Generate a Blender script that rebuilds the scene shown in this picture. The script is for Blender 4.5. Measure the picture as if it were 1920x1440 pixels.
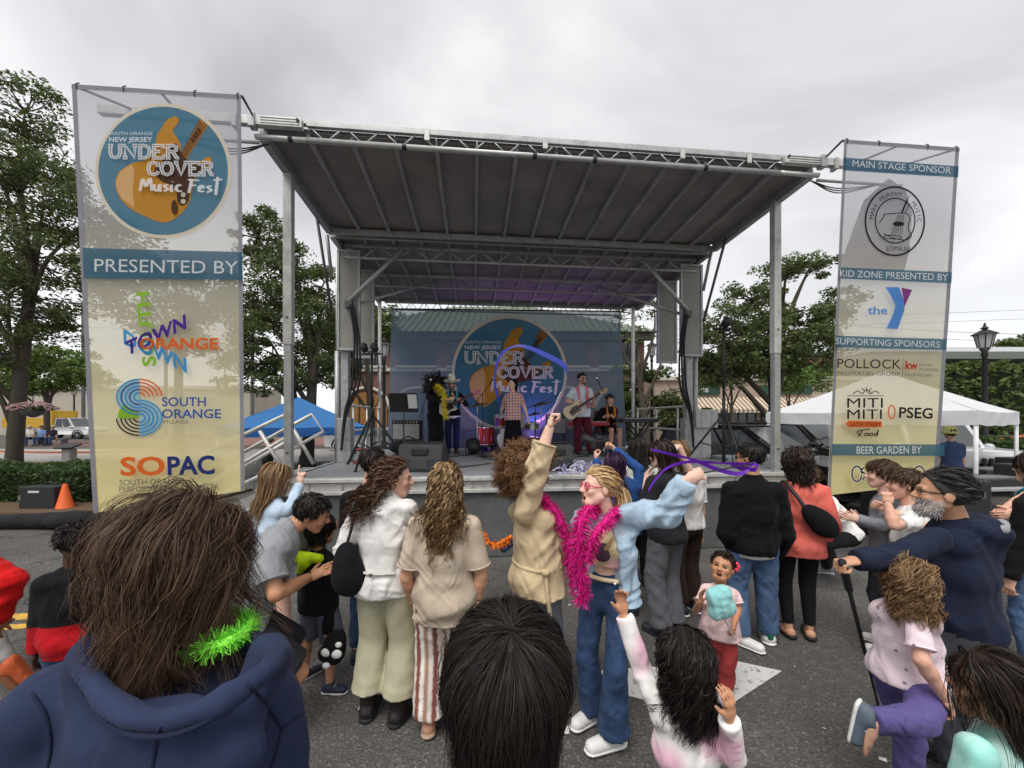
import bpy, math, random
import numpy as np
from math import sin, cos, pi, radians as rad
from mathutils import Vector, Matrix
from mathutils.geometry import tessellate_polygon
from mathutils.bvhtree import BVHTree

sc = bpy.context.scene
for o in list(bpy.data.objects):
    bpy.data.objects.remove(o)
COL = sc.collection
rng = np.random.default_rng(11)
random.seed(5)

# ------------------------------------------------------------------ camera, sky, sun, exposure
H = 1.87            # height of the hand-held wide-angle camera
F = 721.0           # focal length in pixels of the 1920 px wide photograph
CX, CY = 960.0, 785.0
cam_d = bpy.data.cameras.new('camera')
cam = bpy.data.objects.new('camera', cam_d)
COL.objects.link(cam)
sc.camera = cam
cam.location = (0, 0, H)
cam.rotation_euler = (rad(90), 0, 0)
cam_d.sensor_width = 36
cam_d.lens = F / 1920 * 36
cam_d.shift_y = (CY - 720) / 1920
cam_d.clip_start = 0.05
cam_d.clip_end = 2000

SUN_EL, SUN_AZ = rad(62), rad(205)
world = bpy.data.worlds.new('World')
sc.world = world
world.use_nodes = True
wn = world.node_tree.nodes
wl = world.node_tree.links
wn.clear()
def wnode(t, **k):
    n = wn.new(t)
    for a, b in k.items():
        setattr(n, a, b)
    return n
wo = wnode('ShaderNodeOutputWorld')
bg = wnode('ShaderNodeBackground')
sky = wnode('ShaderNodeTexSky', sky_type='NISHITA', sun_disc=False, sun_elevation=SUN_EL, sun_rotation=SUN_AZ)
skys = wnode('ShaderNodeVectorMath', operation='SCALE')
skys.inputs['Scale'].default_value = 0.07
tc = wnode('ShaderNodeTexCoord')
sep = wnode('ShaderNodeSeparateXYZ')
zc = wnode('ShaderNodeMath', operation='MAXIMUM'); zc.inputs[1].default_value = 0.0
za = wnode('ShaderNodeMath', operation='ADD'); za.inputs[1].default_value = 0.28
dx = wnode('ShaderNodeMath', operation='DIVIDE'); dy = wnode('ShaderNodeMath', operation='DIVIDE')
cmb = wnode('ShaderNodeCombineXYZ')
n1 = wnode('ShaderNodeTexNoise'); n1.inputs['Scale'].default_value = 0.85; n1.inputs['Detail'].default_value = 5.0; n1.inputs['Roughness'].default_value = 0.5
n1.inputs['Distortion'].default_value = 0.6
ramp = wnode('ShaderNodeValToRGB')
e = ramp.color_ramp.elements
e[0].position = 0.36; e[0].color = (0.32, 0.32, 0.328, 1)
e[1].position = 0.66; e[1].color = (0.78, 0.778, 0.775, 1)
hz = wnode('ShaderNodeMapRange'); hz.inputs[1].default_value = 0.0; hz.inputs[2].default_value = 0.5; hz.inputs[3].default_value = 0.75; hz.inputs[4].default_value = 0.0
mixh = wnode('ShaderNodeMix', data_type='RGBA'); mixh.inputs['B'].default_value = (0.83, 0.83, 0.83, 1)
mixs = wnode('ShaderNodeMix', data_type='RGBA'); mixs.inputs['Factor'].default_value = 0.88
wl.new(tc.outputs['Generated'], sep.inputs[0])
wl.new(sep.outputs['Z'], zc.inputs[0]); wl.new(zc.outputs[0], za.inputs[0])
wl.new(sep.outputs['X'], dx.inputs[0]); wl.new(za.outputs[0], dx.inputs[1])
wl.new(sep.outputs['Y'], dy.inputs[0]); wl.new(za.outputs[0], dy.inputs[1])
wl.new(dx.outputs[0], cmb.inputs[0]); wl.new(dy.outputs[0], cmb.inputs[1])
wl.new(cmb.outputs[0], n1.inputs['Vector'])
wl.new(n1.outputs['Fac'], ramp.inputs['Fac'])
wl.new(zc.outputs[0], hz.inputs[0])
wl.new(hz.outputs[0], mixh.inputs['Factor']); wl.new(ramp.outputs['Color'], mixh.inputs['A'])
wl.new(sky.outputs[0], skys.inputs[0]); wl.new(skys.outputs[0], mixs.inputs['A']); wl.new(mixh.outputs['Result'], mixs.inputs['B'])
wl.new(mixs.outputs['Result'], bg.inputs['Color'])
bg.inputs['Strength'].default_value = 1.0
wl.new(bg.outputs[0], wo.inputs['Surface'])

sun_d = bpy.data.lights.new('sun', 'SUN')
sun_d.energy = 1.5
sun_d.angle = rad(35)
sun_d.color = (1.0, 0.97, 0.93)
sun = bpy.data.objects.new('sun', sun_d)
COL.objects.link(sun)
_d = Vector((sin(SUN_AZ) * cos(SUN_EL), cos(SUN_AZ) * cos(SUN_EL), sin(SUN_EL)))
sun.rotation_euler = _d.to_track_quat('Z', 'Y').to_euler()
sc.view_settings.view_transform = 'Standard'
sc.view_settings.look = 'None'
sc.view_settings.gamma = 1
sc.view_settings.exposure = 0.74
sc.render.engine = 'CYCLES'
sc.cycles.use_denoising = True
sc.cycles.max_bounces = 6
sc.cycles.transparent_max_bounces = 12
sc.cycles.caustics_reflective = False
sc.cycles.caustics_refractive = False

# ------------------------------------------------------------------ small maths helpers
def A(*p):
    return np.array(p, float)
def W(px, py, Y):
    """the point at depth Y that the photograph shows at (px, py)"""
    return A((px - CX) / F * Y, Y, H - (py - CY) * Y / F)
def unit(v):
    v = np.asarray(v, float)
    return v / (np.linalg.norm(v) + 1e-12)
def lerp(a, b, t):
    return a + (b - a) * t
def catmull(pts, n):
    p = np.asarray(pts, float)
    p = np.vstack([2 * p[0] - p[1], p, 2 * p[-1] - p[-2]])
    out = []
    segs = len(p) - 3
    for s in range(segs):
        t = np.linspace(0, 1, n, endpoint=False)[:, None]
        a, b, c, d = p[s], p[s + 1], p[s + 2], p[s + 3]
        out.append(0.5 * (2 * b + (c - a) * t + (2 * a - 5 * b + 4 * c - d) * t ** 2 + (3 * b - a - 3 * c + d) * t ** 3))
    out.append(p[-2][None])
    return np.vstack(out)
def srgb(r, g, b):
    def f(c):
        c /= 255
        return c / 12.92 if c <= 0.04045 else ((c + 0.055) / 1.055) ** 2.4
    return (f(r), f(g), f(b))

# ------------------------------------------------------------------ materials
MATS = {}
def new_mat(name):
    m = bpy.data.materials.new(name)
    m.use_nodes = True
    nt = m.node_tree
    nt.nodes.clear()
    out = nt.nodes.new('ShaderNodeOutputMaterial')
    return m, nt, out
def N(nt, t, ins=None, **k):
    n = nt.nodes.new(t)
    for a, b in k.items():
        setattr(n, a, b)
    for a, b in (ins or {}).items():
        n.inputs[a].default_value = b
    return n
def mat(name, col, rough=0.6, metal=0.0, var=0.12, vs=6.0, bump=0.0, bs=60.0, bdist=0.004, spec=0.4, trans=0.0, transp=0.0, emit=0.0, sheen=0.0, dirt=None, ds=2.0, coat=0.0, stretch=None):
    """general procedural surface: noise varies the colour and roughness, a second noise gives relief"""
    if name in MATS:
        return MATS[name]
    m, nt, out = new_mat(name)
    L = nt.links.new
    b = N(nt, 'ShaderNodeBsdfPrincipled')
    b.inputs['Metallic'].default_value = metal
    b.inputs['Specular IOR Level'].default_value = spec
    if coat: b.inputs['Coat Weight'].default_value = coat
    if sheen:
        b.inputs['Sheen Weight'].default_value = sheen
        b.inputs['Sheen Roughness'].default_value = 0.5
    tcn = N(nt, 'ShaderNodeTexCoord')
    vec = tcn.outputs['Object']
    if stretch:
        mp = N(nt, 'ShaderNodeMapping'); mp.inputs['Scale'].default_value = stretch
        L(vec, mp.inputs['Vector']); vec = mp.outputs['Vector']
    nz = N(nt, 'ShaderNodeTexNoise', {'Scale': vs, 'Detail': 4.0, 'Roughness': 0.6}); L(vec, nz.inputs['Vector'])
    mr = N(nt, 'ShaderNodeMapRange', {1: 0.25, 2: 0.75, 3: 1 - var, 4: 1 + var}); L(nz.outputs['Fac'], mr.inputs[0])
    vm = N(nt, 'ShaderNodeVectorMath', operation='SCALE'); vm.inputs[0].default_value = col[:3]; L(mr.outputs[0], vm.inputs['Scale'])
    colout = vm.outputs[0]
    if dirt:
        dn = N(nt, 'ShaderNodeTexNoise', {'Scale': ds, 'Detail': 6.0, 'Roughness': 0.7}); L(vec, dn.inputs['Vector'])
        dr = N(nt, 'ShaderNodeMapRange', {1: 0.5, 2: 0.75, 3: 0.0, 4: 0.8}); L(dn.outputs['Fac'], dr.inputs[0])
        mx = N(nt, 'ShaderNodeMix', data_type='RGBA'); mx.inputs['B'].default_value = (*dirt[:3], 1)
        L(dr.outputs[0], mx.inputs['Factor']); L(colout, mx.inputs['A']); colout = mx.outputs['Result']
    L(colout, b.inputs['Base Color'])
    rr = N(nt, 'ShaderNodeMapRange', {1: 0.3, 2: 0.7, 3: max(0.02, rough - 0.1), 4: min(1, rough + 0.1)}); L(nz.outputs['Fac'], rr.inputs[0]); L(rr.outputs[0], b.inputs['Roughness'])
    if bump:
        bn = N(nt, 'ShaderNodeTexNoise', {'Scale': bs, 'Detail': 3.0}); L(vec, bn.inputs['Vector'])
        bp = N(nt, 'ShaderNodeBump', {'Strength': bump, 'Distance': bdist}); L(bn.outputs['Fac'], bp.inputs['Height']); L(bp.outputs[0], b.inputs['Normal'])
    if emit:
        b.inputs['Emission Color'].default_value = (*col[:3], 1); b.inputs['Emission Strength'].default_value = emit
    sh = b.outputs[0]
    if trans:
        tr = N(nt, 'ShaderNodeBsdfTranslucent'); L(colout, tr.inputs['Color'])
        ms = N(nt, 'ShaderNodeMixShader', {0: trans}); L(sh, ms.inputs[1]); L(tr.outputs[0], ms.inputs[2]); sh = ms.outputs[0]
    if transp:
        tp = N(nt, 'ShaderNodeBsdfTransparent')
        ms = N(nt, 'ShaderNodeMixShader', {0: transp}); L(sh, ms.inputs[1]); L(tp.outputs[0], ms.inputs[2]); sh = ms.outputs[0]
    L(sh, out.inputs['Surface'])
    MATS[name] = m
    return m
def cloth(name, col, rough=0.9, fold=0.55, fs=9.0, weave=700, var=0.08, col2=None, pattern=None, ps=8.0, pthr=0.55):
    """woven or knitted cloth: creases from stretched distorted noise, fine weave on top"""
    if name in MATS:
        return MATS[name]
    m, nt, out = new_mat(name)
    L = nt.links.new
    b = N(nt, 'ShaderNodeBsdfPrincipled', {'Roughness': rough, 'Specular IOR Level': 0.12, 'Sheen Weight': 0.03, 'Sheen Roughness': 0.5})
    tcn = N(nt, 'ShaderNodeTexCoord'); vec = tcn.outputs['Object']
    mp = N(nt, 'ShaderNodeMapping'); mp.inputs['Scale'].default_value = (1.0, 1.0, 0.62); mp.inputs['Rotation'].default_value = (0.6, 0.75, 0.2); L(vec, mp.inputs['Vector'])
    cr = N(nt, 'ShaderNodeTexNoise', {'Scale': fs * 0.62, 'Detail': 1.0, 'Roughness': 0.4, 'Distortion': 1.1}); L(mp.outputs[0], cr.inputs['Vector'])
    cs = N(nt, 'ShaderNodeTexNoise', {'Scale': fs * 1.5, 'Detail': 1.0, 'Roughness': 0.4, 'Distortion': 0.9}); L(mp.outputs[0], cs.inputs['Vector'])
    ca = N(nt, 'ShaderNodeMath', {1: 0.5}, operation='SUBTRACT'); L(cs.outputs['Fac'], ca.inputs[0]); cb = N(nt, 'ShaderNodeMath', operation='ABSOLUTE'); L(ca.outputs[0], cb.inputs[0])
    b0 = N(nt, 'ShaderNodeBump', {'Strength': min(1, fold * 0.9), 'Distance': 0.055}); L(cr.outputs['Fac'], b0.inputs['Height'])
    wv = N(nt, 'ShaderNodeTexNoise', {'Scale': float(weave), 'Detail': 1.0}); L(vec, wv.inputs['Vector'])
    b1 = N(nt, 'ShaderNodeBump', {'Strength': min(1, fold * 0.6), 'Distance': 0.022}); L(cb.outputs[0], b1.inputs['Height']); L(b0.outputs[0], b1.inputs['Normal'])
    b2 = N(nt, 'ShaderNodeBump', {'Strength': 0.25, 'Distance': 0.002}); L(wv.outputs['Fac'], b2.inputs['Height']); L(b1.outputs[0], b2.inputs['Normal'])
    L(b2.outputs[0], b.inputs['Normal'])
    nz = N(nt, 'ShaderNodeTexNoise', {'Scale': 14.0, 'Detail': 5.0}); L(vec, nz.inputs['Vector'])
    mr = N(nt, 'ShaderNodeMapRange', {1: 0.3, 2: 0.7, 3: 1 - var, 4: 1 + var}); L(nz.outputs['Fac'], mr.inputs[0])
    base = None
    if pattern == 'attr':
        at = N(nt, 'ShaderNodeAttribute', attribute_name='Col'); base = at.outputs['Color']
    elif col2 is not None:
        mx = N(nt, 'ShaderNodeMix', data_type='RGBA'); mx.inputs['A'].default_value = (*col[:3], 1); mx.inputs['B'].default_value = (*col2[:3], 1)
        if pattern == 'spots':
            pn = N(nt, 'ShaderNodeTexVoronoi', {'Scale': ps}); L(vec, pn.inputs['Vector'])
            rg = N(nt, 'ShaderNodeMath', {1: pthr}, operation='LESS_THAN'); L(pn.outputs['Distance'], rg.inputs[0]); L(rg.outputs[0], mx.inputs['Factor'])
        elif pattern == 'check':
            sp = N(nt, 'ShaderNodeSeparateXYZ'); L(vec, sp.inputs[0])
            fs_ = []
            for ax in ('X', 'Z'):
                q = N(nt, 'ShaderNodeMath', {1: ps}, operation='MULTIPLY'); L(sp.outputs[ax], q.inputs[0])
                w_ = N(nt, 'ShaderNodeMath', operation='FRACT'); L(q.outputs[0], w_.inputs[0])
                g = N(nt, 'ShaderNodeMath', {1: 0.62}, operation='GREATER_THAN'); L(w_.outputs[0], g.inputs[0]); fs_.append(g)
            ad = N(nt, 'ShaderNodeMath', operation='ADD'); L(fs_[0].outputs[0], ad.inputs[0]); L(fs_[1].outputs[0], ad.inputs[1])
            hf = N(nt, 'ShaderNodeMath', {1: 0.5}, operation='MULTIPLY'); L(ad.outputs[0], hf.inputs[0]); L(hf.outputs[0], mx.inputs['Factor'])
        else:
            pn = N(nt, 'ShaderNodeTexNoise', {'Scale': ps, 'Detail': 2.0}); L(vec, pn.inputs['Vector'])
            rg = N(nt, 'ShaderNodeMapRange', {1: pthr - 0.1, 2: pthr + 0.1}); L(pn.outputs['Fac'], rg.inputs[0]); L(rg.outputs[0], mx.inputs['Factor'])
        base = mx.outputs['Result']
    vm = N(nt, 'ShaderNodeVectorMath', operation='SCALE'); vm.inputs[0].default_value = col[:3]
    if base is not None: L(base, vm.inputs[0])
    L(mr.outputs[0], vm.inputs['Scale']); L(vm.outputs[0], b.inputs['Base Color'])
    L(b.outputs[0], out.inputs['Surface'])
    MATS[name] = m
    return m
def attr_mat(name, rough=0.5, sss=0.0, spec=0.4, bump=0.0, bs=300):
    if name in MATS:
        return MATS[name]
    m, nt, out = new_mat(name)
    L = nt.links.new
    b = N(nt, 'ShaderNodeBsdfPrincipled', {'Roughness': rough, 'Specular IOR Level': spec})
    at = N(nt, 'ShaderNodeAttribute', attribute_name='Col')
    tcn = N(nt, 'ShaderNodeTexCoord')
    nz = N(nt, 'ShaderNodeTexNoise', {'Scale': 28.0, 'Detail': 5.0}); L(tcn.outputs['Object'], nz.inputs['Vector'])
    mr = N(nt, 'ShaderNodeMapRange', {1: 0.3, 2: 0.7, 3: 0.9, 4: 1.08}); L(nz.outputs['Fac'], mr.inputs[0])
    vm = N(nt, 'ShaderNodeVectorMath', operation='SCALE'); L(at.outputs['Color'], vm.inputs[0]); L(mr.outputs[0], vm.inputs['Scale'])
    L(vm.outputs[0], b.inputs['Base Color'])
    if sss:
        b.inputs['Subsurface Weight'].default_value = sss
        b.inputs['Subsurface Radius'].default_value = (1.0, 0.4, 0.25)
        b.inputs['Subsurface Scale'].default_value = 0.006
    if bump:
        bn = N(nt, 'ShaderNodeTexNoise', {'Scale': bs, 'Detail': 2.0}); L(tcn.outputs['Object'], bn.inputs['Vector'])
        bp = N(nt, 'ShaderNodeBump', {'Strength': bump, 'Distance': 0.001}); L(bn.outputs['Fac'], bp.inputs['Height']); L(bp.outputs[0], b.inputs['Normal'])
    L(b.outputs[0], out.inputs['Surface'])
    MATS[name] = m
    return m
def hair_mat(name, col, col2, rough=0.42):
    if name in MATS:
        return MATS[name]
    m, nt, out = new_mat(name)
    L = nt.links.new
    b = N(nt, 'ShaderNodeBsdfPrincipled', {'Roughness': rough, 'Specular IOR Level': 0.28})
    g = N(nt, 'ShaderNodeNewGeometry')
    mx = N(nt, 'ShaderNodeMix', data_type='RGBA'); mx.inputs['A'].default_value = (*col, 1); mx.inputs['B'].default_value = (*col2, 1)
    L(g.outputs['Random Per Island'], mx.inputs['Factor']); L(mx.outputs['Result'], b.inputs['Base Color'])
    L(b.outputs[0], out.inputs['Surface'])
    MATS[name] = m
    return m

# ------------------------------------------------------------------ meshes and objects
def mesh_from(name, v, faces, smooth=False, col=None):
    """v (n,3); faces: list of index arrays, each (m,k)"""
    me = bpy.data.meshes.new(name)
    v = np.ascontiguousarray(v, np.float32)
    faces = [np.asarray(f, np.int32) for f in faces if len(f)]
    me.vertices.add(len(v))
    me.vertices.foreach_set('co', v.ravel())
    loops = np.concatenate([f.ravel() for f in faces]) if faces else np.zeros(0, np.int32)
    tot = np.concatenate([np.full(len(f), f.shape[1], np.int32) for f in faces]) if faces else np.zeros(0, np.int32)
    start = np.concatenate([[0], np.cumsum(tot)[:-1]]).astype(np.int32) if len(tot) else tot
    me.loops.add(len(loops)); me.loops.foreach_set('vertex_index', loops)
    me.polygons.add(len(tot)); me.polygons.foreach_set('loop_start', start)
    try: me.polygons.foreach_set('loop_total', tot)
    except Exception: pass
    me.update(calc_edges=True)
    if smooth:
        me.polygons.foreach_set('use_smooth', np.ones(len(tot), bool))
    if col is not None:
        at = me.color_attributes.new('Col', 'FLOAT_COLOR', 'POINT')
        c = np.ones((len(v), 4), np.float32); c[:, :3] = col
        at.data.foreach_set('color', c.ravel())
    return me
class G:
    """collects simple solids into one mesh (world coordinates)"""
    def __init__(s):
        s.v = []; s.f = []; s.n = 0
    def add(s, v, f):
        v = np.asarray(v, float)
        s.v.append(v)
        s.f += [tuple(int(i) + s.n for i in q) for q in f]
        s.n += len(v)
        return s
    def hexa(s, p):   # 8 corners: 0-3 bottom ring, 4-7 top ring
        return s.add(p, [(3, 2, 1, 0), (4, 5, 6, 7), (0, 1, 5, 4), (1, 2, 6, 5), (2, 3, 7, 6), (3, 0, 4, 7)])
    def box(s, c, size, ax=None):
        c = np.asarray(c, float); x, y, z = [k / 2 for k in size]
        q = np.array([(-x, -y, -z), (x, -y, -z), (x, y, -z), (-x, y, -z), (-x, -y, z), (x, -y, z), (x, y, z), (-x, y, z)])
        if ax is not None: q = q @ np.asarray(ax)
        return s.hexa(q + c)
    def bar(s, p, q, w, h, up=(0, 0, 1)):
        p = np.asarray(p, float); q = np.asarray(q, float)
        d = unit(q - p); sd = np.cross(d, up)
        if np.linalg.norm(sd) < 1e-3: sd = np.cross(d, (1, 0, 0))
        sd = unit(sd); u = np.cross(sd, d); a = sd * w / 2; b = u * h / 2
        return s.hexa([p - a - b, p + a - b, q + a - b, q - a - b, p - a + b, p + a + b, q + a + b, q - a + b])
    def tube(s, pts, r, n=8, caps=True):
        pts = np.asarray(pts, float); m = len(pts)
        r = np.full(m, r) if np.isscalar(r) else np.asarray(r, float)
        t = np.gradient(pts, axis=0); t /= np.linalg.norm(t, axis=1)[:, None] + 1e-12
        u = np.cross(t[0], (0, 0, 1))
        if np.linalg.norm(u) < 1e-3: u = np.cross(t[0], (1, 0, 0))
        u = unit(u); V = []
        ang = np.arange(n) * 2 * pi / n
        for i in range(m):
            u = unit(u - t[i] * u.dot(t[i])); w = np.cross(t[i], u)
            V.append(pts[i] + r[i] * (np.cos(ang)[:, None] * u + np.sin(ang)[:, None] * w))
        f = [(i * n + j, i * n + (j + 1) % n, (i + 1) * n + (j + 1) % n, (i + 1) * n + j) for i in range(m - 1) for j in range(n)]
        if caps: f += [tuple(range(n - 1, -1, -1)), tuple((m - 1) * n + j for j in range(n))]
        return s.add(np.vstack(V), f)
    def lathe(s, c, prof, n=16, ax=None):
        """prof: list of (radius, height); ax: 3x3 rows = local x,y,z axes"""
        ang = np.arange(n) * 2 * pi / n
        V = np.vstack([np.stack([r * np.cos(ang), r * np.sin(ang), np.full(n, z)], 1) for r, z in prof])
        if ax is not None: V = V @ np.asarray(ax)
        m = len(prof)
        f = [(i * n + j, i * n + (j + 1) % n, (i + 1) * n + (j + 1) % n, (i + 1) * n + j) for i in range(m - 1) for j in range(n)]
        f += [tuple(range(n - 1, -1, -1)), tuple((m - 1) * n + j for j in range(n))]
        return s.add(V + np.asarray(c, float), f)
    def prism(s, poly, o, u, v, depth):
        """flat polygon in the frame (o,u,v), extruded along u x v by depth"""
        poly = np.asarray(poly, float); o = np.asarray(o, float); u = unit(u); v = unit(v); w = np.cross(u, v) * depth
        a = o + poly[:, :1] * u + poly[:, 1:] * v; n = len(a)
        tr = tessellate_polygon([[Vector((p[0], p[1], 0)) for p in poly]])
        f = [tuple(t[::-1]) for t in tr] + [tuple(i + n for i in t) for t in tr] + [(i, (i + 1) % n, n + (i + 1) % n, n + i) for i in range(n)]
        return s.add(np.vstack([a, a + w]), f)
    def ball(s, c, r, n=10, m=6, ax=None):
        r = np.asarray(r if not np.isscalar(r) else (r, r, r), float)
        prof = [(sin(pi * i / m), -cos(pi * i / m)) for i in range(m + 1)]
        ang = np.arange(n) * 2 * pi / n
        V = np.vstack([np.stack([max(q, 1e-3) * np.cos(ang), max(q, 1e-3) * np.sin(ang), np.full(n, z)], 1) for q, z in prof]) * r
        if ax is not None: V = V @ np.asarray(ax)
        f = [(i * n + j, i * n + (j + 1) % n, (i + 1) * n + (j + 1) % n, (i + 1) * n + j) for i in range(m) for j in range(n)]
        return s.add(V + np.asarray(c, float), f)
    def grid(s, P):
        """P (n,m,3) open sheet"""
        P = np.asarray(P, float); n, m = P.shape[:2]
        return s.add(P.reshape(-1, 3), [(i * m + j, i * m + j + 1, (i + 1) * m + j + 1, (i + 1) * m + j) for i in range(n - 1) for j in range(m - 1)])
def put(o, parent=None):
    COL.objects.link(o)
    if parent is not None: o.parent = parent
    return o
class Thing:
    """an Empty at the base of a thing; parts hang under it"""
    def __init__(s, name, label, cat, base, group=None):
        s.e = bpy.data.objects.new(name, None)
        s.e.empty_display_size = 0.1
        s.base = np.asarray(base, float)
        s.e.location = s.base
        COL.objects.link(s.e)
        s.e['label'] = label; s.e['category'] = cat
        if group: s.e['group'] = group
    def part(s, name, g, m, smooth=False, bev=0.0, under=None, label=None, kind=None, col=None):
        if isinstance(g, G):
            v = np.vstack(g.v) - s.base
            me = bpy.data.meshes.new(name); me.from_pydata(v.tolist(), [], g.f)
            if smooth:
                me.polygons.foreach_set('use_smooth', np.ones(len(me.polygons), bool))
            if col is not None:
                at = me.color_attributes.new('Col', 'FLOAT_COLOR', 'POINT')
                c = np.ones((len(v), 4), np.float32); c[:, :3] = col; at.data.foreach_set('color', c.ravel())
        else:
            v, f = g[0], g[1]
            me = mesh_from(name, np.asarray(v) - s.base, f, smooth, g[2] if len(g) > 2 else col)
        for q in (m if isinstance(m, (list, tuple)) else [m]): me.materials.append(q)
        o = bpy.data.objects.new(name, me)
        put(o, under if under is not None else s.e)
        if bev:
            b = o.modifiers.new('bevel', 'BEVEL'); b.width = bev; b.segments = 2; b.limit_method = 'ANGLE'
        if smooth == 'auto':
            pass
        if label: o['label'] = label
        if kind: o['kind'] = kind
        return o
def solo(name, g, m, label=None, cat=None, kind=None, group=None, smooth=False, bev=0.0, col=None, base=None):
    """a thing (or a piece of the setting) that is one mesh"""
    if isinstance(g, G):
        v = np.vstack(g.v); fl = g.f
        b = np.array([*(v[:, :2].min(0) + v[:, :2].max(0)) / 2, v[:, 2].min()]) if base is None else np.asarray(base, float)
        me = bpy.data.meshes.new(name); me.from_pydata((v - b).tolist(), [], fl)
        if smooth: me.polygons.foreach_set('use_smooth', np.ones(len(me.polygons), bool))
    else:
        v = np.asarray(g[0]); b = np.array([*(v[:, :2].min(0) + v[:, :2].max(0)) / 2, v[:, 2].min()]) if base is None else np.asarray(base, float)
        me = mesh_from(name, v - b, g[1], smooth, g[2] if len(g) > 2 else col)
    for q in (m if isinstance(m, (list, tuple)) else [m]): me.materials.append(q)
    o = put(bpy.data.objects.new(name, me)); o.location = b
    if label: o['label'] = label
    if cat: o['category'] = cat
    if kind: o['kind'] = kind
    if group: o['group'] = group
    if bev:
        md = o.modifiers.new('bevel', 'BEVEL'); md.width = bev; md.segments = 2; md.limit_method = 'ANGLE'
    return o
def ribbons(P, wd, side=None):
    """P (n,m,3) strands, wd (n,m) widths -> flat ribbons; returns v, [quads]"""
    n, m = P.shape[:2]
    t = np.gradient(P, axis=1)
    if side is None: side = rng.normal(size=(n, 1, 3))
    s = np.cross(t, side); s /= np.linalg.norm(s, axis=2, keepdims=True) + 1e-9
    V = np.stack([P - s * wd[..., None] / 2, P + s * wd[..., None] / 2], 2).reshape(-1, 3)
    i = np.arange(n)[:, None] * m * 2 + np.arange(m - 1)[None] * 2
    q = np.stack([i, i + 1, i + 3, i + 2], -1).reshape(-1, 4)
    return V, [q]
def tubes3(P, rd, k=3):
    n, m = P.shape[:2]
    t = np.gradient(P, axis=1); t /= np.linalg.norm(t, axis=2, keepdims=True) + 1e-9
    a = np.cross(t, rng.normal(size=(n, 1, 3))); a /= np.linalg.norm(a, axis=2, keepdims=True) + 1e-9
    b = np.cross(t, a)
    V = np.stack([P + rd[..., None] * (cos(2 * pi * j / k) * a + sin(2 * pi * j / k) * b) for j in range(k)], 2).reshape(-1, 3)
    base = np.arange(n)[:, None] * m * k + np.arange(m - 1)[None] * k
    q = np.concatenate([np.stack([base + j, base + (j + 1) % k, base + k + (j + 1) % k, base + k + j], -1).reshape(-1, 4) for j in range(k)])
    return V, [q]
def merge(*parts):
    V = []; Q = {}; n = 0
    for p in parts:
        V.append(p[0])
        for f in p[1]:
            if len(f): Q.setdefault(np.asarray(f).shape[1], []).append(np.asarray(f) + n)
        n += len(p[0])
    return np.vstack(V), [np.vstack(x) for x in Q.values()]

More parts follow.
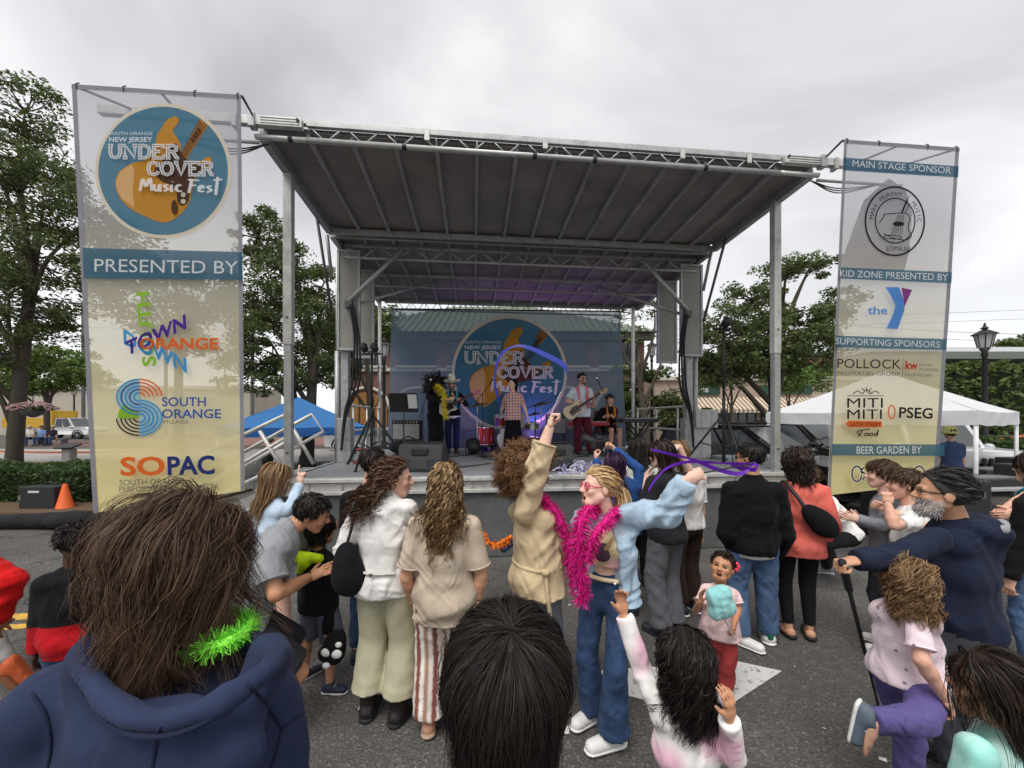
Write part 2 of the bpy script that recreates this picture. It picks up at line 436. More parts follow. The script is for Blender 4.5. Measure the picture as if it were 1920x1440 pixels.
# ------------------------------------------------------------------ signed-distance bodies
class SDF:
    def __init__(s): s.ops = []
    def cap(s, a, b, ra, rb=None, k=0.02, w=None, sq=1.0, flat=(0, 0), neg=False):
        s.ops.append(('c', np.asarray(a, float), np.asarray(b, float), ra, ra if rb is None else rb, k, None if w is None else unit(w), sq, flat, neg)); return s
    def ell(s, c, r, ax=None, k=0.015, neg=False):
        s.ops.append(('e', np.asarray(c, float), np.asarray(r, float), np.eye(3) if ax is None else np.asarray(ax), k, neg)); return s
    def cut(s, p, n):   # keep the side the normal points away from
        s.ops.append(('p', np.asarray(p, float), unit(n))); return s
    def mesh(s, h, fold=0.0, ff=40.0, seed=0, soft=0):
        lo = np.full(3, 1e9); hi = -lo
        for o in s.ops:
            if o[0] == 'c' and not o[9]:
                r = max(o[3], o[4]) * max(1, o[7]) + 0.005
                lo = np.minimum(lo, np.minimum(o[1], o[2]) - r); hi = np.maximum(hi, np.maximum(o[1], o[2]) + r)
            if o[0] == 'e' and not o[5]:
                r = max(o[2]) + 0.005; lo = np.minimum(lo, o[1] - r); hi = np.maximum(hi, o[1] + r)
        lo -= 2.5 * h; hi += 2.5 * h
        nn = np.ceil((hi - lo) / h).astype(int) + 1
        V = np.full(nn, 0.2, np.float32)
        axs = [(lo[i] + h * np.arange(nn[i])).astype(np.float32) for i in range(3)]
        for o in s.ops:
            if o[0] == 'p':
                d = (axs[0][:, None, None] - o[1][0]) * o[2][0] + (axs[1][None, :, None] - o[1][1]) * o[2][1] + (axs[2][None, None, :] - o[1][2]) * o[2][2]
                V = np.maximum(V, d); continue
            k = o[5] if o[0] == 'c' else o[4]
            if o[0] == 'c':
                r = max(o[3], o[4]) * max(1, o[7]) + k + 2 * h + 0.02; bl = np.minimum(o[1], o[2]) - r; bh = np.maximum(o[1], o[2]) + r
            else:
                r = max(o[2]) + k + 2 * h + 0.02; bl = o[1] - r; bh = o[1] + r
            i0 = np.maximum(0, np.floor((bl - lo) / h).astype(int)); i1 = np.minimum(nn, np.ceil((bh - lo) / h).astype(int) + 1)
            if np.any(i1 <= i0): continue
            sl = tuple(slice(i0[q], i1[q]) for q in range(3))
            X = axs[0][sl[0]][:, None, None]; Y = axs[1][sl[1]][None, :, None]; Z = axs[2][sl[2]][None, None, :]
            if o[0] == 'c':
                a, b = o[1], o[2]; ba = b - a; L2 = ba.dot(ba) + 1e-12
                x, y, z = X - a[0], Y - a[1], Z - a[2]
                tt = (x * ba[0] + y * ba[1] + z * ba[2]) / L2
                t = np.clip(tt, 0, 1)
                x = x - t * ba[0]; y = y - t * ba[1]; z = z - t * ba[2]
                q = x * x + y * y + z * z
                if o[6] is not None:
                    cw = x * o[6][0] + y * o[6][1] + z * o[6][2]
                    q = q - cw * cw * (1 - 1 / o[7] ** 2)
                d = np.sqrt(np.maximum(q, 0)) - (o[3] + (o[4] - o[3]) * t)
                ln = math.sqrt(L2)
                if o[8][0]: d = np.maximum(d, -tt * ln)
                if o[8][1]: d = np.maximum(d, (tt - 1) * ln)
                neg = o[9]
            else:
                x, y, z = X - o[1][0], Y - o[1][1], Z - o[1][2]; M = o[3]; R = o[2]
                q = sum(((x * M[i][0] + y * M[i][1] + z * M[i][2]) / R[i]) ** 2 for i in range(3))
                d = (np.sqrt(q) - 1) * min(R); neg = o[5]
            cur = V[sl]
            if neg:
                hh = np.clip(0.5 - 0.5 * (cur + d) / k, 0, 1); V[sl] = cur + (-d - cur) * hh + k * hh * (1 - hh)
            else:
                hh = np.clip(0.5 + 0.5 * (cur - d) / k, 0, 1); V[sl] = cur + (d - cur) * hh - k * hh * (1 - hh)
        return nets(V, lo, h, fold, ff, seed)
CORN = np.array([(i, j, k) for i in (0, 1) for j in (0, 1) for k in (0, 1)])
EDG = [(a, b) for a in range(8) for b in range(a + 1, 8) if np.abs(CORN[a] - CORN[b]).sum() == 1]
def nets(V, lo, h, fold=0.0, ff=18.0, seed=0):
    S = V < 0
    c = np.zeros(np.array(V.shape) - 1, np.int8)
    for d in CORN: c += S[d[0]:d[0] + c.shape[0], d[1]:d[1] + c.shape[1], d[2]:d[2] + c.shape[2]]
    act = (c > 0) & (c < 8)
    ijk = np.argwhere(act)
    idx = np.full(c.shape, -1, np.int32); idx[act] = np.arange(len(ijk))
    vals = np.stack([V[ijk[:, 0] + d[0], ijk[:, 1] + d[1], ijk[:, 2] + d[2]] for d in CORN], 1)
    pos = np.zeros((len(ijk), 3)); cnt = np.zeros(len(ijk))
    for a, b in EDG:
        va, vb = vals[:, a], vals[:, b]; m = (va < 0) != (vb < 0)
        t = np.where(m, va / np.where(m, va - vb, 1), 0)
        pos += m[:, None] * (CORN[a] + t[:, None] * (CORN[b] - CORN[a])); cnt += m
    P = (pos / np.maximum(cnt, 1)[:, None] + ijk) * h + lo
    quads = []
    for ax in range(3):
        o1, o2 = (ax + 1) % 3, (ax + 2) % 3
        sa = [slice(None)] * 3; sb = [slice(None)] * 3
        sa[ax] = slice(0, -1); sb[ax] = slice(1, None)
        e = np.argwhere(S[tuple(sa)] != S[tuple(sb)])
        e = e[(e[:, o1] > 0) & (e[:, o2] > 0) & (e[:, o1] < c.shape[o1]) & (e[:, o2] < c.shape[o2])]
        if not len(e): continue
        flip = S[e[:, 0], e[:, 1], e[:, 2]]
        def at(d1, d2):
            q = e.copy(); q[:, o1] -= d1; q[:, o2] -= d2
            return idx[q[:, 0], q[:, 1], q[:, 2]]
        Q = np.stack([at(1, 1), at(0, 1), at(0, 0), at(1, 0)], 1)
        Q[~flip] = Q[~flip][:, ::-1]
        quads.append(Q)
    Q = np.vstack(quads); Q = Q[(Q >= 0).all(1)]
    if fold and len(P):
        g = np.gradient(V); ci = np.minimum(ijk, np.array(V.shape) - 1)
        n = np.stack([q[ci[:, 0], ci[:, 1], ci[:, 2]] for q in g], 1); n /= np.linalg.norm(n, axis=1, keepdims=True) + 1e-9
        r = np.random.default_rng(seed + 3)
        s_ = np.zeros(len(P))
        for f in (1.0, 1.5, 2.2):
            k1 = unit(r.normal(size=3) * A(1, 1, 0.8)) * ff * f; k2 = unit(r.normal(size=3)) * ff * f * 0.35; k3 = unit(r.normal(size=3)) * ff * 0.3
            s_ += (1 - 2 * np.abs(np.sin(P @ k1 * 0.5 + 1.5 * np.sin(P @ k2 + r.random() * 6)))) / f * (0.5 + 0.5 * np.sin(P @ k3 + r.random() * 6))
        P = P + n * (s_ * fold / 2)[:, None]
    return P, [Q]
# ------------------------------------------------------------------ people
SKIN = dict(fair=srgb(222, 172, 148), pale=srgb(230, 188, 168), tan=srgb(196, 142, 108), olive=srgb(205, 155, 124), brown=srgb(150, 98, 68), dark=srgb(78, 50, 38))
M_skin = attr_mat('skin', 0.52, sss=0.12, spec=0.35, bump=0.15)
HAIRS = dict(
    black=hair_mat('hair_black', (0.006, 0.0045, 0.004), (0.024, 0.017, 0.014), 0.55),
    softbrown=hair_mat('hair_soft_brown', (0.036, 0.020, 0.012), (0.125, 0.070, 0.042), 0.55),
    dark=hair_mat('hair_dark_brown', (0.010, 0.006, 0.004), (0.040, 0.023, 0.015), 0.5),
    brown=hair_mat('hair_brown', (0.022, 0.012, 0.007), (0.130, 0.072, 0.040), 0.5),
    chestnut=hair_mat('hair_chestnut', (0.030, 0.014, 0.008), (0.13, 0.065, 0.035), 0.5),
    auburn=hair_mat('hair_auburn', (0.07, 0.03, 0.012), (0.26, 0.13, 0.055), 0.55),
    golden=hair_mat('hair_golden_brown', (0.05, 0.025, 0.010), (0.42, 0.27, 0.13), 0.5),
    blonde=hair_mat('hair_blonde', (0.36, 0.21, 0.09), (0.72, 0.50, 0.26), 0.45),
    lightbrown=hair_mat('hair_light_brown', (0.10, 0.055, 0.025), (0.33, 0.20, 0.10), 0.55),
    grey=hair_mat('hair_grey', (0.009, 0.008, 0.008), (0.05, 0.047, 0.044), 0.6),
    purple=hair_mat('hair_dark_purple', (0.008, 0.004, 0.008), (0.05, 0.012, 0.06), 0.45),
)
def fdir(a):
    a = rad(a); return A(sin(a), cos(a), 0)
def rotv(v, ax, ang):
    ax = unit(ax); c, s_ = cos(ang), sin(ang); v = np.asarray(v, float)
    return v * c + np.cross(ax, v) * s_ + ax * ax.dot(v) * (1 - c)
def head_frame(yaw, pitch=0, roll=0):
    f = fdir(yaw); r = A(f[1], -f[0], 0); u = A(0, 0, 1)
    if pitch: f = rotv(f, r, rad(pitch)); u = rotv(u, r, rad(pitch))
    if roll: r = rotv(r, f, rad(roll)); u = rotv(u, f, rad(roll))
    return np.array([r, f, u])
def ik(a, c, l1, l2, hint):
    d = np.linalg.norm(c - a); dirn = unit(c - a)
    if d >= (l1 + l2) * 0.995:
        return a + (c - a) * l1 / (l1 + l2)
    x = (l1 * l1 - l2 * l2 + d * d) / (2 * d); y = math.sqrt(max(l1 * l1 - x * x, 0))
    hp = hint - dirn * hint.dot(dirn)
    return a + dirn * x + unit(hp) * y
def hair_build(c, M, q, hp, back=None):
    """hair of one head. c centre, M rows right/forward/up, q scale"""
    n = hp.get('n', 260); m = hp.get('seg', 8); L = hp.get('len', 0.25) * q; kids = hp.get('kids', 4)
    vol = hp.get('vol', 1.0)
    R = A(0.079, 0.098, 0.088) * q; oc = A(0, -0.010, 0.030) * q
    d = rng.normal(size=(n * 4, 3)); d /= np.linalg.norm(d, axis=1)[:, None]
    front = hp.get('front', 0.42); low = hp.get('low', -0.62)
    yy = np.clip((d[:, 1] + 0.25) / 0.95, 0, 1); yy = yy * yy * (3 - 2 * yy)
    d = d[d[:, 2] > low + (front - low) * yy][:n]; n = len(d)
    root = d * R + oc
    nor = d / R; nor /= np.linalg.norm(nor, axis=1)[:, None]
    comb = hp.get('comb', (0, -0.5, -0.8)); whorl = hp.get('whorl')
    if whorl is not None:
        t = d - np.asarray(whorl); t -= nor * (t * nor).sum(1)[:, None]; t /= np.linalg.norm(t, axis=1)[:, None] + 1e-6
    else:
        t = np.tile(np.asarray(comb, float), (n, 1))
        if hp.get('part') is not None: t[:, 0] += np.sign(d[:, 0] - hp['part']) * hp.get('partw', 0.6)
        t -= nor * (t * nor).sum(1)[:, None]
    t += rng.normal(size=(n, 3)) * hp.get('mess', 0.12)
    if whorl is not None: k_ = rng.random(n) < 0.12; t[k_] += rng.normal(size=(k_.sum(), 3)) * 0.4
    if whorl is not None:
        rt_ = (root - t * (0.030 * q * rng.random(n))[:, None] - oc) / R; root = rt_ / np.linalg.norm(rt_, axis=1)[:, None] * R + oc
    dirv = nor * hp.get('lift', 0.5) + t; dirv /= np.linalg.norm(dirv, axis=1)[:, None]
    ln = L * (1 + rng.normal(size=n) * hp.get('lvar', 0.15)).clip(0.5, 1.6)
    if 'cutz' in hp: ln = np.clip((root[:, 2] / q - hp['cutz']) * 1.35 * q * (1 + 0.12 * rng.normal(size=n)), 0.05 * q, ln)
    if hp.get('topshort'): ln *= 1 - hp['topshort'] * np.clip(d[:, 2], 0, 1)
    if hp.get('bangs'): ln = np.where(d[:, 1] > 0.35, np.minimum(ln, hp['bangs'] * q), ln)
    g = M @ A(0, 0, -1); wind = M @ np.asarray(hp.get('wind', (0, 0, 0)), float)
    gr = hp.get('grav', 0.35)
    keep = 1.0 + hp.get('off', 0.06) + 0.10 * vol * rng.random(n)
    P = np.zeros((n, m + 1, 3)); P[:, 0] = root * 0.985 + oc * 0.015; p = root.copy()
    if back is not None: bk = [(M @ (b - c), r) for b, r in back]
    for i in range(m):
        dirv = dirv + g * gr + wind + rng.normal(size=(n, 3)) * hp.get('jit', 0.06)
        dirv /= np.linalg.norm(dirv, axis=1)[:, None]
        p0 = p; p = p + dirv * (ln / m)[:, None]
        ramp_ = 1 + (keep - 1) * min(1, (i + 1.0) / m * 2.5 + 0.15)      # locks leave the scalp gradually
        RK = R * ramp_[:, None]
        rel = (p - oc) / RK; l = np.linalg.norm(rel, axis=1)
        lowz = np.clip((p[:, 2] / q + 0.02) / -0.05, 0, 1)   # under the ears hair hangs free
        tgt = oc + rel / np.maximum(l, 1e-6)[:, None] * RK
        hg = np.where(l < 1, 1.0, hp.get('hug', 0.7)) * (1 - lowz)
        p = p + (tgt - p) * hg[:, None]
        dirv = dirv * 0.35 + (p - p0) / (np.linalg.norm(p - p0, axis=1)[:, None] + 1e-9) * 0.65
        if back is not None:
            for b, r in bk:
                v = p - b; lv = np.linalg.norm(v, axis=1); w = lv < r
                p = np.where(w[:, None], b + v / np.maximum(lv, 1e-6)[:, None] * r, p)
        P[:, i + 1] = p
    ss = np.linspace(0, 1, m + 1)
    # finer points along each lock
    mm = hp.get('fine', m * 2)
    tt = np.linspace(0, m, mm + 1); i0 = np.minimum(tt.astype(int), m - 1); fr = (tt - i0)[None, :, None]
    P = P[:, i0] * (1 - fr) + P[:, i0 + 1] * fr
    ss = np.linspace(0, 1, mm + 1)
    K = np.repeat(P, kids, 0); n2 = len(K)
    sp = hp.get('spread', 0.010) * q
    off = rng.normal(size=(n2, 1, 3)) * sp
    K = K + off * (0.35 + 0.65 * np.minimum(1, ss * 1.5))[None, :, None] * (1 - 0.45 * ss ** 3)[None, :, None]
    cr = hp.get('curl', 0.0) * q
    if cr:
        T = np.gradient(K, axis=1); T /= np.linalg.norm(T, axis=2, keepdims=True) + 1e-9
        a = np.cross(T, A(0.3, 0.2, 0.93)); a /= np.linalg.norm(a, axis=2, keepdims=True) + 1e-9; b = np.cross(T, a)
        ph0 = (root / q) @ A(30, 18, 25) + rng.normal(size=n) * 0.5 if hp.get('coh') else rng.random(n) * 2 * pi
        ph = np.repeat(ph0, kids)[:, None] + rng.normal(size=(n2, 1)) * hp.get('pj', 0.3)
        fq = hp.get('freq', 3.0) * np.repeat(1 + (0.06 if hp.get('coh') else 0.25) * rng.normal(size=n), kids)[:, None]
        amp = cr * np.minimum(1, ss * 2.2)[None] * np.repeat(0.6 + 0.8 * rng.random(n), kids)[:, None]
        K = K + a * (amp * np.cos(ss[None] * fq * 2 * pi + ph))[..., None] + b * (amp * np.sin(ss[None] * fq * 2 * pi + ph))[..., None]
    wd = hp.get('w', 0.006) * q * (0.6 + 0.8 * rng.random((n2, 1))) * (1 - 0.82 * ss ** 2.2)[None]
    K = K @ M + c
    if hp.get('tube', False): st = tubes3(K, wd / 2)
    else:
        side = np.gradient(K, axis=1) * 0 + (K - c) + rng.normal(size=(n2, 1, 3)) * 0.07
        st = ribbons(K, wd, side)
    if hp.get('cap', True):
        sd = SDF().ell(c + oc @ M, (R + 0.006 * q) * hp.get('capk', 1.0), M, 0.002)
        sd.cut(c + A(0, 0.045 * hp.get('capf', 1.0), 0.052) @ M * q, A(0, 0.8, -0.55) @ M)
        sd.cut(c + A(0, 0, -0.055) @ M * q, A(0, 0.25, -1) @ M)
        v, f = sd.mesh(max(0.008 * q, hp.get('res', 0.008)))
        return merge((v, f), st)
    return st
def feather_boa(pts, r=0.04, n=900, wd=0.010, seg=3, tinsel=False, per=14):
    P = catmull(pts, 10); t = rng.random(n) * (len(P) - 1.001); i = t.astype(int); fr = (t - i)[:, None]
    c = P[i] * (1 - fr) + P[i + 1] * fr
    d = rng.normal(size=(n, 3)); tg = P[i + 1] - P[i]; tg /= np.linalg.norm(tg, axis=1)[:, None]
    d -= tg * (d * tg).sum(1)[:, None] * 0.6; d /= np.linalg.norm(d, axis=1)[:, None]
    ss = np.linspace(0, 1, seg + 1)
    S = c[:, None] + d[:, None] * (r * (0.6 + 0.6 * rng.random((n, 1, 1))) * ss[None, :, None]) + (A(0, 0, -1) * r * 0.35)[None, None] * (ss ** 2)[None, :, None] * (0 if tinsel else 1)
    S = S + rng.normal(size=S.shape) * r * 0.08 * ss[None, :, None]
    w = wd * (0.5 + rng.random((n, 1))) * (1 - 0.7 * ss)[None]
    core = G().tube(P, r * 0.38, 6)
    return merge(ribbons(S, w), (np.vstack(core.v), [np.array([f for f in core.f if len(f) == 4])]))
PEOPLE = {}
def person(key, label, px, Y, h, face, z0=0.0, skin='fair', ov=None, lean=(0, 0), hips=(0, 0), twist=0, head=None, hair=None, hcol='brown', top=None, under=None, bottom=None, shoes=None,
           build=1.0, belly=0.0, hands=('relaxed', 'relaxed'), hd=None, pn=None, res=None, mouth=0.0, beard=None, stance=0.05, group=None, draw_body=True, brow=(0.05, 0.03, 0.02), eyes=True, headtop=None, bust=0.0, back=False, hide_arm=(0, 0)):
    ov = dict(ov or {})
    X = (px - CX) / F * Y
    base = A(X, Y, z0)
    hh = 0.23 * (h / 1.7) ** 0.32
    s = (h - hh) / 0.87
    q = hh / 0.23
    fw = fdir(face); rt = A(fw[1], -fw[0], 0); up = A(0, 0, 1)
    def Lc(a, b, z): return base + (rt * a + fw * b + up * z) * s
    J = {}
    J['pel'] = Lc(hips[0], hips[1], 0.53)
    chin = 0.87
    J['neck'] = Lc(hips[0] + lean[0], hips[1] + lean[1], 0.832)
    for k in ('pel', 'neck'):
        if k in ov: J[k] = ov[k]
    U = unit(J['neck'] - J['pel'])
    fs_ = fdir(face + twist); rs = A(fs_[1], -fs_[0], 0); rs = unit(rs - U * rs.dot(U)) if abs(rs.dot(U)) > 1e-6 else rs
    rp = rt
    def T(a, b, z):
        t = (z - 0.53) / (0.832 - 0.53)
        if z >= 0.53: p = lerp(J['pel'], J['neck'], t); u_ = U
        else:
            u_ = unit(U * 0.4 + up * 0.6); p = J['pel'] + u_ * (z - 0.53) * s
        sd_ = unit(lerp(rp, rs, np.clip(t, 0, 1))); f_ = np.cross(U, sd_)
        return p + sd_ * a * s + f_ * b * s
    def side(z):
        t = np.clip((z - 0.53) / 0.302, 0, 1); return unit(lerp(rp, rs, t))
    wsh = 0.097 * build
    for sd, n_ in ((1, 'r'), (-1, 'l')):
        J['sh_' + n_] = ov.get('sh_' + n_, T(sd * wsh, -0.006, 0.780))
        a0 = J['sh_' + n_]
        wr = ov.get('wr_' + n_)
        if wr is None: wr = a0 + (side(0.8) * sd * 0.035 + np.cross(U, side(0.8)) * 0.03) * s - up * 0.325 * s
        J['wr_' + n_] = wr
        el = ov.get('el_' + n_)
        if el is None: el = ik(a0, wr, 0.172 * s, 0.152 * s, -np.cross(U, side(0.8)) + side(0.8) * sd * 0.6 - up * 0.4)
        J['el_' + n_] = el
        J['hip_' + n_] = ov.get('hip_' + n_, J['pel'] + rp * sd * 0.052 * s - up * 0.015 * s)
        an = ov.get('an_' + n_)
        if an is None: an = Lc(sd * stance, -0.01, 0.048)
        J['an_' + n_] = an
        kn = ov.get('kn_' + n_)
        if kn is None: kn = ik(J['hip_' + n_], an, 0.235 * s, 0.238 * s, fw + rp * sd * 0.15)
        J['kn_' + n_] = kn
        td = ov.get('toe_' + n_)
        J['toe_' + n_] = unit(fw + rt * sd * 0.22) if td is None else unit(td)
    hyaw, hpit, hrol = head if head is not None else (face, 0, 0)
    M = head_frame(hyaw, hpit, hrol)
    hc = ov.get('head')
    if hc is None: hc = J['neck'] + unit(U * 0.7 + up * 0.3) * (0.038 * s) + M[1] * 0.016 * s + M[2] * hh * 0.5
    J['head'] = hc
    r1 = res or max(0.0075, min(0.020, Y * 0.0042))
    rh = min(0.011, max(0.0048, Y * 0.0025)); rf = min(0.011, max(0.0042, Y * 0.0021)); r2 = 0.020 if Y < 1.6 else r1 * 1.3
    if abs((hyaw + 180) % 360 - 180) < 50: rh = max(rh, 0.0095)
    th = Thing('person', label, 'person', base, group)
    th.J = J; th.M = M; th.q = q; th.s = s; th.T = T; th.U = U; th.side = side; th.rt = rt; th.fw = fw
    PEOPLE[key] = th
    # ---- skin
    B = SDF()
    w_ = side(0.7)
    B.cap(T(0, 0, 0.50), T(0, 0, 0.55), 0.050 * s, None, 0.03, rp, 1.35)
    B.cap(T(0, 0, 0.58), T(0, 0, 0.66), 0.046 * s, None, 0.03, w_, 1.3)
    B.cap(T(0, 0, 0.67), T(0, 0, 0.765), 0.052 * s, 0.050 * s, 0.03, w_, 1.3)
    B.cap(T(-0.075 * build, 0, 0.775), T(0.075 * build, 0, 0.775), 0.022 * s, None, 0.03)
    B2 = SDF()
    B2.cap(J['neck'] - U * 0.03 * s, hc - M[2] * 0.03 * q - M[1] * 0.015 * q, 0.034 * s * min(1.1, build ** 0.5), 0.047 * q, 0.02)
    for n_ in 'rl':
        sl0 = top.get('sleeve', .3) if top else 0; sl0 = sl0['rl'.index(n_)] if isinstance(sl0, (tuple, list)) else sl0
        ka = 0.8 if sl0 > 0.5 else 1.0; kl = 0.58 if (bottom and bottom.get('len', 0.97) > 0.6) else 1.0
        Ba = B if sl0 > 0.6 else B2; Bl = B if kl < 1 else B2
        Ba.cap(J['sh_' + n_], J['el_' + n_], (0.024 if sl0 > 0.05 else 0.029) * s * ka, 0.023 * s * ka, 0.02)
        md = lerp(J['el_' + n_], J['wr_' + n_], 0.3)
        (B2 if sl0 < 0.9 else B).cap(J['el_' + n_], md, 0.024 * s * ka, 0.025 * s * ka, 0.01).cap(md, J['wr_' + n_], 0.025 * s, 0.0165 * s, 0.01)
        Bl.cap(J['hip_' + n_], J['kn_' + n_], 0.052 * s * kl, 0.032 * s * kl, 0.02)
        md = lerp(J['kn_' + n_], J['an_' + n_], 0.32) - J['toe_' + n_] * 0.006 * s
        Bl.cap(J['kn_' + n_], md, 0.031 * s * kl, 0.033 * s * kl, 0.01).cap(md, J['an_' + n_], 0.033 * s * kl, 0.020 * s, 0.01)
        fd = J['toe_' + n_]
        (B2 if shoes and shoes.get('kind') == 'sandal' else Bl).cap(J['an_' + n_] - up * 0.018 * s - fd * 0.012 * s, J['an_' + n_] + fd * 0.085 * s - up * 0.030 * s, 0.024 * s, 0.016 * s, 0.015)
    parts = [B.mesh(max(r1, 0.024)), B2.mesh(max(r1, 0.012))]
    def hand(n_, mode):
        S = SDF(); w = J['wr_' + n_]; d = unit(w - J['el_' + n_])
        if hd and hd.get(n_) is not None: d = unit(hd[n_])
        sgn = 1 if n_ == 'r' else -1
        p = unit(pn[n_]) if (pn and pn.get(n_) is not None) else -side(0.8) * sgn
        p = unit(p - d * p.dot(d)); t_ = np.cross(d, p) * sgn
        z = max(0.62, s / 1.7) * 1.0
        S.cap(w - d * 0.02 * z, w + d * 0.03 * z, 0.018 * z, 0.019 * z, 0.012, t_, 1.3)
        S.cap(w + d * 0.02 * z, w + d * 0.078 * z, 0.0145 * z, 0.0135 * z, 0.012, t_, 2.3)
        ang = dict(relaxed=(22, 28, 22), fist=(78, 88, 55), grip=(62, 75, 50), open=(4, 6, 6), spread=(6, 10, 8), point=(78, 88, 55))[mode]
        for i, (o, l) in enumerate(((0.030, 0.93), (0.010, 1.0), (-0.010, 0.95), (-0.028, 0.78))):
            a_ = (5, 6, 5) if (mode == 'point' and i == 0) else ang
            q0 = w + d * (0.088 - abs(o) * 0.15) * z + t_ * o * z; cur = 0
            sp = t_ * (o * (5.5 if mode == 'spread' else 1.2))
            for j, ll in enumerate((0.040, 0.026, 0.020)):
                cur += rad(a_[j] + i * (3 if mode == 'relaxed' else 0))
                v = unit(d * cos(cur) + p * sin(cur) + sp * max(0, cos(cur)))
                q1 = q0 + v * ll * l * z
                S.cap(q0, q1, (0.0088 - 0.0008 * j) * z, (0.0082 - 0.0009 * j) * z, 0.004); q0 = q1
        tb = w + d * 0.022 * z + t_ * 0.022 * z + p * 0.004 * z
        v = unit(d * 0.75 + t_ * (0.85 if mode in ('open', 'spread', 'relaxed', 'point') else 0.45) + p * (0.35 if mode in ('open', 'spread', 'relaxed') else 0.8))
        t1 = tb + v * 0.038 * z; v2 = unit(v + d * 0.5 + p * (0.1 if mode in ('open', 'spread', 'relaxed') else 0.5) - (t_ * 0.6 if mode in ('fist', 'grip', 'point') else 0))
        S.cap(tb, t1, 0.0135 * z, 0.0105 * z, 0.008).cap(t1, t1 + v2 * 0.030 * z, 0.0100 * z, 0.0080 * z, 0.004)
        return S.mesh(rf)
    for i, n_ in enumerate('rl'):
        if hands[i]: parts.append(hand(n_, hands[i]))
    # ---- head with a face
    S = SDF()
    def hp_(a, b, c_): return hc + (A(a, b, c_) * q) @ M
    S.ell(hp_(0, -0.012, 0.030), A(0.076, 0.094, 0.085) * q, M, 0.01)
    S.ell(hp_(0, 0.030, -0.040), A(0.058, 0.060, 0.072) * q, M, 0.03 * q)
    S.cap(hp_(-0.018, 0.062, -0.092), hp_(0.018, 0.062, -0.092), 0.019 * q, None, 0.022 * q)
    for d_ in (-1, 1):
        S.cap(hp_(d_ * 0.050, 0.0, -0.050), hp_(d_ * 0.026, 0.055, -0.088), 0.020 * q, 0.018 * q, 0.025 * q)
        S.ell(hp_(d_ * 0.040, 0.066, -0.026), A(0.022, 0.016, 0.018) * q, M, 0.022 * q)
        S.cap(hp_(d_ * 0.012, 0.086, 0.019), hp_(d_ * 0.042, 0.074, 0.019), 0.010 * q, 0.009 * q, 0.014 * q)
        S.ell(hp_(d_ * 0.031, 0.096, 0.002), A(0.017, 0.015, 0.011) * q, M, 0.012 * q, neg=True)
        S.ell(hp_(d_ * 0.078, -0.012, -0.006), A(0.008, 0.020, 0.031) * q, M, 0.006 * q)
    nk_ = 0.8 if h < 1.35 else 1.0
    S.cap(hp_(0, 0.086, 0.008), hp_(0, 0.088 + 0.020 * nk_, -0.024), 0.0085 * q * nk_, 0.0112 * q * nk_, 0.012 * q)
    S.cap(hp_(-0.010, 0.098, -0.029), hp_(0.010, 0.098, -0.029), 0.0085 * q, None, 0.008 * q)
    S.cap(hp_(-0.016, 0.083, -0.053), hp_(0.016, 0.083, -0.053), 0.0085 * q, None, 0.010 * q)
    S.cap(hp_(-0.014, 0.082, -0.066 - 0.016 * mouth), hp_(0.014, 0.082, -0.066 - 0.016 * mouth), 0.0085 * q, None, 0.010 * q)
    if mouth:
        S.ell(hp_(0, 0.092, -0.060 - 0.008 * mouth), A(0.021, 0.022, 0.004 + 0.011 * mouth) * q, M, 0.005 * q, neg=True)
    else:
        S.cap(hp_(-0.022, 0.090, -0.0595), hp_(0.022, 0.090, -0.0595), 0.0022 * q, None, 0.006 * q, neg=True)
    if beard:
        S.ell(hp_(0, 0.052, -0.090), A(0.050, 0.048, 0.034 * beard[1]) * q, M, 0.02 * q)
    hv = S.mesh(rh)
    parts.append(hv)
    nb = sum(len(p[0]) for p in parts[:-1])
    v, f = merge(*parts)
    col = np.tile(A(*SKIN[skin]), (len(v), 1))
    if skin in ('fair', 'pale', 'olive', 'tan'):
        loc = (hv[0] - hc) @ M.T / q
        ck = np.exp(-(((np.abs(loc[:, 0]) - 0.042) / 0.02) ** 2 + ((loc[:, 2] + 0.03) / 0.022) ** 2)) * (loc[:, 1] > 0.02)
        col[nb:] *= 1 - ck[:, None] * A(0.0, 0.09, 0.09)
    loc = (hv[0] - hc) @ M.T / q
    def tint(mask, c_, a_=1.0):
        col[nb:][mask] = col[nb:][mask] * (1 - a_) + A(*c_) * a_
    sk = A(*SKIN[skin])
    fr_ = loc[:, 1] > 0.045
    zl = -0.0595 - 0.008 * mouth
    tint(fr_ & (np.abs(loc[:, 0]) < 0.024) & (np.abs(loc[:, 2] - zl) < 0.010 + 0.016 * mouth), sk * A(0.85, 0.52, 0.50), 0.6)
    if mouth: tint(fr_ & (np.abs(loc[:, 0]) < 0.018) & (np.abs(loc[:, 2] - zl) < 0.002 + 0.011 * mouth) & (loc[:, 1] < 0.082), (0.05, 0.01, 0.01))
    tint(fr_ & (np.abs(np.abs(loc[:, 0]) - 0.030) < 0.017) & (np.abs(loc[:, 2] - 0.0235) < 0.0052), brow, 0.75)
    if beard:
        bm = (loc[:, 1] > 0.0) & (loc[:, 2] < -0.030 - 0.35 * np.maximum(0, 0.05 - np.abs(loc[:, 0]))) & ((np.abs(loc[:, 0]) > 0.022) | (loc[:, 2] < -0.072) | ((loc[:, 2] > -0.053) & (loc[:, 2] < -0.040)))
        tint(bm, beard[0], 0.55)
        bi = rng.choice(np.flatnonzero(bm), min(1100, max(60, int(4000 / Y))) if bm.any() else 0); b0_ = hv[0][bi]; bd_ = unit(M[1] * 0.5 - M[2]) + rng.normal(size=(len(bi), 3)) * 0.35; ln_ = (0.010 + 0.016 * rng.random(len(bi))) * q * beard[1]
        bs_ = b0_[:, None] + bd_[:, None] * (ln_[:, None] * np.linspace(-0.1, 1, 4)[None])[..., None]
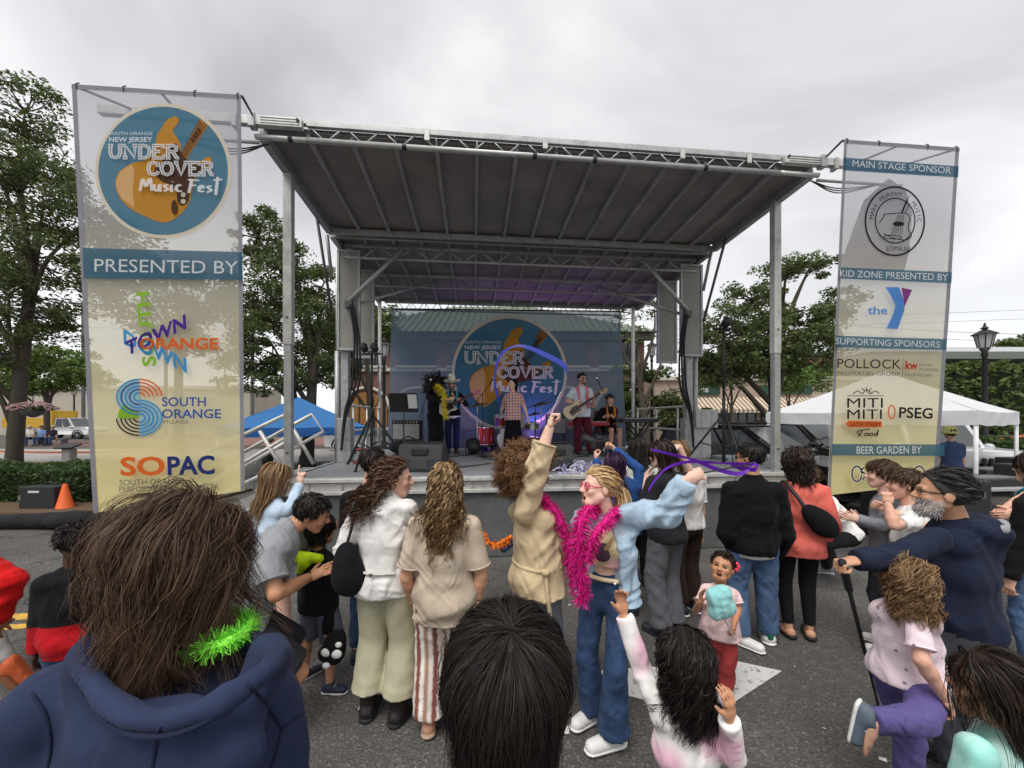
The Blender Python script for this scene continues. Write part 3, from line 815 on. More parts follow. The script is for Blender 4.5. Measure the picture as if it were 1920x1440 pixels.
        th.beard = ribbons(bs_, np.full((len(bi), 4), 0.0028 * q) * np.array([1, 1, 0.8, 0.3]))
    extra = []; ecol = []
    if eyes:
        for d_ in (-1, 1):
            e_ = G().ball(hp_(d_ * 0.031, 0.0745, 0.002), A(0.0135, 0.0120, 0.0098) * q * (1.18 if h < 1.1 else 1), 10, 8, M)
            ev = np.vstack(e_.v); lo_ = (ev - hc) @ M.T / q
            ec = np.tile(A(0.75, 0.72, 0.68), (len(ev), 1)); ec[lo_[:, 1] > 0.0815] = (0.02, 0.012, 0.008)
            extra.append((ev, [np.array(e_.f)])); ecol.append(ec)
    if mouth:
        t_ = G().tube([hp_(a_, 0.080 - 6 * a_ * a_, -0.0545) for a_ in (-0.015, -0.008, 0, 0.008, 0.015)], 0.0045 * q, 6)
        extra.append((np.vstack(t_.v), [np.array([k for k in t_.f if len(k) == 4])])); ecol.append(np.tile(A(0.8, 0.77, 0.70), (len(extra[-1][0]), 1)))
    if extra:
        v2, f2 = merge((v, f), *extra); v, f = v2, f2; col = np.vstack([col] + ecol)
    body = th.part('body', (v, f, col), M_skin, smooth=True)
    if beard: th.part('beard', th.beard, hair_mat('beard_%d' % int(beard[0][0] * 100), tuple(k * 0.7 for k in beard[0]), tuple(min(0.8, k * 1.6) for k in beard[0]), 0.7))
    # ---- clothes
    def top_sdf(t):
        e_ = t.get('ease', 0.018) * 0.78; b_ = build * 0.95; S = SDF(); hem = t.get('hem', 0.50); fl = t.get('flare', 0.0)
        S.cap(T(0, 0, 0.67), T(0, 0.0, 0.765), 0.062 * s * b_ + e_, 0.058 * s * b_ + e_, 0.04, side(0.72), 1.40)
        if bust: S.cap(T(-0.05, 0.045, 0.715), T(0.05, 0.045, 0.715), 0.032 * s * bust + e_ * 0.5, None, 0.05)
        lo_ = max(hem, 0.57)
        S.cap(T(0, 0, lo_), T(0, 0, 0.67), 0.058 * s * b_ + e_ + fl * 0.4, 0.060 * s * b_ + e_, 0.05, side(0.6), 1.38)
        if belly: S.ell(T(0, 0.045, 0.60), A(0.085, 0.07, 0.075) * s * belly, np.array([side(0.6), np.cross(U, side(0.6)), U]), 0.06)
        if hem < 0.57: S.cap(T(0, 0, hem), T(0, 0, 0.57), 0.062 * s * b_ + e_ + fl, 0.058 * s * b_ + e_ + fl * 0.4, 0.04, rp, 1.42)
        S.cap(T(-0.076 * b_, -0.003, 0.775), T(0.076 * b_, -0.003, 0.775), 0.033 * s + e_ * 0.6, None, 0.03)
        if hem < 0.52 and bottom: S.cap(J['hip_r'] + U * 0.012 * s, J['hip_l'] + U * 0.012 * s, bottom.get('w', (0.056, 0))[0] * 0.93 * s + bottom.get('ease', 0.01) * 0.8 + 0.008, None, 0.03)
        if hem < 0.53: S.cap(T(0.03, -0.036, 0.505), T(-0.03, -0.036, 0.505), 0.042 * s * b_ + e_ + fl * 0.6 + 0.004, None, 0.03)
        S.cap(T(0, -0.008, 0.785), T(0, -0.004, 0.822), 0.042 * s + e_ * 0.4, 0.034 * s + e_ * 0.2, 0.04, side(0.8), 1.45)
        S.cut(T(0, 0, hem), -unit(U + t.get('hemtilt', 0) * fw))
        if t.get('collar'): S.cap(J['neck'] - U * 0.01 * s, J['neck'] + U * t['collar'] * s, 0.042 * s, 0.043 * s, 0.012, flat=(0, 1))
        sl = t.get('sleeve', 0.3); sw = [k * 0.9 for k in t.get('sw', (0.034, 0.030, 0.024))]
        for i, n_ in enumerate('rl'):
            a_, b2, c_ = J['sh_' + n_], J['el_' + n_], J['wr_' + n_]
            sli = sl[i] if isinstance(sl, (tuple, list)) else sl
            if sli <= 0: continue
            rs_ = [k * s + e_ * 0.55 for k in sw]
            if sli <= 0.5:
                tt = sli / 0.5; S.cap(a_, lerp(a_, b2, tt), rs_[0], lerp(rs_[0], rs_[1], tt), 0.025, flat=(0, 1))
            else:
                tt = (sli - 0.5) / 0.5; S.cap(a_, b2, rs_[0], rs_[1], 0.025)
                S.cap(b2, lerp(b2, c_, tt), rs_[1], lerp(rs_[1], rs_[2], tt), 0.012, flat=(0, 1))
        if t.get('open'):
            for zz in (0, 1):
                S.cap(T(0, 0.10 + 0.02 * t['open'], hem - 0.05), T(0, 0.09, 0.80), 0.055 * s * t['open'] + e_, 0.03 * s + e_, 0.01, side(0.7), 1.0, neg=True)
        return S
    hoodS = None
    for nm, t in (('shirt', under), ('top', top)):
        if not t: continue
        S = top_sdf(t)
        if t.get('hood'):
            k_ = t['hood']
            S.cap(T(-0.045, -0.055, 0.815), T(0.045, -0.055, 0.815), 0.030 * s * k_, None, 0.02)
            S.cap(T(-0.055, -0.035, 0.825), T(-0.040, 0.035, 0.81), 0.024 * s * k_, 0.016 * s, 0.02)
            S.cap(T(0.055, -0.035, 0.825), T(0.040, 0.035, 0.81), 0.024 * s * k_, 0.016 * s, 0.02)
            S.cap(T(0, -0.070, 0.80), T(0, -0.075, 0.74), 0.040 * s * k_, 0.018 * s, 0.03, side(0.8), 1.3)
        v, f = S.mesh(r1, t.get('fold', 0.010), t.get('ff', 44.0), seed=len(PEOPLE))
        c_ = t.get('colfn'); cc = c_(v, th) if c_ else None
        go = th.part(t.get('name', nm), (v, f, cc) if cc is not None else (v, f), t['mat'], smooth=True)
        sl = t.get('sleeve', 0.3); sw = [k * 0.9 for k in t.get('sw', (0.034, 0.030, 0.024))]; e_ = t.get('ease', 0.018) * 0.78
        for i, n_ in enumerate('rl'):
            sli = sl[i] if isinstance(sl, (tuple, list)) else sl
            if sli <= 0.05 or Y > 5 or c_: continue
            a_, b2, c2 = J['sh_' + n_], J['el_' + n_], J['wr_' + n_]; rs_ = [k * s + e_ * 0.55 for k in sw]
            if sli <= 0.5: p_ = lerp(a_, b2, sli / 0.5); d_ = unit(b2 - a_); r_ = lerp(rs_[0], rs_[1], sli / 0.5)
            else: p_ = lerp(b2, c2, (sli - 0.5) / 0.5); d_ = unit(c2 - b2); r_ = lerp(rs_[1], rs_[2], (sli - 0.5) / 0.5)
            u_ = unit(np.cross(d_, (0.3, 0.5, 0.8))); w2 = np.cross(d_, u_)
            if sli > 0.9:
                g_ = G().lathe(p_ - d_ * 0.03 * s, [(r_ * 0.96, 0), (r_ * 1.0, 0.006), (r_ * 0.97, 0.022 * s), (r_ * 0.92, 0.042 * s), (r_ * 0.75, 0.044 * s)], 14, np.array([u_, w2, d_]))
            else: g_ = G().tube([p_ - d_ * 0.005 + r_ * 1.0 * (u_ * cos(q_) + w2 * sin(q_)) for q_ in np.linspace(0, 2 * pi, 19)], 0.0042 * s, 5)
            th.part('cuff', g_, t['mat'], smooth=True, under=go)
    if bottom:
        t = bottom; e_ = t.get('ease', 0.010) * 0.8; S = SDF(); b_ = build * 0.93 * t.get('b', 1.0)
        S.cap(T(0, 0, 0.50), T(0, 0, 0.575), 0.060 * s * b_ + e_, 0.054 * s * b_ + e_, 0.03, rp, 1.40)
        S.cap(T(0.03, -0.035, 0.50), T(-0.03, -0.035, 0.50), 0.040 * s * b_ + e_, None, 0.03)
        S.cut(T(0, 0, 0.61), U)
        ln = t.get('len', 0.97); w = [k * 0.93 for k in t.get('w', (0.056, 0.040, 0.034))]
        if t.get('skirt'):
            z_ = t['skirt']
            mid = lerp(J['kn_r'], J['kn_l'], 0.5); an_ = lerp(J['an_r'], J['an_l'], 0.5)
            S.cap(J['pel'], lerp(mid, an_, z_), 0.062 * s + e_, 0.062 * s + e_ + t.get('fl', 0.06), 0.03, rp, 1.35, flat=(0, 1))
        else:
            for n_ in 'rl':
                hp2, k2, a2 = J['hip_' + n_], J['kn_' + n_], J['an_' + n_]
                if ln <= 0.5:
                    tt = ln / 0.5; S.cap(hp2, lerp(hp2, k2, tt), w[0] * s + e_, lerp(w[0], w[1], tt) * s + e_, 0.02, flat=(0, 1))
                else:
                    tt = (ln - 0.5) / 0.5; S.cap(hp2, k2, w[0] * s + e_, w[1] * s + e_, 0.02)
                    S.cap(k2, lerp(k2, a2, tt), w[1] * s + e_, w[2] * s + e_, 0.012, flat=(0, 1))
        v, f = S.mesh(r2, t.get('fold', 0.009), t.get('ff', 40.0), seed=len(PEOPLE) + 40)
        c_ = t.get('colfn'); cc = c_(v, th) if c_ else None
        th.part(t.get('name', 'trousers'), (v, f, cc) if cc is not None else (v, f), t['mat'], smooth=True)
    if shoes:
        for n_ in 'rl':
            if shoes.get('only') and n_ not in shoes['only']: continue
            an_, fd = J['an_' + n_], J['toe_' + n_]; rr = unit(np.cross(fd, up)) if abs(fd[2]) < 0.95 else rt
            ud = unit(np.cross(rr, fd)); z = s; ud = -ud if ud.dot(J['kn_' + n_] - an_) < 0 else ud
            if 'ud_' + n_ in ov: ud = unit(ov['ud_' + n_]); ud = unit(ud - fd * ud.dot(fd)); rr = np.cross(fd, ud)
            S = SDF(); k_ = shoes.get('k', 1.0)
            heel = an_ - ud * 0.022 * z - fd * 0.020 * z; toe = an_ + fd * 0.088 * z - ud * 0.026 * z
            kind = shoes.get('kind', 'sneaker')
            if kind != 'sandal':
                S.cap(heel, toe, 0.026 * z * k_, 0.021 * z * k_, 0.02, rr, 1.1)
                if kind == 'boot': S.cap(an_ - ud * 0.02 * z, an_ + up * 0.075 * z, 0.030 * z, 0.034 * z, 0.02, flat=(0, 1))
                elif kind == 'sneaker': S.cap(an_ - ud * 0.01 * z, an_ + ud * 0.012 * z - fd * 0.008 * z, 0.026 * z * k_, 0.025 * z * k_, 0.02, flat=(0, 1))
                v, f = S.mesh(max(0.007, r2 * 0.8))
                sh_ = th.part('shoe', (v, f), shoes['mat'], smooth=True)
                S2 = SDF().cap(heel - ud * 0.018 * z, toe - ud * 0.012 * z, 0.031 * z * k_, 0.026 * z * k_, 0.01, ud, 0.34 if kind != 'boot' else 0.45)
                if kind == 'sneaker' and Y < 3.6:
                    g_ = G()
                    for k2 in range(4):
                        c2 = lerp(heel, toe, 0.42 + 0.11 * k2) + ud * (0.027 - 0.0035 * k2) * z * k_; g_.tube(catmull([c2 - rr * 0.016 * z - ud * 0.006 * z, c2, c2 + rr * 0.016 * z - ud * 0.006 * z], 3), 0.0028 * z, 4)
                    th.part('laces', g_, shoes.get('sole', shoes['mat']), under=sh_)
                th.part('sole', S2.mesh(max(0.007, r2 * 0.8)), shoes.get('sole', shoes['mat']), smooth=True, under=sh_)
            else:
                S2 = SDF().cap(heel - ud * 0.012 * z, toe - ud * 0.008 * z, 0.028 * z, 0.026 * z, 0.01, ud, 0.3)
                sh_ = th.part('sandal', S2.mesh(max(0.005, r1 * 0.7)), shoes['mat'], smooth=True)
                a_ = toe + fd * 0.0 + ud * 0.012 * z
                g_ = G()
                for d_ in (-1, 1): g_.tube(catmull([a_ - fd * 0.005 * z, a_ - fd * 0.03 * z + rr * d_ * 0.018 * z + ud * 0.012 * z, a_ - fd * 0.055 * z + rr * d_ * 0.028 * z - ud * 0.008 * z], 5), 0.005 * z, 6)
                th.part('strap', g_, shoes['mat'], smooth=True, under=sh_)
    if hair:
        hp = dict(hair); hp.setdefault('res', rh * 1.5)
        if Y > 5: hp['n'] = int(hp.get('n', 260) * 0.55); hp['w'] = hp.get('w', 0.006) * 1.6; hp['kids'] = 3
        bk = None
        if hp.get('fall'):
            bk = [(T(a_, 0.0, z_), (r_ * s + 0.02) * hp['fall']) for z_ in (0.66, 0.72, 0.765) for a_ in (-0.04, 0.04) for r_ in (0.066,)] + [(J['neck'] - U * 0.01 * s, 0.055 * s)]
            bk += [(lerp(J['neck'], J['sh_' + n_], k_), 0.050 * s) for n_ in 'rl' for k_ in (0.5, 0.9)]
        th.part('hair', hair_build(hc, M, q, hp, bk), HAIRS[hcol], smooth=True)
    return th
# ------------------------------------------------------------------ ground, markings
def asphalt_mat():
    m, nt, out = new_mat('asphalt'); L = nt.links.new
    b = N(nt, 'ShaderNodeBsdfPrincipled', {'Roughness': 0.88, 'Specular IOR Level': 0.25})
    tcn = N(nt, 'ShaderNodeTexCoord'); v = tcn.outputs['Object']
    n1_ = N(nt, 'ShaderNodeTexNoise', {'Scale': 0.9, 'Detail': 6.0, 'Roughness': 0.6}); L(v, n1_.inputs['Vector'])
    n2_ = N(nt, 'ShaderNodeTexVoronoi', {'Scale': 85.0}); L(v, n2_.inputs['Vector'])
    n3_ = N(nt, 'ShaderNodeTexNoise', {'Scale': 75.0, 'Detail': 4.0, 'Roughness': 0.7}); L(v, n3_.inputs['Vector'])
    r1_ = N(nt, 'ShaderNodeMapRange', {1: 0.3, 2: 0.7, 3: 0.75, 4: 1.3}); L(n1_.outputs['Fac'], r1_.inputs[0])
    sp = N(nt, 'ShaderNodeValToRGB'); L(n3_.outputs['Fac'], sp.inputs['Fac'])
    sp.color_ramp.elements[0].position = 0.36; sp.color_ramp.elements[0].color = (0.060, 0.057, 0.053, 1)
    sp.color_ramp.elements[1].position = 0.75; sp.color_ramp.elements[1].color = (0.175, 0.165, 0.152, 1)
    mx = N(nt, 'ShaderNodeMix', data_type='RGBA', blend_type='MIX'); mx.inputs['Factor'].default_value = 0.34; L(sp.outputs[0], mx.inputs['A'])
    cm = N(nt, 'ShaderNodeValToRGB'); ce = cm.color_ramp.elements; ce[0].position = 0.0; ce[0].color = (0.028, 0.027, 0.026, 1); ce[1].position = 1.0; ce[1].color = (0.34, 0.32, 0.30, 1); ne = ce.new(0.55); ne.color = (0.075, 0.07, 0.066, 1); ne = ce.new(0.86); ne.color = (0.13, 0.12, 0.11, 1); sx_ = N(nt, 'ShaderNodeSeparateColor'); L(n2_.outputs['Color'], sx_.inputs[0]); L(sx_.outputs[0], cm.inputs[0]); L(cm.outputs[0], mx.inputs['B'])
    # cracks: thin edges of a big distorted cell pattern
    nd = N(nt, 'ShaderNodeTexNoise', {'Scale': 3.0, 'Detail': 4.0}); L(v, nd.inputs['Vector'])
    add = N(nt, 'ShaderNodeVectorMath', operation='MULTIPLY_ADD'); L(nd.outputs['Color'], add.inputs[0]); add.inputs[1].default_value = (0.35, 0.35, 0.35); L(v, add.inputs[2])
    vc = N(nt, 'ShaderNodeTexVoronoi', {'Scale': 0.28}, feature='DISTANCE_TO_EDGE'); L(add.outputs[0], vc.inputs['Vector'])
    ck = N(nt, 'ShaderNodeMapRange', {1: 0.001, 2: 0.005, 3: 0.55, 4: 1.0}); L(vc.outputs['Distance'], ck.inputs[0])
    mu = N(nt, 'ShaderNodeMath', operation='MULTIPLY'); L(r1_.outputs[0], mu.inputs[0]); L(ck.outputs[0], mu.inputs[1])
    vm = N(nt, 'ShaderNodeVectorMath', operation='SCALE'); L(mx.outputs['Result'], vm.inputs[0]); L(mu.outputs[0], vm.inputs['Scale'])
    L(vm.outputs[0], b.inputs['Base Color'])
    bp = N(nt, 'ShaderNodeBump', {'Strength': 0.8, 'Distance': 0.008}); L(n2_.outputs['Distance'], bp.inputs['Height'])
    bq = N(nt, 'ShaderNodeBump', {'Strength': 0.5, 'Distance': 0.02}); L(ck.outputs[0], bq.inputs['Height']); L(bp.outputs[0], bq.inputs['Normal']); L(bq.outputs[0], b.inputs['Normal'])
    L(b.outputs[0], out.inputs['Surface']); return m
def paint_mat(name, col):
    m, nt, out = new_mat(name); L = nt.links.new
    b = N(nt, 'ShaderNodeBsdfPrincipled', {'Roughness': 0.75})
    tcn = N(nt, 'ShaderNodeTexCoord'); v = tcn.outputs['Object']
    n_ = N(nt, 'ShaderNodeTexNoise', {'Scale': 14.0, 'Detail': 8.0, 'Roughness': 0.75}); L(v, n_.inputs['Vector'])
    r = N(nt, 'ShaderNodeMapRange', {1: 0.55, 2: 0.62, 3: 0.0, 4: 1.0}); L(n_.outputs['Fac'], r.inputs[0])
    mx = N(nt, 'ShaderNodeMix', data_type='RGBA'); mx.inputs['A'].default_value = (*col, 1); mx.inputs['B'].default_value = (0.09, 0.085, 0.08, 1); L(r.outputs[0], mx.inputs['Factor'])
    L(mx.outputs['Result'], b.inputs['Base Color']); L(b.outputs[0], out.inputs['Surface']); return m
g = G(); g.grid(np.array([[(x, y, 0) for y in (-60, 15, 400)] for x in (-400, 0, 400)], float))
solo('ground', g, asphalt_mat(), kind='structure')
def gp(px, py, z=0.0):
    return W(px, py, (H - z) * F / (py - CY))
def flat(name, pix, m, z, kind='structure'):
    g = G(); P = [gp(*p) for p in pix]; P = np.array([(p[0], p[1], z) for p in P])
    tr = tessellate_polygon([[Vector(p) for p in P]])
    g.add(P, tr); return solo(name, g, m, kind=kind)
M_white = paint_mat('road_paint_white', (0.62, 0.61, 0.58)); M_yel = paint_mat('road_paint_yellow', (0.62, 0.36, 0.05))
flat('road_arrow_marking', [(1120, 1258), (1380, 1240), (1466, 1259), (1330, 1348), (1255, 1325), (1180, 1306)], M_white, 0.004)
flat('yellow_line_marking', [(0, 1152), (72, 1150), (74, 1161), (0, 1165)], M_yel, 0.004)
flat('yellow_line_marking', [(10, 1172), (66, 1169), (60, 1178), (6, 1182)], M_yel, 0.004)
M_conc = mat('concrete', (0.34, 0.32, 0.30), 0.85, var=0.15, vs=3, bump=0.3, bs=80, dirt=(0.2, 0.19, 0.17))
g = G(); g.box((-18, 19.0, 0.06), (24, 6.5, 0.12)); solo('pavement', g, M_conc, kind='structure', bev=0.02)
g = G(); g.box((18, 24.0, 0.06), (26, 5.0, 0.12)); solo('pavement', g, M_conc, kind='structure', bev=0.02)
M_bark_ = mat('mulch', (0.12, 0.075, 0.045), 0.95, var=0.4, vs=30, bump=0.8, bs=60, bdist=0.02)
g = G(); g.box((-11.5, 8.7, 0.03), (9.5, 2.6, 0.06)); solo('planting_bed', g, M_bark_, kind='structure')
g = G(); g.box((-20, 31, 0.02), (30, 10, 0.04)); solo('brick_path', g, mat('brick_path', (0.20, 0.10, 0.075), 0.85, var=0.25, vs=25), kind='structure')

# ------------------------------------------------------------------ trees, hedges
def leaf_mat(name, a, b):
    m, nt, out = new_mat(name); L = nt.links.new
    g_ = N(nt, 'ShaderNodeNewGeometry')
    mx = N(nt, 'ShaderNodeMix', data_type='RGBA'); mx.inputs['A'].default_value = (*a, 1); mx.inputs['B'].default_value = (*b, 1); L(g_.outputs['Random Per Island'], mx.inputs['Factor'])
    p = N(nt, 'ShaderNodeBsdfPrincipled', {'Roughness': 0.55, 'Specular IOR Level': 0.3}); L(mx.outputs['Result'], p.inputs['Base Color'])
    t = N(nt, 'ShaderNodeBsdfTranslucent'); L(mx.outputs['Result'], t.inputs['Color'])
    s_ = N(nt, 'ShaderNodeMixShader', {0: 0.35}); L(p.outputs[0], s_.inputs[1]); L(t.outputs[0], s_.inputs[2]); L(s_.outputs[0], out.inputs['Surface']); return m
M_bark = mat('bark', (0.085, 0.068, 0.052), 0.95, var=0.35, vs=12, bump=0.9, bs=30, bdist=0.03, stretch=(3, 3, 0.7))
L_dark = leaf_mat('leaves_dark_green', (0.052, 0.080, 0.028), (0.165, 0.20, 0.065))
L_mid = leaf_mat('leaves_mid_green', (0.065, 0.105, 0.03), (0.18, 0.235, 0.07))
L_light = leaf_mat('leaves_fresh_green', (0.08, 0.14, 0.03), (0.20, 0.29, 0.075))
L_box = leaf_mat('leaves_hedge', (0.028, 0.055, 0.016), (0.085, 0.14, 0.04))
def leaves(cent, rad_, n, size, flatz=0.6):
    """leaf-sized faces scattered about cluster centres (k,3) with radii (k,)"""
    k = len(cent); i = rng.integers(0, k, n)
    d = rng.normal(size=(n, 3)); d /= np.linalg.norm(d, axis=1)[:, None]
    r = rng.random(n) ** 0.45
    p = cent[i] + d * (r * rad_[i])[:, None] * A(1, 1, flatz)
    a = rng.normal(size=(n, 3)); a[:, 2] *= 0.6; a /= np.linalg.norm(a, axis=1)[:, None]
    b = np.cross(a, rng.normal(size=(n, 3))); b /= np.linalg.norm(b, axis=1)[:, None]
    s = size * (0.6 + 0.8 * rng.random(n))[:, None]
    V = np.stack([p - a * s, p + b * s * 0.45, p + a * s, p - b * s * 0.45], 1).reshape(-1, 3)
    return V, [np.arange(4 * n).reshape(-1, 4)]
def tree(name, label, base, height, trunk_r, blobs, n, leaf, lm, lean=(0, 0), cl=60, crad=0.16, forks=None, group=None, twigs=True, bare=0, cat='tree'):
    """blobs: list of (dx,dy,z,rx,ry,rz) masses that the leaf clusters fill; limbs reach into them"""
    base = np.asarray(base, float)
    th = Thing(name, label, cat, base, group)
    ends = []; bl = np.array(blobs, float); vol = np.prod(bl[:, 3:], 1) ** 0.8; vol /= vol.sum()
    cs = []
    for b, w in zip(bl, vol):
        k = max(3, int(cl * w)); d = rng.normal(size=(k, 3)); d /= np.linalg.norm(d, axis=1)[:, None]
        cs.append(b[:3] + d * b[3:] * (0.35 + 0.65 * rng.random(k) ** 0.5)[:, None])
    cs = np.vstack(cs)
    top = base + A(lean[0], lean[1], height * 0.62)
    g = G()
    tp = catmull([base + A(0, 0, -0.1), base + A(lean[0] * 0.25, lean[1] * 0.25, height * 0.2), base + A(lean[0] * 0.6, lean[1] * 0.6, height * 0.42), top], 6)
    g.tube(tp, np.linspace(trunk_r, trunk_r * 0.35, len(tp)) * (1 + 0.06 * rng.normal(size=len(tp))), 10)
    g.lathe(base + A(0, 0, -0.05), [(trunk_r * 1.45, 0), (trunk_r * 1.15, 0.2), (trunk_r * 0.95, 0.5)], 10)
    hubs = []
    for b in bl:
        e_ = base + b[:3]; i = int(np.clip(((b[2] - 0.35 * b[5]) / height) * len(tp) * 0.85, 2, len(tp) - 2))
        mid = lerp(tp[i], e_, 0.5) + A(rng.normal() * 0.2, rng.normal() * 0.2, 0.12 * height * 0.3)
        P = catmull([tp[i], mid, e_], 5); g.tube(P, np.linspace(trunk_r * 0.42, trunk_r * 0.10, len(P)), 7); hubs.append(P)
    th.part('trunk', g, M_bark, smooth=True)
    if twigs:
        g = G(); st = 1
        for c in cs[::st]:
            pts = np.vstack(hubs); q = pts[np.argmin(np.linalg.norm(pts - (base + c), axis=1))]
            e_ = base + c; mid = lerp(q, e_, 0.5) + rng.normal(size=3) * 0.10 * np.linalg.norm(e_ - q)
            g.tube(catmull([q, mid, e_], 3), np.linspace(trunk_r * 0.13, trunk_r * 0.03, 7), 4, caps=False)
        th.part('branches', g, M_bark, smooth=True, kind='stuff')
    if n:
        k = len(cs) - int(bare * len(cs))
        cc = base + cs[:k]; rr = crad * height * (0.6 + 0.8 * rng.random(k)) * 0.5
        v, f = leaves(cc, rr, n, leaf)
        th.part('crown', (v, f), lm, kind='stuff')
    return th
def hedge(name, label, lo, hi, n, leaf, lm, cat='hedge', wob=0.08, kind=None):
    lo = np.asarray(lo, float); hi = np.asarray(hi, float); sz = hi - lo
    th = Thing(name, label, cat, A((lo[0] + hi[0]) / 2, (lo[1] + hi[1]) / 2, lo[2]))
    nx = max(6, int(sz[0] / 0.5)); P = []
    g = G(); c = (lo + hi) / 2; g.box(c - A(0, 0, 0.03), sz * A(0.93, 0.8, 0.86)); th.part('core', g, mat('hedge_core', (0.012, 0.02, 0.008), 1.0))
    p = lo + rng.random((n, 3)) * sz
    fc = rng.integers(0, 4, n)
    p[fc == 0, 1] = lo[1] + rng.random((fc == 0).sum()) * 0.08; p[fc == 1, 2] = hi[2] - rng.random((fc == 1).sum()) * 0.08; p[fc == 2, 2] = hi[2] - rng.random((fc == 2).sum()) * 0.12
    ph = rng.random(4) * 6
    p[:, 2] += wob * (np.sin(p[:, 0] * 2.1 + ph[0]) * np.sin(p[:, 1] * 1.7 + ph[1])) + 0.03 * rng.normal(size=n); p[:, 1] += wob * 0.6 * np.sin(p[:, 0] * 3 + ph[2]) * np.sin(p[:, 2] * 4 + ph[3])
    p[:, 2] = np.maximum(p[:, 2], lo[2] + 0.02)
    v, f = leaves(p, np.full(n, 0.05), n, leaf); th.part('foliage', (v, f), lm, kind='stuff')
    return th

# left tree whose trunk stands at the photo's left edge
b = gp(24, 886); 
tree('shade_tree', 'tall loose-crowned shade tree with its trunk at the left edge of the picture', b, 14.0, 0.24,
     [(-1.0, 0.2, 11.2, 2.4, 2.2, 1.6), (0.7, 0.3, 9.6, 2.2, 2.0, 1.5), (-2.6, 0, 8.3, 2.4, 2, 1.6), (1.2, -0.4, 7.2, 1.6, 1.6, 1.2), (-0.8, 0.5, 6.3, 2.2, 1.8, 1.2), (-3.2, 0.3, 5.2, 2.0, 1.6, 1.3), (0.2, 0.2, 4.4, 1.6, 1.4, 0.9), (2.0, 0.6, 9.0, 1.3, 1.4, 1.0), (0.3, 0.1, 12.6, 1.5, 1.4, 1.0), (-1.6, -0.5, 3.6, 1.5, 1.2, 0.8), (0.9, -0.3, 5.6, 1.2, 1.2, 0.9)], 46000, 0.064, L_dark, lean=(0.9, 0), cl=300, crad=0.070)
b = W(335, 785, 20); b[2] = 0
tree('shade_tree', 'shade tree seen only through the left banner', b, 13.5, 0.28,
     [(-2.0, 0, 8.6, 2.2, 2, 1.7), (1.6, 0, 8.2, 2.0, 2, 1.6), (0.2, 0, 6.6, 2.4, 2, 1.2), (-2.6, 0, 10.6, 1.6, 1.6, 1.1)], 11000, 0.12, L_dark, cl=70, crad=0.13)
b = W(575, 785, 15); b[2] = 0
tree('plane_tree', 'leafy tree leaning behind the blue canopy, left of the stage', b, 9.6, 0.26,
     [(-1.9, 0, 8.9, 1.2, 1.3, 1.1), (-0.4, 0, 8.0, 0.9, 1.0, 0.8), (-0.8, 0, 6.9, 1.4, 1.4, 1.1), (-2.2, 0.3, 6.2, 1.3, 1.4, 1.1), (0.5, 0.2, 5.6, 1.1, 1.3, 1.1), (-1.2, -0.2, 4.7, 1.7, 1.4, 1.2), (0.1, 0, 3.6, 1.3, 1.3, 0.9), (-2.2, 0, 3.6, 1.2, 1.2, 1.0), (0.7, 0, 7.2, 0.6, 0.8, 0.6)], 31000, 0.068, L_dark, lean=(0.5, 0), cl=210, crad=0.088)
b = W(700, 785, 19); b[2] = 0
tree('plane_tree', 'leafy tree between the left stage tower and the brick building', b, 8.6, 0.22,
     [(-1.6, 0, 6.0, 1.2, 1.3, 1.1), (0.2, 0, 6.6, 1.1, 1.2, 0.9), (-1.8, 0, 4.4, 1.0, 1.2, 0.9)], 8000, 0.11, L_mid, lean=(-0.4, 0), cl=60, crad=0.13)
b = W(1455, 785, 15); b[2] = 0
tree('plane_tree', 'broad tree with open upper branches right of the stage', b, 9.8, 0.30,
     [(-2.2, 0, 5.2, 1.2, 1.3, 1.1), (-0.9, 0, 6.5, 1.1, 1.2, 0.9), (0.4, 0, 7.6, 0.9, 1.0, 0.6), (1.5, 0.2, 7.9, 0.9, 1.0, 0.5), (0.5, 0, 5.4, 1.3, 1.3, 0.9), (1.9, 0.2, 5.7, 1.1, 1.2, 0.8), (-1.1, 0, 4.3, 1.6, 1.3, 0.9), (1.0, 0, 4.4, 1.5, 1.2, 0.8), (-2.4, 0, 3.9, 1.1, 1.0, 0.8), (-0.2, -0.3, 5.0, 1.8, 1.2, 0.9), (2.9, 0.3, 6.4, 0.8, 1, 0.7)], 31000, 0.068, L_dark, lean=(-0.2, 0), cl=230, crad=0.080)
b = W(1372, 785, 24); b[2] = 0.1
tree('street_tree', 'small street tree in front of the striped awning', b, 6.0, 0.14, [(-1.2, 0, 4.6, 1.6, 1.3, 1.0), (1.2, 0, 4.9, 1.5, 1.3, 1.0), (0, 0, 5.6, 1.2, 1.2, 0.8)], 6500, 0.11, L_mid, cl=50, crad=0.2)
b = W(1480, 785, 25); b[2] = 0.1
tree('street_tree', 'fresh green street tree beside the right stage post', b, 6.2, 0.12, [(-0.3, 0, 4.6, 1.5, 1.3, 1.1), (1.4, 0, 4.4, 1.0, 1.0, 0.9)], 5000, 0.11, L_light, cl=40, crad=0.2)
b = W(1215, 785, 17); b[2] = 0
th = tree('dying_tree', 'half bare tree with broken pale trunks behind the stage', b, 7.0, 0.20, [(-0.6, 0, 5.6, 0.8, 0.6, 0.7), (0.8, 0, 5.0, 0.7, 0.6, 0.7), (-1.2, 0, 6.6, 0.9, 0.6, 0.5), (0.3, 0, 6.9, 0.9, 0.6, 0.6)], 500, 0.09, L_mid, lean=(-0.5, 0), cl=70, crad=0.12)
b = W(1200, 785, 20); b[2] = 0
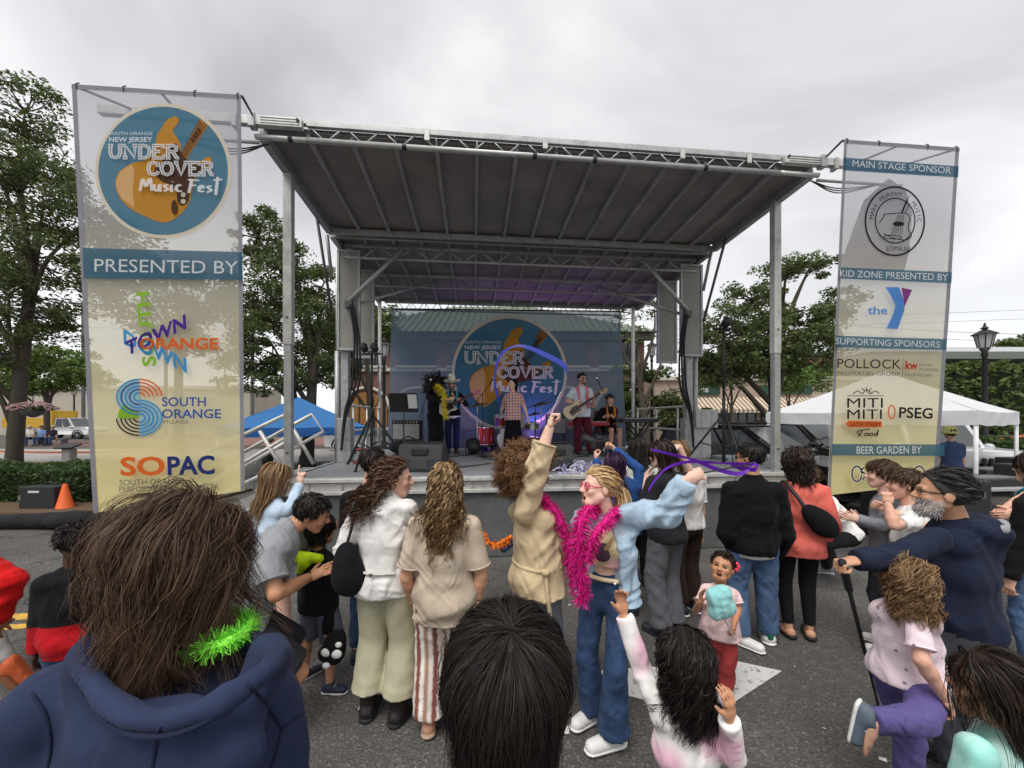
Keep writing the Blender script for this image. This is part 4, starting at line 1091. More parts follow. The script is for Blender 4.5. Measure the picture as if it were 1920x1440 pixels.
tree('evergreen_bush', 'dense dark evergreen filling the gap behind the right stage tower', b, 5.6, 0.2, [(-0.3, 0, 3.6, 1.6, 1.2, 1.1), (1.6, 0, 3.4, 1.5, 1.2, 1.2), (0.4, 0, 1.8, 2.0, 1.2, 1.2), (2.6, 0, 1.9, 1.3, 1.2, 1.2), (-1.2, 0, 2.0, 1.2, 1.2, 1.2)], 11000, 0.11, L_dark, cl=80, crad=0.16, cat='bush')
b = W(88, 785, 27); b[2] = 0
tree('maple_tree', 'low spreading bright green maple in front of the beige wall', b, 7.2, 0.22, [(-1.6, 0, 5.6, 2.2, 1.6, 0.8), (1.2, 0, 6.0, 2.2, 1.6, 0.9), (2.6, 0, 4.8, 1.7, 1.5, 0.8), (-0.2, 0, 4.5, 2.0, 1.5, 0.7), (-2.6, 0, 4.2, 1.6, 1.4, 0.7)], 14000, 0.13, L_light, cl=110, crad=0.17)
b = W(1905, 785, 45); b[2] = 7.0
tree('maple_tree', 'tree top rising above the platform roof at the right edge', b, 5, 0.25, [(0, 0, 3.2, 1.9, 1.5, 1.4), (1.5, 0, 2.4, 1.6, 1.5, 1.2)], 5000, 0.18, L_mid, cl=50, crad=0.3)
g = G()
for i in range(150):
    y = 1.6 + 5.5 * rng.random(); x = (rng.random() * 2.4 - 1.15) * y; a_ = rng.random() * 6; l_ = 0.008 + 0.022 * rng.random() ** 3; u_ = A(cos(a_), sin(a_), 0) * l_; w2 = A(-sin(a_), cos(a_), 0) * l_ * (0.3 + 0.6 * rng.random()); c_ = A(x, y, 0.007)
    g.add([c_ - u_ - w2, c_ + u_ - w2, c_ + u_ * 0.8 + w2 + A(0, 0, l_ * 0.4), c_ - u_ + w2], [(0, 1, 2, 3)])
solo('litter', g, mat('paper_litter', (0.62, 0.60, 0.56), 0.8, var=0.3, vs=40), 'scattered scraps of paper and grit on the asphalt', 'litter', kind='stuff')
hedge('clipped_hedge', 'low clipped hedge behind the equipment cases at left', (-14.5, 8.3, 0.05), (-6.9, 9.7, 0.80), 15000, 0.045, L_box)
hedge('embankment_hedge', 'long green shrubbery below the platform roof', (26, 34, 0), (60, 38, 6.6), 12000, 0.30, L_mid, wob=0.5)
hedge('clipped_hedge', 'dark hedge behind the white canopy at right', (13.2, 11.0, 0), (19.5, 12.6, 1.25), 6000, 0.07, L_box)
# ------------------------------------------------------------------ the mobile stage
SO = A(0, 5.18, 0); EX = unit((1, 0.1, 0)); EY = unit((-0.1, 1, 0)); EZ = A(0, 0, 1)
SAX = np.array([EX, EY, EZ])
D = 1.08; AL, AR, BD = -2.93, 3.95, 5.05
def S(a, b, z): return SO + EX * a + EY * b + EZ * z
def SP(px, py, b):
    """stage coordinates (a, z) of a pixel at distance b behind the front edge"""
    u = (px - CX) / F; a = (u * (SO[1] + b * EY[1]) - SO[0] - b * EY[0]) / (EX[0] - u * EX[1]); Y = SO[1] + a * EX[1] + b * EY[1]
    return a, H - (py - CY) * Y / F
def SW(px, py, b):
    a, z = SP(px, py, b); return S(a, b, z)
M_alu = mat('aluminium', (0.46, 0.46, 0.45), 0.5, metal=0.55, var=0.18, vs=9, bump=0.12, bs=120, dirt=(0.22, 0.22, 0.21), ds=3)
M_aluL = mat('aluminium_bright', (0.62, 0.61, 0.58), 0.45, metal=0.35, var=0.14, vs=7, dirt=(0.34, 0.33, 0.31), ds=4)
M_galv = mat('galvanised_steel', (0.42, 0.43, 0.44), 0.5, metal=0.4, var=0.2, vs=14, dirt=(0.25, 0.25, 0.25), ds=5)
M_steel = mat('dark_steel', (0.13, 0.13, 0.135), 0.55, metal=0.3, var=0.2)
M_roofp = mat('roof_underside', (0.29, 0.275, 0.265), 0.8, var=0.25, vs=1.6, dirt=(0.15, 0.144, 0.145), ds=0.9)
M_rib = mat('roof_rib', (0.40, 0.39, 0.38), 0.6, metal=0.2, var=0.2, vs=3)
M_panel = mat('tower_panel', (0.30, 0.288, 0.262), 0.6, var=0.1, vs=3, dirt=(0.22, 0.21, 0.19), ds=2)
M_deck = mat('stage_deck', (0.235, 0.245, 0.255), 0.5, var=0.15, vs=3, bump=0.1, bs=150, dirt=(0.17, 0.175, 0.18), ds=1.5)
M_skirt = cloth('stage_skirt', (0.125, 0.13, 0.13), fold=0.9, fs=2.2, var=0.10)
M_black = mat('black_plastic', (0.018, 0.018, 0.019), 0.5, var=0.15)
M_rubber = mat('black_rubber', (0.014, 0.014, 0.015), 0.75, var=0.2)
M_chrome = mat('chrome', (0.75, 0.75, 0.76), 0.18, metal=1.0, var=0.05)
st = Thing('mobile_stage', 'grey mobile concert stage with flat ribbed roof on aluminium posts', 'stage', S(0.5, 2.5, 0))
# deck: planks across, front beam, skirt
npl = 10
for i in range(npl):
    b0, b1 = lerp(0.14, BD, i / npl) + 0.004, lerp(0.14, BD, (i + 1) / npl) - 0.004
    st.part('deck_panel', G().box(S((AL + AR) / 2, (b0 + b1) / 2, D - 0.03), (AR - AL + 0.2, b1 - b0, 0.06), SAX), M_deck, bev=0.006)
fb = st.part('front_beam', G().box(S((AL + AR) / 2, 0.07, D - 0.015), (AR - AL + 0.3, 0.15, 0.05), SAX).box(S((AL + AR) / 2, 0.085, D - 0.10), (AR - AL + 0.3, 0.09, 0.10), SAX).box(S((AL + AR) / 2, 0.06, D - 0.175), (AR - AL + 0.3, 0.13, 0.05), SAX), M_aluL, bev=0.006)
for a in np.arange(AL + 0.3, AR, 0.42):
    st.part('beam_lug', G().box(S(a, 0.030, D - 0.10), (0.03, 0.025, 0.07), SAX), M_alu, under=fb)
P = np.array([[S(a, 0.055 + 0.022 * sin(a * 5.1) * t + 0.012 * sin(a * 11) * t, lerp(D - 0.20, 0.012, t)) for a in np.linspace(AL - 0.12, AR + 0.12, 90)] for t in np.linspace(0, 1, 6)])
st.part('skirt', G().grid(P), M_skirt, smooth=True)
P = np.array([[S(AL - 0.13, b_, z) for b_ in np.linspace(0.06, BD, 8)] for z in (D - 0.1, 0.01)]); st.part('skirt', G().grid(P), M_skirt)
P = np.array([[S(AR + 0.13, b_, z) for b_ in np.linspace(0.06, BD, 8)] for z in (D - 0.1, 0.01)]); st.part('skirt', G().grid(P), M_skirt)
st.part('side_beam', G().box(S(AL - 0.1, BD / 2 + 0.1, D - 0.1), (0.1, BD - 0.1, 0.2), SAX), M_alu)
st.part('side_beam', G().box(S(AR + 0.1, BD / 2 + 0.1, D - 0.1), (0.1, BD - 0.1, 0.2), SAX), M_alu)
def telescopic(a, b, ztop, w=0.105, zj=None, base=D):
    zj = zj or base + 1.75
    p_ = st.part('post', G().box(S(a, b, (zj + ztop) / 2), (w, w, ztop - zj), SAX), M_aluL, bev=0.006)
    st.part('inner_tube', G().box(S(a, b, (base + zj) / 2), (w * 0.86, w * 0.86, zj - base), SAX), M_galv, bev=0.005, under=p_)
    st.part('base_plate', G().box(S(a, b, base + 0.012), (w * 2, w * 2, 0.02), SAX), M_galv, under=p_)
    g = G()
    for z in (zj + 0.35, base + 0.35): g.lathe(S(a, b - w / 2, z), [(0.016, -0.006), (0.016, 0.008)], 8, np.array([EX, EZ, -EY]))
    st.part('pin', g, M_steel, under=p_)
    st.part('hinge', G().box(S(a, b, ztop + 0.03), (w * 0.7, w * 1.2, 0.08), SAX).lathe(S(a - w * 0.45, b, ztop + 0.03), [(0.04, 0), (0.04, w * 0.9)], 12, np.array([EY, EZ, EX])), M_alu, under=p_)
telescopic(AL + 0.02, 0.12, 5.05); telescopic(AR - 0.02, 0.12, 5.07)
telescopic(SP(712, 575, 5.0)[0], 5.0, 4.88, 0.075); telescopic(SP(1187, 575, 4.9)[0], 4.9, 4.9, 0.075)
# roof: two decks of ribbed panels with a hinge line between them
def zr(b): return lerp(5.20, 5.11, (b + 0.45) / 2.1) if b < 1.65 else lerp(5.11, 4.97, (b - 1.65) / 3.4)
nrib = 14; ribs = np.linspace(AL, AR, nrib + 1)
for b0, b1 in ((-0.45, 1.60), (1.72, BD)):
    for i in range(nrib):
        a0, a1 = ribs[i] + 0.004, ribs[i + 1] - 0.004
        lo = [S(a0, b0, zr(b0)), S(a1, b0, zr(b0)), S(a1, b1, zr(b1)), S(a0, b1, zr(b1))]
        st.part('roof_panel', G().hexa(lo + [p + EZ * 0.05 for p in lo]), M_roofp)
    for i in range(nrib + 1):
        a = ribs[i]; big = i in (0, nrib)
        st.part('roof_rib' if not big else 'roof_side_beam', G().bar(S(a, b0, zr(b0) - (0.035 if not big else 0.05)), S(a, b1, zr(b1) - (0.035 if not big else 0.05)), 0.045 if not big else 0.09, 0.07 if not big else 0.16), M_rib if not big else M_galv, bev=0.004)
st.part('hinge_cover', G().bar(S(AL, 1.66, 5.17), S(AR, 1.66, 5.17), 0.34, 0.02), M_galv)
st.part('hinge_beam', G().bar(S(AL - 0.02, 1.60, 5.03), S(AR + 0.02, 1.60, 5.03), 0.07, 0.09), M_alu, bev=0.006)
st.part('hinge_beam', G().bar(S(AL + 0.02, 1.74, 5.02), S(AR - 0.02, 1.74, 5.02), 0.06, 0.07), M_alu, bev=0.006)
st.part('rear_beam', G().bar(S(AL, BD + 0.02, 4.97), S(AR, BD + 0.02, 4.97), 0.08, 0.12), M_galv)
def truss(b, a0, a1, zt, zb, rt_=0.022, rb=0.026, step=0.47, rd=0.011, m=M_alu, name='truss', db=0.0):
    p_ = st.part(name + '_top_chord', G().bar(S(a0, b, zt), S(a1, b, zt), 0.05, 0.05), m, bev=0.004)
    st.part(name + '_bottom_chord', G().tube([S(a0, b + db, zb), S((a0 + a1) / 2, b + db, zb), S(a1, b + db, zb)], rb, 10), m, smooth=True)
    n = int(round((a1 - a0) / step)); g = np.linspace(a0, a1, n + 1)
    for i in range(n):
        m_ = (g[i] + g[i + 1]) / 2
        st.part(name + '_web', G().tube([S(g[i] + 0.03, b + db / 2, zt - 0.02), S(m_ - 0.02, b + db, zb + 0.01)], rd, 6), m, smooth=True)
        st.part(name + '_web', G().tube([S(m_ + 0.02, b + db, zb + 0.01), S(g[i + 1] - 0.03, b + db / 2, zt - 0.02)], rd, 6), m, smooth=True)
truss(-0.52, -2.42, 3.45, 5.245, 5.07, rb=0.032, step=0.41, rd=0.010, m=M_alu, name='front_truss')
st.part('front_truss_bottom_chord', G().tube([S(-2.98, -0.52, 5.07), S(-2.42, -0.52, 5.07)], 0.030, 10), M_aluL, smooth=True)
st.part('front_truss_bottom_chord', G().tube([S(3.45, -0.52, 5.07), S(4.0, -0.52, 5.07)], 0.030, 10), M_aluL, smooth=True)
st.part('front_fascia', G().bar(S(AL - 0.02, -0.49, 5.285), S(AR + 0.05, -0.49, 5.285), 0.06, 0.045), M_alu, bev=0.004)
for a0, a1 in ((-2.95, -2.45), (3.47, 4.0)):
    c_ = st.part('corner_block', G().bar(S(a0, -0.56, 5.215), S(a1, -0.56, 5.215), 0.07, 0.105), M_aluL, bev=0.005)
    for k in (-0.03, 0.0, 0.03): st.part('groove', G().bar(S(a0 + 0.06, -0.597, 5.215 + k), S(a1 - 0.02, -0.597, 5.215 + k), 0.004, 0.006), M_steel, under=c_)
    st.part('bolt', G().lathe(S(a1 - 0.04 if a0 < 0 else a0 + 0.04, -0.60, 5.235), [(0.018, 0), (0.018, 0.012)], 8, np.array([EX, EZ, -EY])), M_black, under=c_)
for a in (-1.06, 0.35, 2.1, 3.0):
    st.part('fascia_bracket', G().box(S(a, -0.56, 5.20), (0.06, 0.012, 0.12), SAX), M_aluL, bev=0.004)
for a in (-2.62, -1.35, 0.2, 0.95, 2.4): st.part('tape_band', G().tube([S(a, -0.52, 5.07), S(a + 0.05, -0.52, 5.07)], 0.034, 10), M_black)
truss(2.05, AL + 0.1, AR - 0.1, 5.00, 4.78, rb=0.024, step=0.62, rd=0.013, m=M_alu, name='mid_truss')
truss(3.35, AL + 0.1, AR - 0.1, 4.96, 4.72, rb=0.020, step=0.62, rd=0.010, m=M_alu, name='rear_truss')
truss(BD + 0.05, AL + 0.12, AR - 0.35, 4.90, 4.71, rb=0.022, step=0.34, rd=0.009, m=M_aluL, name='back_truss')
# towers
for sgn, aT, p0, p1 in ((-1, -2.86, -2.94, -2.58), (1, 3.78, 3.56, 3.98)):
    t0 = st.part('tower_column', G().box(S(aT, 2.2, (D + 5.0) / 2), (0.13, 0.14, 5.0 - D), SAX).box(S(aT - 0.09 * sgn * -1, 2.25, (D + 5.0) / 2), (0.05, 0.06, 5.0 - D), SAX), M_galv, bev=0.006)
    st.part('tower_slide', G().tube([S(aT + sgn * 0.13, 2.15, D), S(aT + sgn * 0.13, 2.15, 3.1)], 0.045, 12), M_galv, smooth=True, under=t0)
    st.part('tower_rod', G().tube([S(aT + sgn * 0.13, 2.15, 3.0), S(aT + sgn * 0.13, 2.15, 4.9)], 0.028, 12), M_aluL, smooth=True, under=t0)
    st.part('tower_foot', G().box(S(aT, 2.18, D + 0.4), (0.24, 0.2, 0.8), SAX), M_galv, bev=0.01, under=t0)
    for bb, k in ((2.08, 0), (3.0, 1)):
        lo_, hi_ = (p0, p1) if not k else (p0 - sgn * 0.02, p1 - sgn * 0.02)
        pan = st.part('tower_panel', G().box(S((lo_ + hi_) / 2, bb, 4.02), (hi_ - lo_, 0.05, 1.78), SAX), M_panel, bev=0.006)
        f_ = G()
        for z in (3.12, 4.90): f_.box(S((lo_ + hi_) / 2, bb - 0.01, z), (hi_ - lo_ + 0.04, 0.075, 0.04), SAX)
        for a in (lo_, hi_): f_.box(S(a, bb - 0.01, 4.01), (0.04, 0.07, 1.74), SAX)
        st.part('panel_frame', f_, M_galv, under=pan, bev=0.004)
    br = st.part('brace', G().tube([S(aT - sgn * 0.10, 2.0, 3.95), S(aT - sgn * 1.05, 1.95, 4.92)], 0.040, 10), M_alu, smooth=True)
    st.part('brace_foot', G().box(S(aT - sgn * 0.12, 2.0, 3.92), (0.12, 0.1, 0.12), SAX), M_steel, under=br)
    st.part('brace', G().tube([S(aT - sgn * 0.12, 2.1, 3.92), S(aT - sgn * 1.5, 3.2, 4.80)], 0.030, 10), M_alu, smooth=True)
    st.part('roof_strut', G().tube([S(aT + sgn * 0.14, 1.9, 3.75), S(aT + sgn * 0.12, 1.20, 5.05)], 0.024, 8), M_steel, smooth=True)
    st.part('roof_strut', G().tube([S(aT + sgn * 0.14, 1.9, 4.35), S(aT + sgn * 0.12, 1.62, 4.98)], 0.030, 8), M_galv, smooth=True)
    for k in range(3):
        st.part('cable', G().tube(catmull([S(aT - sgn * (0.15 + 0.03 * k), 1.95, 3.9), S(aT - sgn * (0.24 + 0.04 * k), 1.92, 3.3), S(aT - sgn * (0.20 + 0.06 * k), 1.92, 2.5), S(aT - sgn * (0.05 + 0.02 * k), 1.98, 1.95), S(aT + sgn * 0.02, 2.03, 1.3)], 8), 0.019, 7), M_rubber, smooth=True)
# outriggers that carry the side banners
for sgn, a0, a1 in ((-1, -2.95, -4.55), (1, 4.0, 5.75)):
    st.part('outrigger_arm', G().bar(S(a0, -0.56, 5.215), S(a1, -0.56, 5.215), 0.065, 0.095), M_aluL, bev=0.004)
    st.part('outrigger_tube', G().tube([S(a0, -0.50, 5.02), S(a1 - sgn * 0.5, -0.50, 5.02)], 0.018, 8), M_alu, smooth=True)
    for k in range(3): st.part('cable', G().tube(catmull([S(a0 - sgn * 0.1, -0.5, 5.01), S(a0 + sgn * 0.3, -0.5, 4.93 - 0.03 * k), S(a0 + sgn * 0.9, -0.5, 5.01)], 8), 0.007, 5), M_rubber)
for aj in (AL - 0.05, AR + 0.05):
    st.part('coupler', G().box(S(aj, -0.57, 5.21), (0.07, 0.09, 0.16), SAX), M_alu, bev=0.006); st.part('coupler', G().box(S(aj + (0.18 if aj > 0 else -0.18), -0.57, 5.19), (0.05, 0.09, 0.15), SAX), M_alu, bev=0.006)
# guard rails
def rail(p, name='guard_rail', r=0.022, m=M_aluL): st.part(name, G().tube(p, r, 8), m, smooth=True)
for z in (0.55, 1.05): rail([S(AL, 2.3, D + z), S(AL, 4.95, D + z)]); rail([S(AR, 2.3, D + z), S(AR, 4.95, D + z)])
for b_ in (2.9, 3.9, 4.95):
    rail([S(AL, b_, D), S(AL, b_, D + 1.08)]); rail([S(AR, b_, D), S(AR, b_, D + 1.08)])
# trailer end box and hitch plate at the right
ah = SP(1322, 800, 2.1)[0]; tb = st.part('trailer_end_box', G().box(S(ah - 0.05, 2.3, D + 0.40), (0.36, 0.4, 0.8), SAX), M_galv, bev=0.008)
pl = st.part('hitch_plate', G().box(S(ah, 2.05, SP(1322, 785, 2.05)[1]), (0.46, 0.03, 0.36), SAX), M_galv, bev=0.006)
for i in range(2):
    for j in range(6): st.part('bolt_hole', G().lathe(S(ah - 0.12 + 0.22 * i, 2.034, SP(1322, 785, 2.05)[1] - 0.13 + 0.05 * j), [(0.009, 0), (0.009, 0.006)], 8, np.array([EX, EZ, -EY])), M_black, under=pl)
st.part('trailer_tongue', G().box(S(5.2, 1.9, D - 0.05), (1.9, 0.5, 0.22), SAX), M_deck, bev=0.01)

# ------------------------------------------------------------------ printed sheets
_dg = None
_TX = {}
def text2d(s, bold=0.0):
    """outline text: cap height 1, baseline 0 -> verts (n,2), faces, width"""
    k = (s, bold)
    if k in _TX: return _TX[k]
    cu = bpy.data.curves.new('t', 'FONT'); cu.body = s; cu.size = 1.0; cu.resolution_u = 3; cu.offset = bold; cu.fill_mode = 'BOTH'
    o = bpy.data.objects.new('t', cu); COL.objects.link(o)
    dg = bpy.context.evaluated_depsgraph_get(); dg.update()
    me = bpy.data.meshes.new_from_object(o.evaluated_get(dg))
    v = np.array([w.co[:2] for w in me.vertices]); f = [tuple(p.vertices) for p in me.polygons]
    bpy.data.objects.remove(o); bpy.data.curves.remove(cu); bpy.data.meshes.remove(me)
    cap = 0.729
    v = v / cap; x0 = v[:, 0].min(); v[:, 0] -= x0
    _TX[k] = (v, f, v[:, 0].max()); return _TX[k]
def poly_tri(pts):
    pts = np.asarray(pts, float); tr = tessellate_polygon([[Vector((p[0], p[1], 0)) for p in pts]]); return pts, [tuple(t) for t in tr]
def stroke2d(pts, w, closed=False):
    p = np.asarray(pts, float); n = len(p)
    if closed: t = np.roll(p, -1, 0) - np.roll(p, 1, 0)
    else: t = np.gradient(p, axis=0)
    t /= np.linalg.norm(t, axis=1)[:, None] + 1e-9; s = np.stack([-t[:, 1], t[:, 0]], 1) * (np.asarray(w) / 2 if np.isscalar(w) else np.asarray(w)[:, None] / 2)
    v = np.empty((2 * n, 2)); v[0::2] = p - s; v[1::2] = p + s
    f = [(2 * i, 2 * ((i + 1) % n), 2 * ((i + 1) % n) + 1, 2 * i + 1) for i in range(n if closed else n - 1)]
    return v, f
def join2d(L_):
    V = []; F_ = []; n = 0
    for v, f in L_:
        V.append(v); F_ += [tuple(i + n for i in q) for q in f]; n += len(v)
    return np.vstack(V), F_
def ell2d(cx, cy, rx, ry, n=64, a0=0, a1=2 * pi):
    t = np.linspace(a0, a1, n, endpoint=abs(a1 - a0) < 6.28); return np.stack([cx + rx * np.cos(t), cy - ry * np.sin(t)], 1)
class Sheet:
    """a hanging printed cloth in a plane; print is given in the photograph's pixels and lies a hair in front of the cloth"""
    def __init__(s, th, tl, tr, bl, amp=0.012, ph=0.0, cloth_mat=None):
        s.th = th; s.o = tl; s.n = unit(np.cross(tr - tl, bl - tl)); s.n = s.n if s.n[1] < 0 else -s.n
        s.amp = amp; s.ph = ph; s.u = unit(tr - tl); s.v = unit(bl - tl - s.u * s.u.dot(bl - tl)); s.layer = 0
    def wave(s, P):
        x = (P - s.o) @ s.u; y = (P - s.o) @ s.v
        return s.amp * (np.sin(2.6 * x + 0.7 * y + s.ph) * np.minimum(1, 0.25 + y / 3) + 0.5 * np.sin(1.1 * y * 2 + x * 1.3 + s.ph))
    def P(s, px, lift=0.0):
        px = np.asarray(px, float); d = np.stack([(px[:, 0] - CX) / F, np.ones(len(px)), -(px[:, 1] - CY) / F], 1); c = A(0, 0, H)
        t = ((s.o - c) @ s.n) / (d @ s.n); Q = c + d * t[:, None]
        return Q + s.n * (s.wave(Q) + lift)[:, None]
    def cloth(s, quad, m, n=24, k=40, name='cloth'):
        q = np.asarray(quad, float); a = np.linspace(0, 1, n); b_ = np.linspace(0, 1, k)
        px = np.array([[lerp(lerp(q[0], q[1], i), lerp(q[3], q[2], i), j) for i in a] for j in b_])
        P = s.P(px.reshape(-1, 2)); g = G().grid(P.reshape(k, n, 3)); return s.th.part(name, g, m, smooth=True)
    def put(s, name, vf, m, under=None, lay=None):
        s.layer += 1; l = s.layer if lay is None else lay
        g = G(); P = s.P(vf[0], 0.0025 * (1 + l * 0.6)); g.add(P, vf[1]); return s.th.part(name, g, m, under=under)
    def text(s, t, p0, p1, hpx, m, bold=0.0, up=None, lay=None, name='lettering', raw=None):
        v, f, w = text2d(t, bold) if raw is None else raw
        p0 = A(*p0); p1 = A(*p1); ex = (p1 - p0) / w
        uv = A(*up) if up is not None else unit(A(ex[1], -ex[0])) * hpx
        return s.put(name, (p0 + v[:, :1] * ex + v[:, 1:] * uv, f), m, lay=lay)
def pmat(name, rgb, transp=0.0, trans=0.45): return mat('print_' + name, srgb(*rgb), 0.7, var=0.04, vs=3, spec=0.2, trans=trans, transp=transp)
K_blue = pmat('blue', (74, 132, 158), 0.08); K_cream = pmat('cream', (236, 226, 205)); K_white = pmat('white', (245, 246, 246)); K_gold = pmat('gold', (226, 160, 62)); K_sand = pmat('sand', (240, 200, 140))
K_brown = pmat('brown', (92, 66, 52)); K_wood = pmat('wood', (214, 146, 74)); K_navy = pmat('navy', (44, 58, 128)); K_black = pmat('black', (38, 36, 40)); K_orange = pmat('orange', (230, 112, 50)); K_lime = pmat('lime', (150, 200, 60))
K_sky = pmat('light_blue', (74, 160, 222)); K_purple = pmat('purple', (84, 50, 150)); K_plum = pmat('plum', (140, 70, 140)); K_red = pmat('red', (188, 58, 50)); K_grey = pmat('grey', (110, 110, 112)); K_royal = pmat('royal', (58, 92, 172)); K_pale = pmat('pale_blue', (176, 214, 226)); K_y = pmat('azure', (92, 150, 222)); K_band = pmat('band', (66, 112, 136), 0.12)
GL = dict(   # slab letters drawn as strokes (x, y up, cap height 1)
    U=([[(0.12, 0.95), (0.12, 0.4), (0.2, 0.14), (0.4, 0.06), (0.6, 0.14), (0.68, 0.4), (0.68, 0.95)], [(-0.02, 0.95), (0.28, 0.95)], [(0.54, 0.95), (0.82, 0.95)]], 0.84),
    N=([[(0.12, 0.05), (0.12, 0.95), (0.68, 0.05), (0.68, 0.95)], [(-0.02, 0.05), (0.27, 0.05)], [(-0.02, 0.95), (0.15, 0.95)], [(0.54, 0.95), (0.82, 0.95)]], 0.86),
    D=([[(0.0, 0.95), (0.38, 0.95), (0.60, 0.82), (0.68, 0.5), (0.60, 0.18), (0.38, 0.05), (0.0, 0.05)], [(0.12, 0.05), (0.12, 0.95)]], 0.80),
    E=([[(0.66, 0.72), (0.66, 0.95), (0.0, 0.95)], [(0.12, 0.05), (0.12, 0.95)], [(0.12, 0.52), (0.48, 0.52)], [(0.0, 0.05), (0.68, 0.05), (0.68, 0.3)]], 0.80),
    R=([[(0.0, 0.95), (0.42, 0.95), (0.60, 0.86), (0.60, 0.62), (0.42, 0.50), (0.12, 0.50)], [(0.12, 0.05), (0.12, 0.95)], [(0.40, 0.50), (0.62, 0.05), (0.76, 0.05)], [(-0.02, 0.05), (0.27, 0.05)]], 0.84),
    C=([[(0.68, 0.68), (0.62, 0.86), (0.40, 0.95), (0.18, 0.86), (0.08, 0.5), (0.18, 0.14), (0.40, 0.05), (0.62, 0.14), (0.70, 0.30)], [(0.68, 0.60), (0.68, 0.95)]], 0.82),
    O=([[(0.40, 0.95), (0.64, 0.84), (0.74, 0.5), (0.64, 0.16), (0.40, 0.05), (0.16, 0.16), (0.06, 0.5), (0.16, 0.84), (0.40, 0.95)]], 0.86),
    V=([[(0.10, 0.95), (0.40, 0.05), (0.70, 0.95)], [(-0.04, 0.95), (0.24, 0.95)], [(0.56, 0.95), (0.84, 0.95)]], 0.84))
def slab(word, w):
    L_ = []; x = 0
    for ch in word:
        st_, adv = GL[ch]
        for p in st_: L_.append(stroke2d(np.array(p) + A(x, 0), w))
        x += adv
    v, f = join2d(L_); return v, f, x - 0.04
SCR = [  # brush script "Music Fest"; x, y up
    [(0.0, 0.0), (0.10, 0.95), (0.22, 0.35), (0.38, 1.0), (0.45, 0.05)], [(0.55, 0.55), (0.55, 0.15), (0.68, 0.08), (0.76, 0.55), (0.76, 0.08), (0.84, 0.06)], [(1.08, 0.55), (0.94, 0.5), (0.96, 0.36), (1.06, 0.2), (0.92, 0.03)],
    [(1.20, 0.55), (1.20, 0.08), (1.27, 0.06)], [(1.22, 0.78), (1.24, 0.80)], [(1.58, 0.48), (1.46, 0.55), (1.38, 0.3), (1.46, 0.06), (1.60, 0.12)],
    [(1.86, -0.05), (1.96, 0.95), (1.84, 0.92)], [(1.90, 0.97), (2.26, 0.93)], [(1.88, 0.52), (2.14, 0.56)], [(2.26, 0.3), (2.42, 0.38), (2.36, 0.55), (2.26, 0.42), (2.28, 0.1), (2.46, 0.12)],
    [(2.74, 0.52), (2.60, 0.5), (2.62, 0.36), (2.72, 0.2), (2.56, 0.02)], [(2.96, 1.25), (2.92, 0.3), (2.90, -0.15)], [(2.78, 0.98), (3.14, 1.06)]]
def script(w=0.12):
    L_ = []
    for p in SCR:
        q = catmull(p, 5); L_.append(stroke2d(q, w * (0.8 + 0.35 * np.sin(np.linspace(0.3, 2.8, len(q))))))
    v, f = join2d(L_); return v, f, 3.15
def lg(pts): return (np.asarray(pts, float) - A(622, 785)) / 707.0
BODY = lg(catmull([(750, 213), (790, 245), (775, 300), (732, 350), (735, 395), (775, 445), (805, 520), (815, 600), (870, 650), (900, 690), (950, 705), (1010, 685), (1060, 650), (1105, 635), (1130, 680), (1100, 740), (1010, 800), (965, 850), (935, 930), (915, 1060), (850, 1190), (740, 1290), (620, 1330), (460, 1275), (290, 1190), (190, 1090), (140, 990), (130, 890), (180, 790), (300, 712), (420, 680), (505, 615), (545, 510), (560, 420), (605, 345), (650, 270), (700, 225)], 3)[:-1])
GUARD = lg(catmull([(690, 560), (760, 500), (815, 600), (870, 660), (930, 720), (1010, 715), (1085, 680), (1060, 740), (985, 800), (935, 870), (905, 990), (880, 1110), (815, 1150), (770, 1100), (760, 1000), (680, 930), (600, 890), (540, 810), (560, 730), (640, 690)], 3)[:-1])
